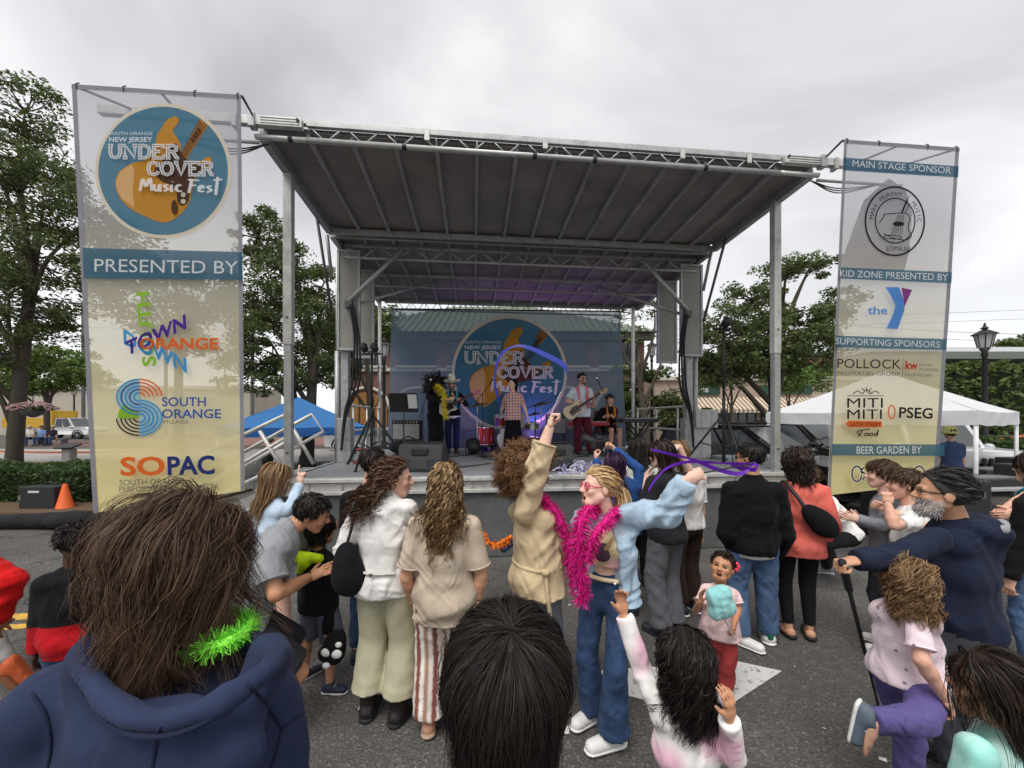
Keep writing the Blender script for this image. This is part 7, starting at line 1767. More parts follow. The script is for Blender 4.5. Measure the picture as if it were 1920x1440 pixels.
# floor clutter
def clutter(name, label, cat, c, n, r, cols, w=.02):
    P = c + rng.normal(size=(n, 1, 3)) * A(r, r * .6, .02); t = np.linspace(0, 1, 5)[None, :, None]
    d_ = rng.normal(size=(n, 1, 3)) * A(.12, .1, .07); P = P + d_ * t + A(0, 0, 1) * (.10 * np.sin(t * pi) * rng.random((n, 1, 1))); P[..., 2] = np.maximum(P[..., 2], c[2] + .006)
    solo(name, ribbons(P, np.full((n, 5), w)), cols, label, cat, kind='stuff')
clutter('tinsel_heap', 'heap of silver and violet tinsel at the stage front', 'tinsel', S(SP(1090, 872, .5)[0], .5, D), 260, .20, hair_mat('tinsel', (.25, .22, .4), (.85, .82, .9), .2))
clutter('ribbon_heap', 'crumpled dark blue ribbon on the deck below the par lamp', 'ribbon', dp(930, 846), 200, .16, hair_mat('blue_ribbon', (.01, .01, .10), (.03, .04, .3), .4), .04)
for k, (px_, py_, lab) in enumerate(((690, 869, 'red cable coil at the left stage corner'), (672, 845, 'second red cable coil near the tripod light stand'))):
    c = dp(px_, py_); solo('cable_coil', G().tube(np.array([c + A((.16 + .04 * sin(t * 2.3)) * cos(t) * 1.3, (.11 + .03 * cos(t * 1.7)) * sin(t), .012 + .002 * t) for t in np.linspace(0, 20, 90)]), .010, 5), mat('cable_red', (.28, .03, .03), .6), lab, 'cable', smooth=True)
for k in range(5):
    p0_, p1_ = S(-2 + k * 1.1, .6 + .3 * k, D + .01), S(-.5 + k * .7, 3.2, D + .01); m1 = lerp(p0_, p1_, .35) + A(.5 * sin(k * 2), .2, 0); m2 = lerp(p0_, p1_, .7) + A(-.4 * cos(k), .1, 0)
    solo('stage_cable', G().tube(catmull([p0_, m1, m2, p1_], 8), .009, 5), M_rubber, ['black cable running from the left wedge to the amplifier', 'black cable snaking across the left half of the deck', 'black cable crossing the middle of the deck', 'black cable looping towards the drum kit', 'black cable lying behind the right wedge'][k], 'cable', smooth=True)
for k, (px_, py_, w_, lab) in enumerate(((945, 838, .55, 'pale pedal board lit violet in front of the singer'), (1060, 832, .5, 'pale pedal board beside the right guitarist'), (880, 838, .4, 'small white effects unit left of the blue ribbon'))):
    c = dp(px_, py_); th = Thing('pedal_board', lab, 'pedal board', c); th.part('board', G().box(c + A(0, .1, .04), (w_, .25, .07)), mat('pedal_white', (.55, .55, .58), .5), bev=.01)
    for i in range(4): th.part('pedal', G().box(c + A((i - 1.5) * w_ * .22, .1, .095), (w_ * .16, .13, .045)), [M_black, M_red, M_chrome, mat('pedal_blue', (.04, .1, .4), .4)][i], bev=.008)
c = S(SP(770, 850, 3.6)[0], 3.6, D); th = Thing('equipment_bag', 'black bag on the deck below the left amplifier', 'bag', c); th.part('body', SDF().ell(c + A(0, 0, .15), (.5, .25, .18), None, .05).ell(c + A(.4, .1, .12), (.35, .2, .14), None, .06).mesh(.025, .015, 8), cloth('gig_bag_cloth', (.016, .016, .018)), smooth=True); th.part('carry_strap', G().tube(catmull([c + A(-.2, -.2, .3), c + A(0, -.2, .4), c + A(.2, -.2, .3)], 5), .015, 5), M_rubber)
c = S(2.75, 4.2, D); th = Thing('padded_chair', 'dark red padded chair at the right rear of the stage', 'chair', c)
th.part('backrest', G().box(c + A(0, .2, .75), (.42, .05, .5)), mat('chair_red', (.16, .012, .02), .8), bev=.02); th.part('seat', G().box(c + A(0, 0, .46), (.44, .42, .05)), mat('chair_red', (.16, .012, .02), .8), bev=.02)
for sx in (-1, 1):
    for sy in (-1, 1): th.part('leg', G().tube([c + A(sx * .19, sy * .18, 0), c + A(sx * .19, sy * .18, .46 if sy < 0 else 1.0)], .012, 6), M_black)
# sub-woofer box and gear tables at the right
c = A(6.35, 5.95, 0); th = Thing('subwoofer', 'large black subwoofer cabinet below the right banner', 'speaker', c); th.part('cabinet', G().box(c + A(0, 0, .48), (1.25, .8, .96), SAX), mat('sub_black', (.026, .026, .028), .55, bump=.2, bs=120), bev=.02); th.part('grille', G().box(c - EY * .405 + A(0, 0, .48), (1.15, .02, .86), SAX), M_black); th.part('handle', G().box(c - EY * .41 + EX * .4 + A(0, 0, .75), (.2, .02, .1), SAX), M_steel, bev=.02)
for k, (x, y, lab) in enumerate(((8.2, 6.5, 'grey folding table stacked with mixing gear under the white canopy'), (9.6, 7.6, 'second folding table of cables and mixers near the silver off-roader'))):
    c = A(x, y, 0); th = Thing('gear_table', lab, 'table', c); th.part('tabletop', G().box(c + A(0, 0, .74), (1.8, .75, .05), SAX), mat('table_grey', (.35, .35, .36), .6), bev=.01)
    for sx in (-1, 1):
        for sy in (-1, 1): th.part('leg', G().tube([c + EX * sx * .8 + EY * sy * .3, c + EX * sx * .8 + EY * sy * .3 + A(0, 0, .72)], .016, 6), M_steel)
    mx_ = Thing('mixing_desk', ['black mixing desk on the nearer gear table', 'black mixing desk on the further gear table'][k], 'mixer', c + A(0, 0, .77)); mx_.part('case', G().box(c + A(-.2, 0, .83), (.9, .55, .12), SAX), M_black, bev=.015)
    g = G()
    for i in range(14): g.box(c + EX * (-.6 + i * .06) + A(-.0, -.05, .90), (.02, .3, .012), SAX)
    mx_.part('faders', g, M_alu)
    cs_ = Thing('rack_case', ['black rack case beside the nearer mixing desk', 'black rack case beside the further mixing desk'][k], 'case', c + EX * .55 + A(0, 0, .77)); cs_.part('box', G().box(c + EX * .55 + A(0, 0, .93), (.5, .5, .32), SAX), M_tolex, bev=.02); cs_.part('panel', G().box(c + EX * .55 - EY * .255 + A(0, 0, .93), (.42, .02, .26), SAX), M_steel)
# ------------------------------------------------------------------ crowd and band
C = lambda n, rgb, **k: cloth('cloth_' + n, srgb(*rgb), **k)
leather = mat('black_leather', (.016, .012, .012), .4, bump=.3, bs=90); white_shoe = mat('white_shoe', (.72, .71, .69), .55, var=.08, bump=.3, bs=60); sole_w = mat('sole_white', (.75, .74, .72), .6); dark_shoe = mat('dark_shoe', (.02, .022, .03), .6); navy_shoe = mat('navy_clog', (.022, .028, .05), .6)
denim = C('denim', (84, 108, 142), fold=.7, fs=12, var=.22); denim_d = C('denim_dark', (54, 74, 106), fold=.7, fs=12, var=.3); denim_l = C('denim_light', (168, 190, 208), fold=.8, fs=11, var=.08); black_c = C('black', (26, 26, 28), fold=.7); charcoal = C('charcoal', (52, 52, 56)); white_c = C('white', (232, 230, 226), fold=.6, fs=11)
def boa_mat(n, a, b): return hair_mat('boa_' + n, a, b, .8)
B_pink = boa_mat('pink', (.35, .0, .10), (.85, .02, .30)); B_yel = boa_mat('yellow', (.55, .42, .01), (.85, .72, .08)); B_teal = boa_mat('turquoise', (.02, .22, .30), (.10, .50, .58)); B_or = boa_mat('orange', (.65, .12, .01), (.95, .28, .02)); B_green = boa_mat('neon_green', (.10, .55, .02), (.35, .95, .10)); B_rose = boa_mat('rose', (.70, .08, .20), (.95, .25, .40))
def scarf(key, label, pts, m, r=.04, n=700, w=.010, nm='feather_boa', **k):
    v, f = feather_boa(pts, r, n, w, **k); return solo(nm, (v, f), m, label, 'boa', smooth=False)
def glasses(th, m, frame=None, k=1.0):
    M, c, q = th.M, th.J['head'], th.q; h_ = lambda a, b, z: c + (A(a, b, z) * q) @ M
    o = th.part('glasses', G().tube([h_(-.070, .0, .006), h_(-.062, .078, .006), h_(-.012, .094, .006), h_(.012, .094, .006), h_(.062, .078, .006), h_(.070, .0, .006)], .0035 * q, 5), frame or M_black)
    for d_ in (-1, 1): th.part('lens', G().lathe(h_(d_ * .034, .088, .002), [(.024 * q * k, 0), (.022 * q * k, .005)], 14, np.array([M[0], M[2], M[1]])), m, under=o)
def bob(n=240, ln=.2, **k): d_ = dict(n=n, len=ln, lift=.35, grav=.5, w=.010, kids=4, front=.45, fine=9); d_.update(k); return d_
short = dict(n=320, len=.075, lift=.30, grav=.10, w=.008, kids=4, whorl=(0, -.55, .8), mess=.10, off=.02, vol=.5, front=.48, seg=5, fine=6, jit=.03)
# 1 hooded person right in front of the camera
hood_m = C('navy_hood', (46, 54, 80), fold=.85, fs=5, weave=420, var=.14)
P1 = person('hoodie', 'person in a navy hooded sweatshirt with wavy brown hair, closest at left', 300, .80, 1.74, 12, build=1.18, skin='fair', hcol='softbrown', res=.009,
    ov=dict(neck=W(318, 1215, .80), head=W(350, 1045, .80), sh_r=W(482, 1318, .84), sh_l=W(100, 1335, .76)), head=(25, -4, 0),
    hair=dict(n=400, len=.27, lift=.10, grav=.18, curl=.026, freq=1.25, kids=27, w=.0014, spread=.010, wind=(.12, 0, .0), mess=.22, off=.06, vol=2.2, lvar=.2, jit=.06, seg=9, fine=11, low=-.8, hug=.6, cutz=-.155, pj=.25, coh=1),
    top=dict(mat=hood_m, sleeve=.98, ease=.030, hem=.46, fold=.014, ff=26, sw=(.046, .040, .032)), bottom=dict(mat=denim_d), hands=(None, None), eyes=False)
Sd = SDF(); T1 = P1.T; rr_ = P1.side(.8)
nk = P1.J['neck']
ring = catmull([W(178, 1195, .72), W(158, 1250, .66), W(235, 1335, .60), W(345, 1345, .59), W(455, 1290, .63), W(515, 1225, .72), W(430, 1190, .86)], 6)
for i in range(len(ring) - 1): Sd.cap(ring[i], ring[i + 1], .017, .017, .010)
Sd.ell(W(320, 1405, .645), (.16, .05, .085), None, .03); Sd.cap(W(170, 1250, .70), W(215, 1410, .65), .04, .035, .03); Sd.cap(W(505, 1240, .74), W(425, 1400, .66), .04, .035, .03)
Sd.cap(W(215, 1225, .78), W(420, 1225, .80), .05, .05, .05)
P1.part('hood', Sd.mesh(.006, .007, 40, 4), hood_m, smooth=True)
def seam_on(objs, pix, r, m, nm='seam', n=6):
    V = []; Fc = []; k = 0
    for o in objs: V += [tuple(v.co + Vector(P1.base)) for v in o.data.vertices]; Fc += [tuple(i + k for i in p.vertices) for p in o.data.polygons]; k = len(V)
    bv = BVHTree.FromPolygons(V, Fc); out = []
    for p in catmull([A(*q, 0) for q in pix], n):
        d_ = Vector(W(p[0], p[1], 1.0) - A(0, 0, H)).normalized(); hit = bv.ray_cast(Vector((0, 0, H)), d_)
        if hit[0]: out.append(np.array(hit[0]) + np.array(hit[1]) * r * 0.2)
    if len(out) > 2: P1.part(nm, G().tube(np.array(out), r, 5), m, smooth=True)
kids_ = [o for o in P1.e.children if o.name.startswith(('top', 'hood'))]
for px_ in ([(462, 1282), (498, 1318), (528, 1366)], [(528, 1366), (555, 1345), (590, 1318)], [(60, 1300), (88, 1345), (96, 1400), (88, 1450)], [(300, 1362), (292, 1405), (284, 1450)], [(528, 1366), (520, 1400), (505, 1450)]): seam_on(kids_, px_, .0032, C('navy_seam', (34, 40, 62)))
seam = catmull([p + A(0, -.017, -.012) for p in ring[2:-4]], 2); P1.part('hood_seam', G().tube(seam, .004, 5), C('navy_seam', (34, 40, 62)), smooth=True)
scarf('green', 'neon green tinsel garland round the neck of the navy hooded person', [W(318, 1222, .76), W(360, 1220, .72), W(405, 1210, .72), W(448, 1192, .75), W(468, 1165, .83), W(430, 1145, .92)], B_green, .027, 1500, .0028, 'tinsel_garland', tinsel=True)
# 2 straight black hair at the bottom centre
person('blackhair', 'person with smooth straight black hair at the bottom centre, closest to the camera', 948, .57, 1.562, 2, skin='olive', hcol='black', res=.009, head=(2, -4, 0),
    hair=dict(n=1100, len=.19, lift=.12, grav=.12, kids=14, w=.0011, spread=.006, whorl=(.10, -.42, .90), mess=.14, off=.17, vol=.8, lvar=.18, jit=.035, seg=8, fine=7, low=-.85, front=.3, hug=.95), top=dict(mat=charcoal, sleeve=.3), bottom=dict(mat=denim_d), hands=(None, None), eyes=False)
# 3 red sleeve at the left edge
red_c = C('red_fleece', (206, 28, 30), fold=.8, fs=10)
person('redsleeve', 'person in a red fleece and orange shoe striding at the left edge', -145, 2.6, 1.62, 60, res=.014, skin='brown', hcol='dark', ov=dict(wr_r=W(-5, 1165, 2.45), el_r=W(18, 1090, 2.45), wr_l=W(5, 1150, 2.6), an_r=W(12, 1258, 2.55), kn_r=W(-28, 1190, 2.6), toe_r=A(.35, .2, -.8)), hair=short, top=dict(mat=red_c, sleeve=.95, ease=.03, sw=(.045, .045, .03)), bottom=dict(mat=C('grey_sweat', (150, 146, 142)), w=(.056, .045, .04), len=.93), shoes=dict(mat=mat('orange_shoe', srgb(196, 92, 48), .7, bump=.4, bs=120), sole=mat('orange_shoe', srgb(196, 92, 48), .7)), hands=('relaxed', 'fist'))
# 4 boy in black and red
def blackred(v, th): z = v[:, 2]; c = np.tile(A(*srgb(24, 24, 27)), (len(v), 1)); c[z < .72] = srgb(176, 24, 32); return c
person('boyred', 'boy in a black and red shirt seen from behind at left', 138, 2.2, 1.27, -28, skin='dark', hcol='black', hair=dict(short, len=.018, lift=.8, n=420), top=dict(mat=cloth('cloth_blackred', (1, 1, 1), pattern='attr'), sleeve=.97, ease=.022, hem=.44, colfn=blackred), bottom=dict(mat=denim_d), shoes=dict(mat=dark_shoe))
# 5 bending man in grey
P5 = person('greytee', 'man in a grey T-shirt bending over a boy, hand on his shoulder', 462, 2.25, 1.76, 60, skin='tan', hcol='black', build=1.06, res=.011,
    ov=dict(pel=W(452, 1165, 2.2), neck=W(540, 985, 2.38), head=W(586, 962, 2.45), sh_r=W(503, 1040, 2.2), sh_l=W(556, 985, 2.6), el_r=W(517, 1114, 2.12), wr_r=W(580, 1082, 2.42), wr_l=W(598, 1003, 2.75), el_l=W(560, 1030, 2.7)), head=(70, -22, 18), hair=dict(short, len=.05), top=dict(mat=C('heather_grey', (142, 144, 147), fold=.8, fs=9), sleeve=.34, ease=.022, hem=.47, sw=(.042, .044, .03)), bottom=dict(mat=C('dark_shorts', (44, 44, 50)), len=.45, w=(.066, .062, .05)), shoes=dict(mat=dark_shoe), hands=('open', 'relaxed'), pn=dict(r=A(.3, .9, -.4)), hd=dict(r=A(1, .5, .35)))
P5.part('watch', G().tube([P5.J['wr_r'] + .030 * (A(0, 0, 1) * cos(t) + A(-.2, .9, 0) * sin(t)) for t in np.linspace(0, 2 * pi, 14)], .010, 6), M_black, smooth=True)
# 6 boy with black hair and neon hood
P6 = person('boyneon', 'small boy in black hoodie with neon yellow-green hood and grey shorts', 598, 2.66, 1.20, 12, skin='tan', hcol='black', ov=dict(wr_r=W(614, 1187, 2.6), an_l=gp(572, 1272) + A(0, 0, .055), an_r=gp(618, 1298) + A(0, 0, .055), toe_l=A(.6, .7, 0), toe_r=A(.95, -.1, 0)), head=(25, 0, 0),
    hair=dict(n=380, fine=8, len=.13, lift=.25, grav=.35, w=.008, kids=4, whorl=(0, -.4, .9), off=.05, vol=.6, front=.35, bangs=.1), top=dict(mat=black_c, sleeve=.95, ease=.026, hem=.485, fold=.006), bottom=dict(mat=C('slate_shorts', (98, 104, 118)), len=.47, w=(.062, .070, .05), b=.92, fold=.005), shoes=dict(mat=navy_shoe, sole=sole_w, k=1.1))
Sd = SDF().cap(P6.T(-.08, -.06, .82), P6.T(.06, -.075, .82), .035, .03, .03).cap(P6.T(-.09, -.03, .80), P6.T(-.085, .05, .77), .045, .03, .03).cap(P6.T(-.03, -.09, .79), P6.T(-.06, -.085, .74), .04, .02, .03)
P6.part('hood', Sd.mesh(.009, .01, 25), C('neon', (206, 240, 40)), smooth=True)
c = W(627, 1215, 2.55); th = Thing('plush_toy', 'black and white plush toy held by the small boy', 'toy', c); th.part('body', SDF().ell(c, (.075, .06, .11), None, .02).ell(c + A(-.06, 0, -.04), (.05, .04, .045), None, .03).ell(c + A(.04, 0, .07), (.035, .03, .05), None, .03).mesh(.009, .004, 40), C('plush_black', (22, 22, 24)), smooth=True)
for dx_, dz, r_ in ((-.03, .0, .028), (.035, -.01, .03), (-.03, -.085, .02), (.05, .05, .018)): th.part('white_patch', G().ball(c + A(dx_, -.05, dz), (r_ * 1.3, .015, r_), 10, 6), C('plush_white', (232, 232, 230)), smooth=True)
# 7 pointing girl
person('pointing', 'girl in pale blue raising one arm towards the stage', 512, 3.0, 1.52, 25, skin='pale', hcol='lightbrown', ov=dict(wr_r=W(562, 906, 3.1), el_r=W(545, 952, 2.95), an_r=gp(541, 1236) + A(0, 0, .06)), hair=bob(300, .30, wind=(-.1, 0, 0), fall=1.0), top=dict(mat=C('pale_blue', (186, 204, 222)), sleeve=.92, ease=.02), bottom=dict(mat=denim_l, len=.28, w=(.06, .06, .06)), shoes=dict(mat=dark_shoe, sole=sole_w), hands=('point', 'relaxed'), hd=dict(r=A(.1, .1, 1)), pn=dict(r=A(0, 1, 0)))
# 8 woman in white jacket
P8 = person('whitejacket', 'woman in a white denim jacket and sage wide-leg trousers, curly brown hair', 722, 2.42, 1.69, 12, skin='fair', hcol='chestnut', stance=.062, head=(82, -4, 0), ov=dict(wr_r=W(772, 1012, 2.75), el_r=W(752, 1042, 2.45), wr_l=W(668, 1090, 2.5), head=W(742, 897, 2.45)),
    hair=dict(n=330, len=.32, comb=(0, -1.2, -.3), curl=.018, freq=5.0, lift=.35, grav=.42, w=.008, kids=5, spread=.012, off=.14, vol=1.6, fall=1.0, seg=9, fine=20, wind=(-.12, -.02, 0), front=.55, jit=.1, hug=.4),
    top=dict(mat=C('white_denim', (226, 222, 218), fold=.9, fs=10, var=.05), sleeve=.98, ease=.020, hem=.47, flare=.025, sw=(.036, .032, .026), name='jacket', fold=.012), bottom=dict(mat=C('sage', (184, 180, 152), fold=.6, fs=6), fold=.006, ff=30, len=.90, w=(.062, .054, .066), ease=.012, name='trousers'), shoes=dict(kind='boot', mat=leather, sole=M_rubber), bust=1.0)
P8.part('button', G().lathe(P8.T(0, -.096, .565), [(.011, 0), (.011, .006)], 10, np.array([A(1, 0, 0), A(0, 0, 1), A(0, -1, 0)])), M_steel)
P8.part('waist_tab', G().tube(catmull([P8.T(-.08, -.070, .568), P8.T(0, -.088, .565), P8.T(.08, -.070, .568)], 6), .009, 5), C('white_seam2', (200, 196, 192)))
c = W(651, 1062, 2.32); th = Thing('shoulder_bag', 'black teardrop shoulder bag on the white-jacket woman', 'bag', c); th.part('body', SDF().ell(c, (.085, .07, .15), None, .02).ell(c + A(.02, 0, -.07), (.10, .08, .10), None, .05).mesh(.009, .006, 20), C('bag_black', (24, 24, 28)), smooth=True); th.part('strap', G().tube(catmull([c + A(0, 0, .14), W(660, 985, 2.34), P8.T(-.085, -.05, .80) + A(0, -.02, .02), P8.T(-.05, .05, .80) + A(0, 0, .03)], 8), .010, 5), M_black, smooth=True)
c = W(766, 972, 2.72); solo('blue_pouch', SDF().ell(c, (.05, .03, .075), None, .02).mesh(.008), C('bright_blue', (60, 110, 196)), 'blue patterned pouch held by the white-jacket woman', 'pouch', smooth=True)
# 9 tan T-shirt woman
def stripes(v, th):
    x = (v - th.J['pel']) @ th.rt; kn = np.floor((x + .5) / .026).astype(int) % 4; pal = np.array([srgb(226, 216, 206), srgb(136, 84, 76), srgb(232, 224, 216), srgb(164, 132, 112)]); return pal[kn]
person('tantee', 'woman in a tan T-shirt and striped trousers, long golden curls', 834, 2.30, 1.60, 3, skin='olive', hcol='golden', build=1.02, stance=.06, ov=dict(wr_l=W(772, 1120, 2.36), wr_r=W(896, 1122, 2.30), el_l=W(762, 1082, 2.28), el_r=W(902, 1080, 2.28)),
    hair=dict(n=300, len=.40, curl=.016, freq=5.5, lift=.40, grav=.65, w=.010, kids=5, spread=.010, off=.10, vol=1.0, fall=1.0, seg=9, fine=20, hug=.75), top=dict(mat=C('tan_tee', (192, 176, 156), fold=.9, fs=7, var=.05), sleeve=.40, ease=.026, hem=.43, flare=.018, sw=(.038, .040, .03), fold=.013), bottom=dict(mat=cloth('cloth_stripes', (1, 1, 1), pattern='attr', fold=.5), len=.96, w=(.066, .056, .060), colfn=stripes, ease=.012), shoes=dict(kind='sandal', mat=mat('tan_sandal', (.4, .28, .2), .6)))
# 10 trench coat woman
trench = C('trench', (205, 184, 148), fold=.95, fs=8, var=.06)
P10 = person('trench', 'woman in a beige trench coat raising a ribbon wand, auburn afro hair', 1008, 2.48, 1.69, 58, skin='pale', hcol='auburn', head=(82, 8, 0), ov=dict(neck=W(1000, 945, 2.48), head=W(992, 890, 2.48), el_r=W(1008, 872, 2.30), wr_r=W(1030, 803, 2.30), sh_r=W(985, 962, 2.36), wr_l=W(1085, 1060, 2.6)), mouth=.6,
    hair=dict(n=420, len=.155, curl=.016, freq=3.5, lift=1.1, grav=.02, wind=(0, -.12, .02), w=.0075, kids=5, spread=.014, off=.10, vol=2.0, mess=.5, jit=.2, fine=16, front=.42, hug=0), top=dict(mat=trench, sleeve=(.80, .96), ease=.030, hem=.46, flare=.035, sw=(.040, .040, .036), name='coat', fold=.014, collar=.03), bottom=dict(mat=C('grey_jeans', (120, 122, 126)), w=(.052, .038, .034)), shoes=dict(mat=white_shoe), hands=('fist', 'relaxed'), pn=dict(r=A(1, 0, 0)), hd=dict(r=A(.25, 0, 1)))
glasses(P10, M_glass, M_black, 1.2)
bp_ = [P10.T(.11 * sin(t), -.02 + .082 * -cos(t) * 1.0, .575) for t in np.linspace(0, 2 * pi, 20)]
sd_ = P10.side(.58); fw_ = np.cross(P10.U, sd_); P10.part('belt', G().tube([P10.T(0, 0, .575) + sd_ * .185 * cos(t) + fw_ * .135 * sin(t) for t in np.linspace(0, 2 * pi, 26)], .014, 6), trench, smooth=True)
bk_ = P10.T(0, 0, .575) + sd_ * .17 - fw_ * .06; P10.part('belt_tail', G().tube(catmull([bk_, bk_ + A(.01, -.03, -.12), bk_ + A(.03, -.03, -.28)], 5), .013, 5), trench, smooth=True); P10.part('belt_knot', G().ball(bk_ + A(0, -.015, 0), (.028, .02, .022), 10, 6), trench, smooth=True)
for z_ in (.64, .71): P10.part('button', G().lathe(P10.T(.075, .070, z_), [(.012, 0), (.012, .008)], 10, np.array([unit(np.cross((0, 0, 1), sd_ + fw_)), A(0, 0, 1), unit(sd_ * .6 + fw_)])), mat('horn_button', (.05, .025, .015), .3))
scarf('p10', 'magenta feather boa hanging down the trench coat front', [W(1000, 925, 2.40), W(1035, 950, 2.38), W(1060, 1000, 2.36), W(1072, 1060, 2.36), W(1085, 1110, 2.36)], B_pink, .050, 1500, .008)
wd = P10.J['wr_r'] + A(.012, -.0, .085); tipw = W(1052, 735, 2.30); th = Thing('ribbon_wand', 'wand with a long blue ribbon looping above the crowd', 'ribbon', wd); th.part('stick', G().tube([wd - unit(tipw - wd) * .05, tipw], .004, 6), M_chrome)
pr_ = catmull([W(*p, y) for *p, y in ((1052, 735, 2.30), (1062, 705, 2.32), (1056, 684, 2.36), (1020, 664, 2.42), (985, 650, 2.46), (962, 650, 2.48), (940, 664, 2.48), (930, 690, 2.48), (928, 720, 2.47), (934, 745, 2.46), (938, 770, 2.46), (930, 800, 2.47))], 8)
wv = .006 + .013 * np.abs(np.sin(np.linspace(0, 7, len(pr_)))); dn_ = np.stack([np.cos(np.linspace(0, 5, len(pr_))) * .3, np.full(len(pr_), .25), np.sin(np.linspace(.8, 5.2, len(pr_)))], 1); dn_ /= np.linalg.norm(dn_, axis=1)[:, None]
def two_side(P, d_, w): return G().grid(np.stack([P - d_ * w[:, None], P + d_ * w[:, None]]))
th.part('ribbon', two_side(pr_, dn_, wv), mat('ribbon_blue', srgb(30, 50, 170), .45, trans=.3), smooth=True)
# 11 blonde woman
def tiedye(v, th):
    k = np.sin(v[:, 0] * 22 + np.sin(v[:, 2] * 26)) * .5 + .5; a, b_ = A(*srgb(222, 208, 160)), A(*srgb(226, 170, 176)); return a + (b_ - a) * (k * (v[:, 2] < v[:, 2].min() + .10))[:, None]
P11 = person('blonde', 'laughing blonde woman in open pale denim jacket and flared jeans', 1138, 2.28, 1.64, -148, skin='pale', hcol='blonde', head=(-100, 8, 6), mouth=1.0, ov=dict(neck=W(1140, 960, 2.28), head=W(1122, 915, 2.26), sh_l=W(1180, 968, 2.20), el_l=W(1248, 962, 2.10), wr_l=W(1290, 898, 2.02), wr_r=W(1085, 1000, 2.42), el_r=W(1110, 1060, 2.45), an_l=gp(1150, 1400) + A(0, 0, .085), an_r=gp(1112, 1350) + A(0, 0, .085), toe_l=A(-.9, -.35, 0), toe_r=A(-.7, -.5, 0)),
    hair=dict(n=330, fine=8, len=.10, lift=.12, grav=.05, w=.008, kids=6, comb=(0, -1, -.1), off=.03, vol=.4, front=.45, mess=.08, jit=.02), under=dict(mat=cloth('cloth_tiedye', (1, 1, 1), pattern='attr', fold=.5), sleeve=0, ease=.006, hem=.635, colfn=tiedye, fold=.004), top=dict(mat=denim_l, sleeve=.93, ease=.026, hem=.50, flare=.03, open=2.1, sw=(.046, .048, .034), name='jacket', fold=.016), bottom=dict(mat=denim_d, len=.99, w=(.053, .040, .058), ease=.006), shoes=dict(mat=white_shoe, sole=sole_w, k=1.08), hands=('relaxed', 'fist'), hd=dict(l=A(.9, 0, .35)), pn=dict(l=A(0, 1, -.2)), bust=1.0)
M11, h11, q11 = P11.M, P11.J['head'], P11.q; tail0 = h11 + (A(0, -.105, .01) * q11) @ M11
tp_ = np.array([tail0, W(1165, 925, 2.30), W(1170, 960, 2.26), W(1160, 1000, 2.20), W(1135, 1030, 2.14)]); tpc = catmull(tp_, 5); n_ = 260; K_ = tpc[None] + rng.normal(size=(n_, 1, 3)) * .016 * np.sin(np.linspace(.5, 3.0, len(tpc)))[None, :, None] * 1.3
P11.part('ponytail', tubes3(K_, np.full(K_.shape[:2], .0028) * (1 - .8 * np.linspace(0, 1, len(tpc)) ** 3)[None]), HAIRS['blonde'], smooth=True)
P11.part('hair_tie', G().tube([tail0 + .02 * (A(0, cos(t), sin(t))) + A(.012, 0, 0) for t in np.linspace(0, 2 * pi, 12)], .007, 5), M_black)
glasses(P11, mat('pink_lens', srgb(214, 96, 120), .2), mat('pink_frame', srgb(214, 80, 110), .3), 1.1)
def ringat(T_, z, side_, U_, a, b_, r, n=24, drop=0): f_ = np.cross(U_, side_); return [T_(0, 0, z) + side_ * a * cos(t) + f_ * b_ * sin(t) for t in np.linspace(0, 2 * pi, n)]
P11.part('belt', G().tube(ringat(P11.T, .590, P11.rt, P11.U, .140, .099, .012), .013, 6), C('cream_belt', (224, 208, 170)), smooth=True)
P11.part('print_patch', SDF().ell(P11.T(-.01, .080, .70), (.05, .02, .055), None, .02).mesh(.007), mat('dark_print', srgb(74, 50, 66), .8), smooth=True)
for dx_ in (-.05, .06): P11.part('belt_stud', G().ball(P11.T(dx_, .067, .588), .010, 8, 5), M_chrome)
scarf('p11', 'magenta feather boa round the blonde woman neck', [W(1165, 965, 2.38), W(1135, 948, 2.34), W(1096, 962, 2.14), W(1086, 1010, 2.09), W(1088, 1070, 2.08), W(1094, 1125, 2.09)], B_pink, .056, 2300, .008)
scarf('p11b', 'magenta feather boa end hanging beside the blonde woman jacket', [W(1162, 955, 2.22), W(1138, 975, 2.08), W(1112, 1010, 2.05), W(1100, 1050, 2.05)], B_pink, .045, 1000, .008)
hw_ = P11.J['wr_l'] + unit(A(.9, 0, .35)) * .085; tipv = W(1415, 868, 2.0); th = Thing('ribbon_wand', 'wand with a purple ribbon held out by the blonde woman', 'ribbon', hw_); th.part('stick', G().tube([hw_ - unit(tipv - hw_) * .05, tipv], .004, 6), M_black)
def rib(pts, w, tw, seed, m, nm='ribbon'):
    p = catmull(pts, 8); k = len(p); d_ = np.stack([np.sin(np.linspace(0, tw, k) + seed) * .3, np.cos(np.linspace(0, tw, k) + seed) * .7, .4 + np.abs(np.sin(np.linspace(0, tw, k) + seed))], 1); d_ /= np.linalg.norm(d_, axis=1)[:, None]; th.part(nm, two_side(p, d_, w * (.6 + .5 * np.abs(np.sin(np.linspace(.3, tw * .7, k))))), m, smooth=True)
purp = mat('ribbon_purple', srgb(112, 40, 190), .45, trans=.35)
rib([tipv, W(1390, 888, 2.0), W(1345, 880, 2.05), W(1300, 862, 2.1), W(1260, 852, 2.15), W(1222, 843, 2.2)], .011, 5, 0, purp); rib([tipv, W(1400, 870, 2.0), W(1350, 868, 2.0), W(1290, 866, 2.05), W(1250, 878, 2.1), W(1225, 905, 2.12), W(1216, 920, 2.12)], .009, 6, 1.2, purp)
rib([tipv, W(1420, 878, 1.98), W(1405, 880, 2.0), W(1370, 872, 2.02)], .015, 4, .5, purp)
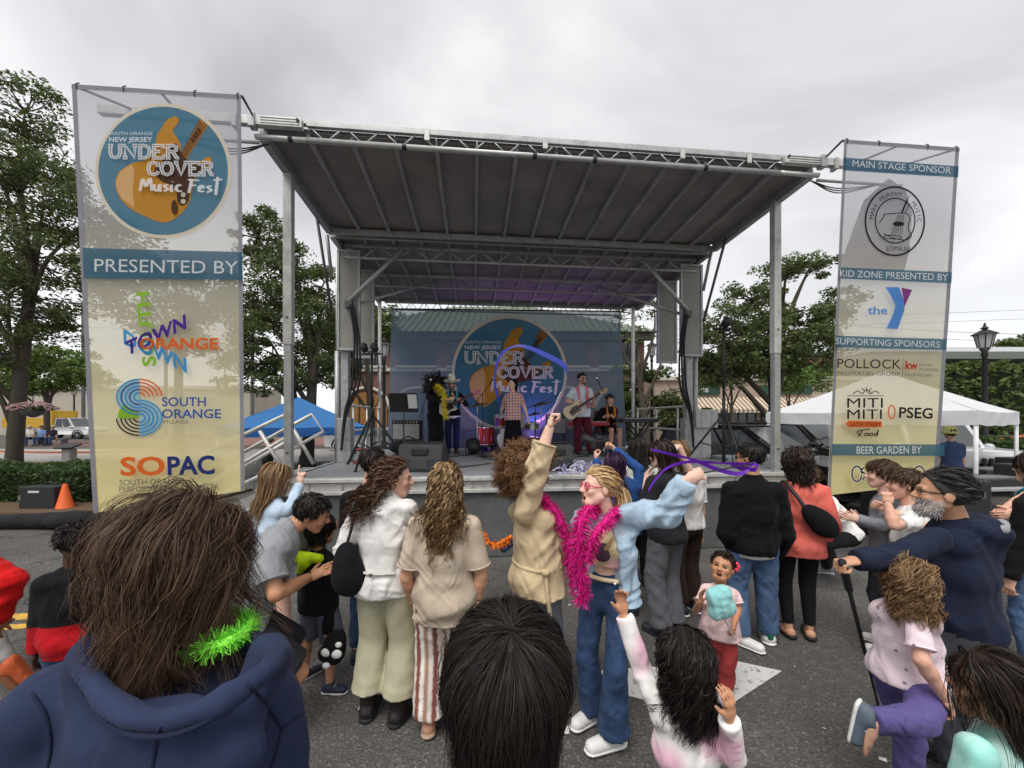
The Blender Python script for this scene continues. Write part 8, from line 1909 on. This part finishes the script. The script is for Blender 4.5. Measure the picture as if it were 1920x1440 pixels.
# 12 child with an orange boa
person('boakid', 'small child in blue denim jacket half hidden behind the trench coat', 985, 4.1, .98, 20, skin='fair', hcol='lightbrown', ov=dict(wr_l=W(915, 1010, 4.0), el_l=W(945, 1030, 4.0), sh_l=W(968, 1012, 4.05)), hair=bob(160, .15), top=dict(mat=denim_d, sleeve=.95), bottom=dict(mat=denim), shoes=dict(mat=white_shoe, sole=sole_w))
scarf('kid', 'orange feather boa held by the small child', [W(905, 1000, 4.0), W(915, 1015, 3.98), W(935, 1020, 3.98), W(960, 1005, 3.98)], B_or, .05, 500, .012)
# 13 photographer
P13 = person('photographer', 'person with dark purplish hair aiming a camera at the stage', 1172, 3.7, 1.56, -12, skin='fair', hcol='purple', ov=dict(wr_r=W(1152, 842, 3.95), el_r=W(1198, 880, 3.75), wr_l=W(1118, 860, 3.95), el_l=W(1128, 910, 3.8), head=W(1152, 872, 3.75)), hair=bob(320, .32, fall=1.0), top=dict(mat=C('royal_knit', (44, 78, 136)), sleeve=.95, ease=.024), bottom=dict(mat=black_c), shoes=dict(mat=dark_shoe), hands=('grip', 'grip'))
c = W(1122, 832, 4.02); th = Thing('camera', 'black camera with long lens held up by the photographer', 'camera', c); dv = unit(A(-.55, .75, .25)); u_ = unit(np.cross(dv, (0, 0, 1))); w_ = np.cross(u_, dv); ax_ = np.array([u_, dv, w_])
th.part('body', G().box(c, (.15, .07, .10), ax_).box(c + w_ * .06, (.07, .06, .04), ax_), M_black, bev=.01); th.part('lens', G().lathe(c + dv * .03, [(.035, 0), (.038, .06), (.042, .14), (.046, .19)], 16, np.array([u_, w_, dv])), M_black, smooth=True)
# 14-16 group in front of the deck
P14 = person('handhead', 'young person in black T-shirt and grey jeans with a hand on the head', 1250, 3.35, 1.70, -30, skin='pale', hcol='dark', head=(-55, -6, 0), ov=dict(wr_r=W(1272, 838, 3.42), el_r=W(1300, 902, 3.5), wr_l=W(1212, 900, 3.45), el_l=W(1210, 955, 3.25), head=W(1238, 852, 3.36)), hair=bob(300, .17, off=.08, mess=.3), top=dict(mat=C('washed_black', (38, 38, 42)), sleeve=.34, ease=.03, hem=.48, sw=(.044, .046, .03)), bottom=dict(mat=C('grey_denim', (96, 98, 102), fold=.6), w=(.058, .050, .054), len=.99), shoes=dict(mat=dark_shoe), hands=('spread', 'relaxed'), hd=dict(r=A(-.95, -.15, .1)), pn=dict(r=A(0, .2, -1)))
person('whitetee', 'person in white T-shirt and brown trousers behind the hand-on-head person', 1288, 3.72, 1.66, -20, skin='fair', hcol='lightbrown', ov=dict(head=W(1268, 850, 3.6)), hair=bob(220, .15), top=dict(mat=white_c, sleeve=.4, ease=.02), bottom=dict(mat=C('brown_trousers', (62, 48, 42)), w=(.056, .046, .044)), shoes=dict(mat=dark_shoe, sole=sole_w))
person('longblack', 'person with long black hair in white close to the stage edge', 1196, 4.35, 1.66, 5, skin='fair', hcol='black', hair=bob(260, .34, fall=1.0), top=dict(mat=white_c, sleeve=.6), bottom=dict(mat=black_c), shoes=dict(mat=dark_shoe))
# 17 toddler
P17 = person('toddler', 'toddler in pale pink T-shirt and red trousers shouting, holding cotton candy', 1350, 2.62, .95, -150, skin='tan', hcol='dark', mouth=.9, head=(-142, 22, -6), ov=dict(wr_l=W(1374, 1178, 2.48), el_l=W(1385, 1142, 2.55), wr_r=W(1312, 1132, 2.45), el_r=W(1304, 1146, 2.6)), hair=dict(n=330, len=.055, curl=.008, freq=2.5, lift=.45, grav=.1, comb=(0, -.7, .2), w=.006, kids=4, off=.02, vol=.6, front=.5, seg=5, fine=10), top=dict(mat=C('baby_pink', (238, 206, 204), fold=.6, fs=14), sleeve=.30, ease=.020, hem=.45, flare=.03, sw=(.042, .044, .03)), bottom=dict(mat=C('brick_red', (168, 66, 66), fold=.6, fs=14), w=(.066, .052, .046), len=.96), shoes=dict(mat=white_shoe), hands=('spread', 'fist'), pn=dict(r=A(.5, -.8, 0), l=A(-.6, -.6, 0)), hd=dict(r=A(.1, -.1, 1), l=A(-.3, -.5, -.2)))
P17.part('hair_flower', (lambda g: [g.ball(P17.J['head'] + (A(-.082, -.03, .035) * P17.q) @ P17.M + .022 * A(cos(t), .2 * sin(3 * t), sin(t)), .016, 8, 5) for t in np.linspace(0, 2 * pi, 7)[:-1]] and g)(G()), C('flower_pink', (236, 84, 104)), smooth=True)
c = W(1350, 1132, 2.36); th = Thing('cotton_candy', 'pale turquoise cotton candy on a stick in the toddler hand', 'sweet', c); th.part('floss', SDF().ell(c, (.07, .06, .09), None, .02).ell(c + A(-.045, 0, .045), (.045, .05, .05), None, .025).ell(c + A(.045, 0, -.02), (.05, .05, .055), None, .025).ell(c + A(.02, 0, .07), (.05, .05, .045), None, .025).ell(c + A(-.03, 0, -.05), (.045, .045, .05), None, .025).mesh(.007, .008, 90), mat('candy_floss', srgb(150, 214, 212), .95, var=.1, vs=30, bump=.8, bs=120, sheen=.5), smooth=True); th.part('stick', G().tube([c + A(.02, 0, -.08), P17.J['wr_l'] + A(-.01, -.05, -.05)], .005, 6), white_shoe)
# 18 black bomber jacket man
def balding(d): return d
P18 = person('bomber', 'man in black bomber jacket and blue jeans, thinning dark hair', 1412, 3.15, 1.66, 8, skin='tan', hcol='black', build=1.06, head=(-38, 0, 0), stance=.07, ov=dict(wr_l=W(1382, 1040, 3.4), wr_r=W(1452, 1045, 3.35), el_l=W(1362, 1000, 3.15), el_r=W(1472, 1002, 3.12), an_l=gp(1388, 1208) + A(0, 0, .08), an_r=gp(1440, 1203) + A(0, 0, .08), toe_l=A(.5, -.2, 0) if False else A(.55, -.75, 0)), hair=dict(short, len=.05, n=230, off=.015, vol=.3), under=dict(mat=white_c, sleeve=.2, ease=.020, hem=.455), top=dict(mat=C('bomber', (20, 20, 22), fold=.9, fs=9), sleeve=.98, ease=.034, hem=.475, collar=.03, sw=(.042, .040, .030), name='jacket'), bottom=dict(mat=denim, w=(.062, .050, .046), len=.99), shoes=dict(mat=white_shoe, sole=sole_w, k=1.1))
glasses(P18, M_glass, M_black, .8)
for n__ in 'rl': P18.part('heel_tab', G().box(P18.J['an_' + n__] - P18.J['toe_' + n__] * .062 + A(0, 0, -.005), (.04, .04, .05)), C('tab_green', (30, 104, 72)), bev=.01)
# 19 coral woman
coral = C('coral', (226, 112, 100), fold=.7, fs=6, var=.05)
P19 = person('coral', 'woman in coral tunic, black leggings and flip-flops with a black sling bag', 1497, 3.30, 1.61, 12, skin='olive', hcol='dark', ov=dict(wr_l=W(1472, 1010, 3.5), wr_r=W(1530, 1020, 3.35)), build=1.04, hair=bob(330, .20, curl=.012, freq=3.0, off=.16, vol=1.6, mess=.4, wind=(0, -.1, 0)), top=dict(mat=coral, sleeve=.75, ease=.030, hem=.445, flare=.03, sw=(.044, .042, .036), fold=.012), bottom=dict(mat=black_c, w=(.054, .040, .028), len=.95, ease=.004, fold=.003), shoes=dict(kind='sandal', mat=M_rubber))
cb = P19.T(.04, -.115, .66); th = Thing('sling_bag', 'black sling bag across the back of the coral woman', 'bag', cb); axb = np.array([unit((.75, 0, -.65)), A(0, 1, 0), unit((.65, 0, .75))]); th.part('body', SDF().ell(cb, (.17, .055, .085), axb, .02).ell(cb + axb[0] * .05, (.12, .06, .09), axb, .03).mesh(.01, .006, 20), C('bag_black', (24, 24, 28)), smooth=True); th.part('strap', G().tube(catmull([cb - axb[0] * .15, P19.T(-.06, -.085, .79), P19.T(-.075, -.01, .835), P19.T(-.06, .07, .79)], 8), .016, 5), M_black, smooth=True)
# 20 crouching person
person('croucher', 'person in white shirt and black trousers crouching before the subwoofer', 1575, 4.3, 1.62, -70, skin='fair', hcol='brown', ov=dict(pel=W(1590, 1000, 4.3), neck=W(1540, 930, 4.35), head=W(1519, 895, 4.35), kn_r=W(1545, 1015, 4.5), kn_l=W(1545, 1020, 4.1), an_r=gp(1572, 1062) + A(0, .1, .08), an_l=gp(1550, 1075) + A(0, 0, .08), wr_r=W(1520, 1000, 4.4), wr_l=W(1520, 1010, 4.1)), hair=short, top=dict(mat=white_c, sleeve=.35), bottom=dict(mat=black_c), shoes=dict(mat=mat('grey_trainer', (.22, .23, .25), .6), sole=sole_w))
# 21, 22 two boys in profile
person('greyhood', 'boy in grey hooded sweatshirt in profile below the right banner', 1662, 3.1, 1.53, -52, skin='pale', hcol='brown', ov=dict(wr_r=W(1608, 972, 3.1), wr_l=W(1612, 975, 3.0), el_l=W(1652, 985, 2.95)), hair=dict(short, len=.085, n=380, grav=.2, bangs=.09), top=dict(mat=C('grey_hoodie', (132, 136, 142), fold=.8), sleeve=.97, ease=.022, hood=.9), bottom=dict(mat=charcoal), shoes=dict(mat=white_shoe))
def bars(v, th): k = np.floor(v[:, 2] / .03).astype(int) % 2; return np.where(k[:, None], A(*srgb(228, 228, 228)), A(*srgb(26, 26, 28)))
person('whiteboy', 'boy in white T-shirt clasping his hands beside the grey-hooded boy', 1706, 2.85, 1.49, -48, skin='fair', hcol='brown', ov=dict(wr_l=W(1664, 945, 2.75), el_l=W(1676, 985, 2.7), wr_r=W(1662, 955, 2.9)), hair=dict(short, len=.08, n=380, grav=.2, bangs=.08), top=dict(mat=white_c, sleeve=.36, ease=.022), bottom=dict(mat=cloth('cloth_bars', (1, 1, 1), pattern='attr'), len=.5, w=(.062, .06, .05), colfn=bars), shoes=dict(mat=white_shoe), hands=('fist', 'fist'), hd=dict(l=A(0, .1, 1)))
# 23 older man with a walking stick
navy_h = C('navy_fleece', (34, 40, 58), fold=.7, fs=6, weave=400)
P23 = person('oldman', 'grey-bearded man in navy hoodie leaning on a walking stick', 1800, 1.98, 1.66, -38, skin='olive', hcol='grey', res=.011, build=1.14, belly=1.15, head=(-50, 2, 0), lean=(0, .03), brow=(.1, .1, .1), ov=dict(head=W(1768, 925, 1.96), neck=W(1795, 975, 1.98), sh_l=W(1752, 1010, 1.84), el_l=W(1672, 1048, 1.80), wr_l=W(1610, 1050, 1.80), wr_r=W(1735, 1165, 2.3)), hair=dict(n=340, fine=8, len=.10, lift=.12, grav=.08, comb=(0, -1, .05), w=.007, kids=5, off=.02, vol=.5, front=.52, jit=.03), beard=((.40, .39, .38), .8), top=dict(mat=navy_h, sleeve=.97, ease=.03, hem=.475, hood=1.15, sw=(.035, .032, .026), fold=.014), bottom=dict(mat=C('slate_trousers', (72, 74, 80)), w=(.064, .052, .046)), shoes=dict(mat=dark_shoe), hands=('relaxed', 'fist'), hd=dict(l=A(-.9, .1, -.2)), pn=dict(l=A(0, .1, -1)))
glasses(P23, mat('clear_lens', (.35, .37, .38), .05, transp=.93), M_black, .8)
Sd = SDF().cap(P23.T(-.03, -.085, .825), P23.T(.05, -.085, .825), .028, .028, .02); P23.part('hood_lining', Sd.mesh(.008), C('grey_lining', (150, 150, 152)), smooth=True)
ht = P23.J['wr_l'] + A(-.075, .0, -.02); tip_ = gp(1652, 1345) + A(0, 0, .005); th = Thing('walking_stick', 'black trekking walking stick under the hand of the bearded man', 'walking stick', tip_); th.part('shaft', G().tube([tip_, lerp(tip_, ht, .5)], .007, 8), M_black, smooth=True); th.part('upper_shaft', G().tube([lerp(tip_, ht, .5), ht], .010, 8), M_black, smooth=True); th.part('grip', G().tube([lerp(tip_, ht, .87), ht + unit(ht - tip_) * .02], .017, 10), M_rubber, smooth=True); th.part('basket', G().lathe(lerp(tip_, ht, .06), [(.03, 0), (.028, .006)], 14), M_black); th.part('ferrule', G().tube([tip_, lerp(tip_, ht, .03)], .009, 8), M_rubber)
# 24 running girl
person('runner', 'girl in pink spotted T-shirt and purple trousers running', 1690, 1.78, 1.25, 42, build=.9, skin='fair', hcol='lightbrown', head=(20, -6, 0), ov=dict(pel=W(1704, 1262, 1.78), neck=W(1694, 1128, 1.76), head=W(1700, 1088, 1.76), sh_l=W(1660, 1142, 1.90), an_r=W(1634, 1352, 1.60), kn_r=W(1726, 1350, 1.62), toe_r=A(-.25, 0, -.95), ud_r=A(.55, -.8, 0), kn_l=W(1706, 1385, 1.86), an_l=W(1700, 1485, 1.86), wr_r=W(1772, 1310, 1.62), el_r=W(1728, 1238, 1.62), sh_r=W(1718, 1165, 1.68), wr_l=W(1690, 1215, 2.05), el_l=W(1660, 1200, 1.95)), hair=dict(n=330, len=.24, curl=.016, freq=3.0, lift=.5, grav=.22, wind=(-.06, -.03, 0), w=.0045, kids=7, off=.04, vol=.8, mess=.3, cutz=-.15, fine=16, fall=.9), top=dict(mat=cloth('cloth_pinkspot', srgb(232, 212, 218), col2=srgb(150, 130, 140), pattern='spots', ps=17, pthr=.13, fold=.7, fs=10), sleeve=.36, ease=.014, hem=.515, flare=.02, sw=(.038, .040, .03), fold=.010), bottom=dict(mat=C('violet', (98, 88, 142), fold=.9, fs=12), w=(.062, .046, .038), len=.995), shoes=dict(mat=mat('slate_shoe', (.10, .13, .17), .6), sole=sole_w), hands=('relaxed', 'relaxed'))
# 25 girl in turquoise
person('turquoise', 'girl in turquoise sweatshirt with long dark hair, bottom right corner', 1885, 1.16, 1.20, -35, skin='olive', hcol='dark', head=(-46, 2, 0), ov=dict(head=W(1866, 1290, 1.15), neck=W(1888, 1362, 1.16), sh_l=W(1830, 1410, 1.09)), hair=dict(n=520, len=.30, curl=.008, freq=1.6, lift=.15, grav=.30, wind=(.06, 0, .02), w=.0027, kids=9, spread=.008, off=.10, vol=.8, fine=12, front=.44, fall=.8, jit=.06, comb=(0, -.7, -1), cutz=-.30), top=dict(mat=cloth('cloth_turquoise', srgb(146, 210, 198), col2=srgb(196, 232, 224), ps=9, pthr=.5, fold=.6, fs=9), sleeve=.97, ease=.020, sw=(.036, .034, .030), fold=.010), bottom=dict(mat=denim_d), shoes=dict(mat=white_shoe))
# 26 girl with raised arms
def pinkdye(v, th):
    k = np.clip(np.sin(v[:, 0] * 19 + 1.3) * np.sin(v[:, 2] * 17 + .6 * np.sin(v[:, 0] * 20)) * 1.4, 0, 1); a, b_ = A(*srgb(240, 236, 232)), A(*srgb(236, 188, 206)); return a + (b_ - a) * k[:, None]
person('sweatergirl', 'girl in white and pink sweater raising both arms, long dark curls', 1290, 1.36, 1.15, 2, skin='tan', hcol='black', ov=dict(wr_l=W(1168, 1148, 1.46), el_l=W(1205, 1262, 1.42), sh_l=W(1240, 1338, 1.36), sh_r=W(1330, 1345, 1.34), wr_r=W(1368, 1345, 1.22), el_r=W(1374, 1415, 1.28), head=W(1283, 1235, 1.37), neck=W(1286, 1312, 1.36)), hair=dict(n=420, len=.28, curl=.017, freq=2.4, lift=.12, grav=.55, w=.0032, kids=9, spread=.008, off=.10, vol=1.2, fine=16, fall=.75, mess=.12, pj=.15, cutz=-.20), top=dict(mat=cloth('cloth_pinkdye', (1, 1, 1), pattern='attr', fold=.7, fs=10), sleeve=.97, ease=.014, hem=.575, sw=(.034, .032, .028), colfn=pinkdye, fold=.008), bottom=dict(mat=denim_d), shoes=dict(mat=white_shoe), hands=('relaxed', 'relaxed'), hd=dict(l=A(-.1, .1, 1), r=A(-.1, -.2, 1)), pn=dict(l=A(0, -1, 0), r=A(-.3, .9, 0)))
# right edge
person('edgeblack', 'person in black top and jeans cut off by the right edge', 1952, 2.75, 1.63, -10, skin='fair', hcol='dark', hair=bob(160, .18), top=dict(mat=black_c, sleeve=.97, ease=.03), bottom=dict(mat=denim), shoes=dict(mat=white_shoe))
person('edgeteal', 'person in teal T-shirt reaching in from the right edge', 1990, 3.4, 1.66, -80, skin='fair', hcol='brown', ov=dict(wr_r=W(1884, 953, 3.4), el_r=W(1918, 935, 3.4), wr_l=W(1900, 960, 3.2)), hair=short, top=dict(mat=C('teal', (34, 120, 140)), sleeve=.40), bottom=dict(mat=denim_d), shoes=dict(mat=dark_shoe))
# capped head behind the white jacket
P29 = person('capman', 'person in a black cap mostly hidden behind the white-jacket woman', 690, 3.0, 1.62, 0, skin='fair', hcol='dark', ov=dict(head=W(700, 868, 3.0)), hair=short, top=dict(mat=black_c, sleeve=.4), bottom=dict(mat=denim_d), shoes=dict(mat=dark_shoe))
def cap(th, m, brim=.09, h=.085):
    M, c_, q = th.M, th.J['head'], th.q; o = c_ + (A(0, -.01, .045) * q) @ M
    Sd = SDF().ell(o, A(.086, .104, h) * q, M, .01); Sd.cut(o + M[2] * -.005, -M[2]); p = th.part('cap', Sd.mesh(.007), m, smooth=True)
    if brim: th.part('brim', SDF().ell(o + M[1] * (.085 + brim * .4) * q, A(.07, .02 + brim * .6, .008) * q, M, .01).mesh(.005), m, smooth=True, under=p)
cap(P29, C('cap_black', (30, 29, 31)))
# ------------------------------------------------------------------ band
def boa_on(th, label, m, drop=.5, n=500, r=.05, w=.014):
    T_ = th.T; scarf('x', label, [T_(-.055, .075, drop), T_(-.05, .085, .70), T_(-.055, .04, .82), T_(0, -.05, .84), T_(.055, .04, .82), T_(.05, .085, .70), T_(.055, .075, drop)], m, r, n, w)
def guitar(label, c, neck, face, body_m, guard_m, head_m, L_=.62):
    neck = unit(neck); face = unit(face - neck * face.dot(neck)); s_ = np.cross(face, neck); c = np.asarray(c, float); th = Thing('electric_guitar', label, 'guitar', c)
    pts = catmull([(.16, .07), (.20, .13), (.10, .15), (.0, .12), (-.10, .15), (-.20, .14), (-.25, .05), (-.24, -.06), (-.17, -.14), (-.06, -.14), (.0, -.11), (.08, -.14), (.15, -.12), (.13, -.06), (.11, 0), (.13, .05)], 3)[:-1]
    th.part('body', G().prism(pts, c, neck, s_ if np.dot(np.cross(neck, s_), face) > 0 else -s_, .045), body_m, bev=.008)
    f0 = c + face * .05; th.part('neck', G().bar(f0 + neck * .08, f0 + neck * L_, .05, .022, up=face), head_m, bev=.004); th.part('fretboard', G().bar(f0 + face * .013 + neck * .08, f0 + face * .013 + neck * L_, .048, .006, up=face), mat('fretboard', (.05, .025, .015), .5))
    hs = th.part('headstock', G().prism([(0, -.03), (.05, -.045), (.17, -.035), (.18, .01), (.05, .04), (0, .03)], f0 + neck * L_ - face * .01, neck, s_, .018), head_m, bev=.003)
    for k in range(6): th.part('tuner', G().ball(f0 + neck * (L_ + .03 + .024 * k) - s_ * .05, .010, 6, 4), M_chrome, under=hs)
    th.part('pickguard', G().prism([(.11, -.09), (.10, .06), (-.02, .08), (-.14, .02), (-.12, -.09), (0, -.08)], c + face * .046, neck, s_ if np.dot(np.cross(neck, s_), face) > 0 else -s_, .003), guard_m)
    for k in (.04, -.03, -.09): th.part('pickup', G().box(c + face * .053 + neck * k, (.03, .08, .012), np.array([neck, s_, face])), M_black)
B1 = person('singer', 'singer in black with big curly hair and yellow boa, left on stage', 816, 8.35, 1.62, 140, z0=D, skin='fair', hcol='black', head=(105, 4, 0), ov=dict(wr_r=W(842, 748, 8.1), wr_l=W(850, 742, 8.2), el_r=W(815, 752, 8.1)), hair=dict(n=420, len=.24, curl=.02, freq=3, lift=1.0, grav=.08, w=.016, kids=3, off=.12, vol=2, mess=.5, jit=.2, hug=0), top=dict(mat=black_c, sleeve=.75, ease=.03), bottom=dict(mat=black_c, w=(.06, .055, .06)), shoes=dict(mat=dark_shoe))
scarf('b1', 'yellow feather boa of the curly-haired singer', [B1.T(-.06, .02, .80), W(818, 722, 8.15), W(832, 735, 8.1), W(833, 755, 8.08), W(836, 785, 8.08)], B_yel, .075, 700, .02)
B2 = person('cowboy', 'guitarist in white cowboy hat, black jacket and dark jeans on stage', 848, 8.65, 1.70, 168, z0=D, skin='fair', hcol='dark', head=(178, -18, 0), beard=((.03, .02, .015), .9), ov=dict(wr_r=W(838, 757, 8.4), wr_l=W(866, 752, 8.35)), hair=short, top=dict(mat=C('black_jacket', (22, 22, 26)), sleeve=.96, ease=.03, hem=.50), under=dict(mat=white_c, sleeve=.1, ease=.022, hem=.47), bottom=dict(mat=C('indigo', (30, 36, 66)), w=(.055, .042, .038)), shoes=dict(mat=mat('brown_boot', (.08, .03, .025), .5)))
hM, hC, hq = B2.M, B2.J['head'], B2.q; hat = Thing('cowboy_hat', 'white cowboy hat with dark band on the guitarist', 'hat', hC + hM[2] * .06); M_hat = C('hat_white', (232, 224, 208)); ho = hC + hM[2] * .07
cr_ = hat.part('crown', SDF().cap(ho - hM[2] * .01, ho + hM[2] * .10, .088, .072, .02, hM[1], 1.2, flat=(1, 0)).ell(ho + hM[2] * .185, A(.02, .1, .03), hM, .03, neg=True).mesh(.009), M_hat, smooth=True); hat.part('brim', SDF().ell(ho, A(.17, .19, .012), hM, .01).cap(ho + hM[0] * .165 + hM[2] * .025 - hM[1] * .08, ho + hM[0] * .165 + hM[2] * .025 + hM[1] * .08, .012, .012, .03).cap(ho - hM[0] * .165 + hM[2] * .025 - hM[1] * .08, ho - hM[0] * .165 + hM[2] * .025 + hM[1] * .08, .012, .012, .03).mesh(.009), M_hat, smooth=True); hat.part('band', G().tube([ho + hM[2] * .012 + .092 * (hM[0] * cos(t) + hM[1] * 1.17 * sin(t)) for t in np.linspace(0, 2 * pi, 24)], .010, 5), M_black)
boa_on(B2, 'turquoise boa of the guitarist in the cowboy hat', B_teal, .60, 500, .05, .016)
guitar('cream and black electric guitar of the cowboy-hat guitarist', W(842, 762, 8.28), W(890, 738, 8.15) - W(842, 762, 8.28), A(0.1, -1, .1), mat('guitar_cream', (.6, .55, .45), .3, coat=.5), M_black, mat('guitar_pink_neck', (.55, .12, .2), .4))
B3 = person('checksinger', 'singer in pink checked shirt and long black skirt centre stage', 962, 8.5, 1.66, -158, z0=D, skin='pale', hcol='black', head=(-135, 4, 0), mouth=.6, ov=dict(wr_l=W(990, 785, 8.4), el_l=W(983, 762, 8.45), wr_r=W(940, 770, 8.5)), hair=bob(200, .2, w=.014, kids=3, front=.6, comb=(0, -1, -.3)), top=dict(mat=cloth('cloth_check', srgb(228, 190, 186), col2=srgb(150, 88, 92), pattern='check', ps=16), sleeve=.36, ease=.03, hem=.46, flare=.03), bottom=dict(mat=C('black_skirt', (24, 24, 34)), skirt=.75, fl=.07, name='skirt'), shoes=dict(mat=dark_shoe))
B4 = person('rightguitarist', 'guitarist in pale blue shirt and burgundy trousers with pink boa on stage', 1090, 8.5, 1.79, 172, z0=D, skin='fair', hcol='dark', head=(150, 0, 0), beard=((.10, .07, .05), .6), ov=dict(wr_r=W(1083, 758, 8.2), el_r=W(1064, 752, 8.4), wr_l=W(1114, 748, 8.15), el_l=W(1112, 762, 8.4), an_r=W(1084, 848, 8.55), an_l=W(1108, 848, 8.55)), hair=dict(short, len=.04), top=dict(mat=C('ice_blue', (206, 218, 228)), sleeve=.40, ease=.03, hem=.46, flare=.02, sw=(.045, .046, .03)), bottom=dict(mat=C('burgundy', (86, 30, 42)), w=(.058, .050, .046)), shoes=dict(mat=dark_shoe, sole=sole_w))
glasses(B4, M_glass, M_black, 1.2); boa_on(B4, 'pink boa of the guitarist in burgundy trousers', B_rose, .58, 450, .045, .015)
guitar('pale electric guitar of the guitarist in burgundy trousers', W(1078, 768, 8.15), W(1128, 735, 8.1) - W(1078, 768, 8.15), A(.05, -1, .1), mat('guitar_blonde', (.55, .42, .26), .3, coat=.5), mat('guard_brown', (.12, .10, .09), .4), mat('maple', (.5, .28, .12), .4))
def seat(px, Y, h, face, z0, sz=.46):
    f_ = fdir(face); r_ = A(f_[1], -f_[0], 0); b_ = A((px - CX) / F * Y, Y, z0); o = dict(pel=b_ + A(0, 0, sz + .09), neck=b_ + A(0, 0, sz + .09 + .30 * h) + f_ * .05)
    for d_, n__ in ((1, 'r'), (-1, 'l')): o['kn_' + n__] = b_ + f_ * .25 * h + r_ * d_ * .10 + A(0, 0, sz + .05); o['an_' + n__] = b_ + f_ * .24 * h + r_ * d_ * .11 + A(0, 0, .08)
    return o
sv = seat(1141, 9.25, 1.7, 172, D, .48); sv.update(wr_r=W(1132, 782, 8.95), wr_l=W(1150, 783, 8.95))
B5 = person('keyboardist', 'seated keyboard player in black with orange boa and dark cap', 1141, 9.25, 1.68, 172, z0=D, skin='fair', hcol='dark', ov=sv, hair=short, top=dict(mat=black_c, sleeve=.95, ease=.03), bottom=dict(mat=black_c, len=.42), shoes=dict(mat=dark_shoe)); cap(B5, C('cap_teal', (30, 48, 58)), .05); boa_on(B5, 'orange boa of the seated keyboard player', B_or, .60, 450, .05, .016)
c = A(B5.base[0], B5.base[1] + .02, D); th = Thing('stool', 'black stool under the seated keyboard player', 'stool', c); th.part('seat', G().lathe(c + A(0, 0, .40), [(.17, 0), (.18, .03), (.17, .07)], 16), M_black, smooth=True); [th.part('leg', G().tube([c + A(.16 * cos(t), .16 * sin(t), 0), c + A(.05 * cos(t), .05 * sin(t), .41)], .012, 6), M_chrome) for t in (.5, 2.1, 3.7, 5.2)]
# ------------------------------------------------------------------ far people
P30 = person('buckethat', 'person in blue with a pale yellow bucket hat beyond the white canopy leg', 1783, 8.2, 1.66, 20, skin='fair', hcol='brown', ov=dict(head=W(1781, 812, 8.2)), hair=short, top=dict(mat=C('slate_blue', (70, 84, 120)), sleeve=.4, ease=.03), bottom=dict(mat=charcoal), shoes=dict(mat=dark_shoe))
hM, hC = P30.M, P30.J['head']; P30.part('bucket_hat', G().lathe(hC + A(0, 0, .03), [(.17, -.04), (.105, .02), (.10, .10), (.07, .12)], 16), C('hat_yellow', (226, 226, 150)), smooth=True)
for k, (px_, lab, tp_) in enumerate(((58, 'worker in pale vest and cap sitting on the far left kerb', (214, 206, 190)), (80, 'worker in light blue shirt bending on the far left kerb', (120, 150, 196)), (101, 'worker in dark clothes sitting nearest the far truck', (40, 42, 58)))):
    p_ = person('worker%d' % k, lab, px_, 26.5, 1.72, 170, skin='tan', hcol='dark', ov=seat(px_, 26.5, 1.7, 170, 0, .50), hair=dict(short, n=60), top=dict(mat=C('worker%d' % k, tp_), sleeve=.4, ease=.03), bottom=dict(mat=denim_d), shoes=dict(mat=dark_shoe)); cap(p_, C('cap%d' % k, [(230, 230, 226), (60, 60, 64), (200, 190, 180)][k]), .06)
bc = A(*W(80, 785, 26.7)[:2], 0); th = Thing('long_bench', 'dark bench carrying three workers at the far left kerb', 'bench', bc); th.part('seat', G().box(bc + A(0, 0, .46), (3.4, .45, .08)), M_steel, bev=.01); [th.part('leg', G().box(bc + A(x, 0, .21), (.08, .4, .42)), M_steel) for x in (-1.5, 0, 1.5)]
for k, (px_, py_, Y_, lab) in enumerate(((500, 0, 10.2, 'seated person in black behind the stage handrails'), (652, 0, 11.3, 'seated dark-haired person in grey green under the blue canopy'))):
    person('shade%d' % k, lab, px_, Y_, 1.68, 150 if k else 60, skin='tan', hcol='black', ov=seat(px_, Y_, 1.68, 150 if k else 60, 0, .45), hair=dict(short, n=120), top=dict(mat=black_c if k == 0 else C('grey_green', (70, 78, 72)), sleeve=.4, ease=.03), bottom=dict(mat=charcoal), shoes=dict(mat=dark_shoe))
    c = A((px_ - CX) / F * Y_, Y_, 0); th = Thing('folding_chair', ['folding chair under the person in black', 'folding chair under the person in grey green'][k], 'chair', c); th.part('seat', G().box(c + A(0, 0, .42), (.46, .44, .04)), M_steel); th.part('backrest', G().box(c + A(-.2 if k == 0 else -.1, .22, .75), (.44, .04, .35)), M_steel); [th.part('leg', G().tube([c + A(x, y, 0), c + A(x, y, .42)], .012, 6), M_steel) for x in (-.2, .2) for y in (-.2, .2)]
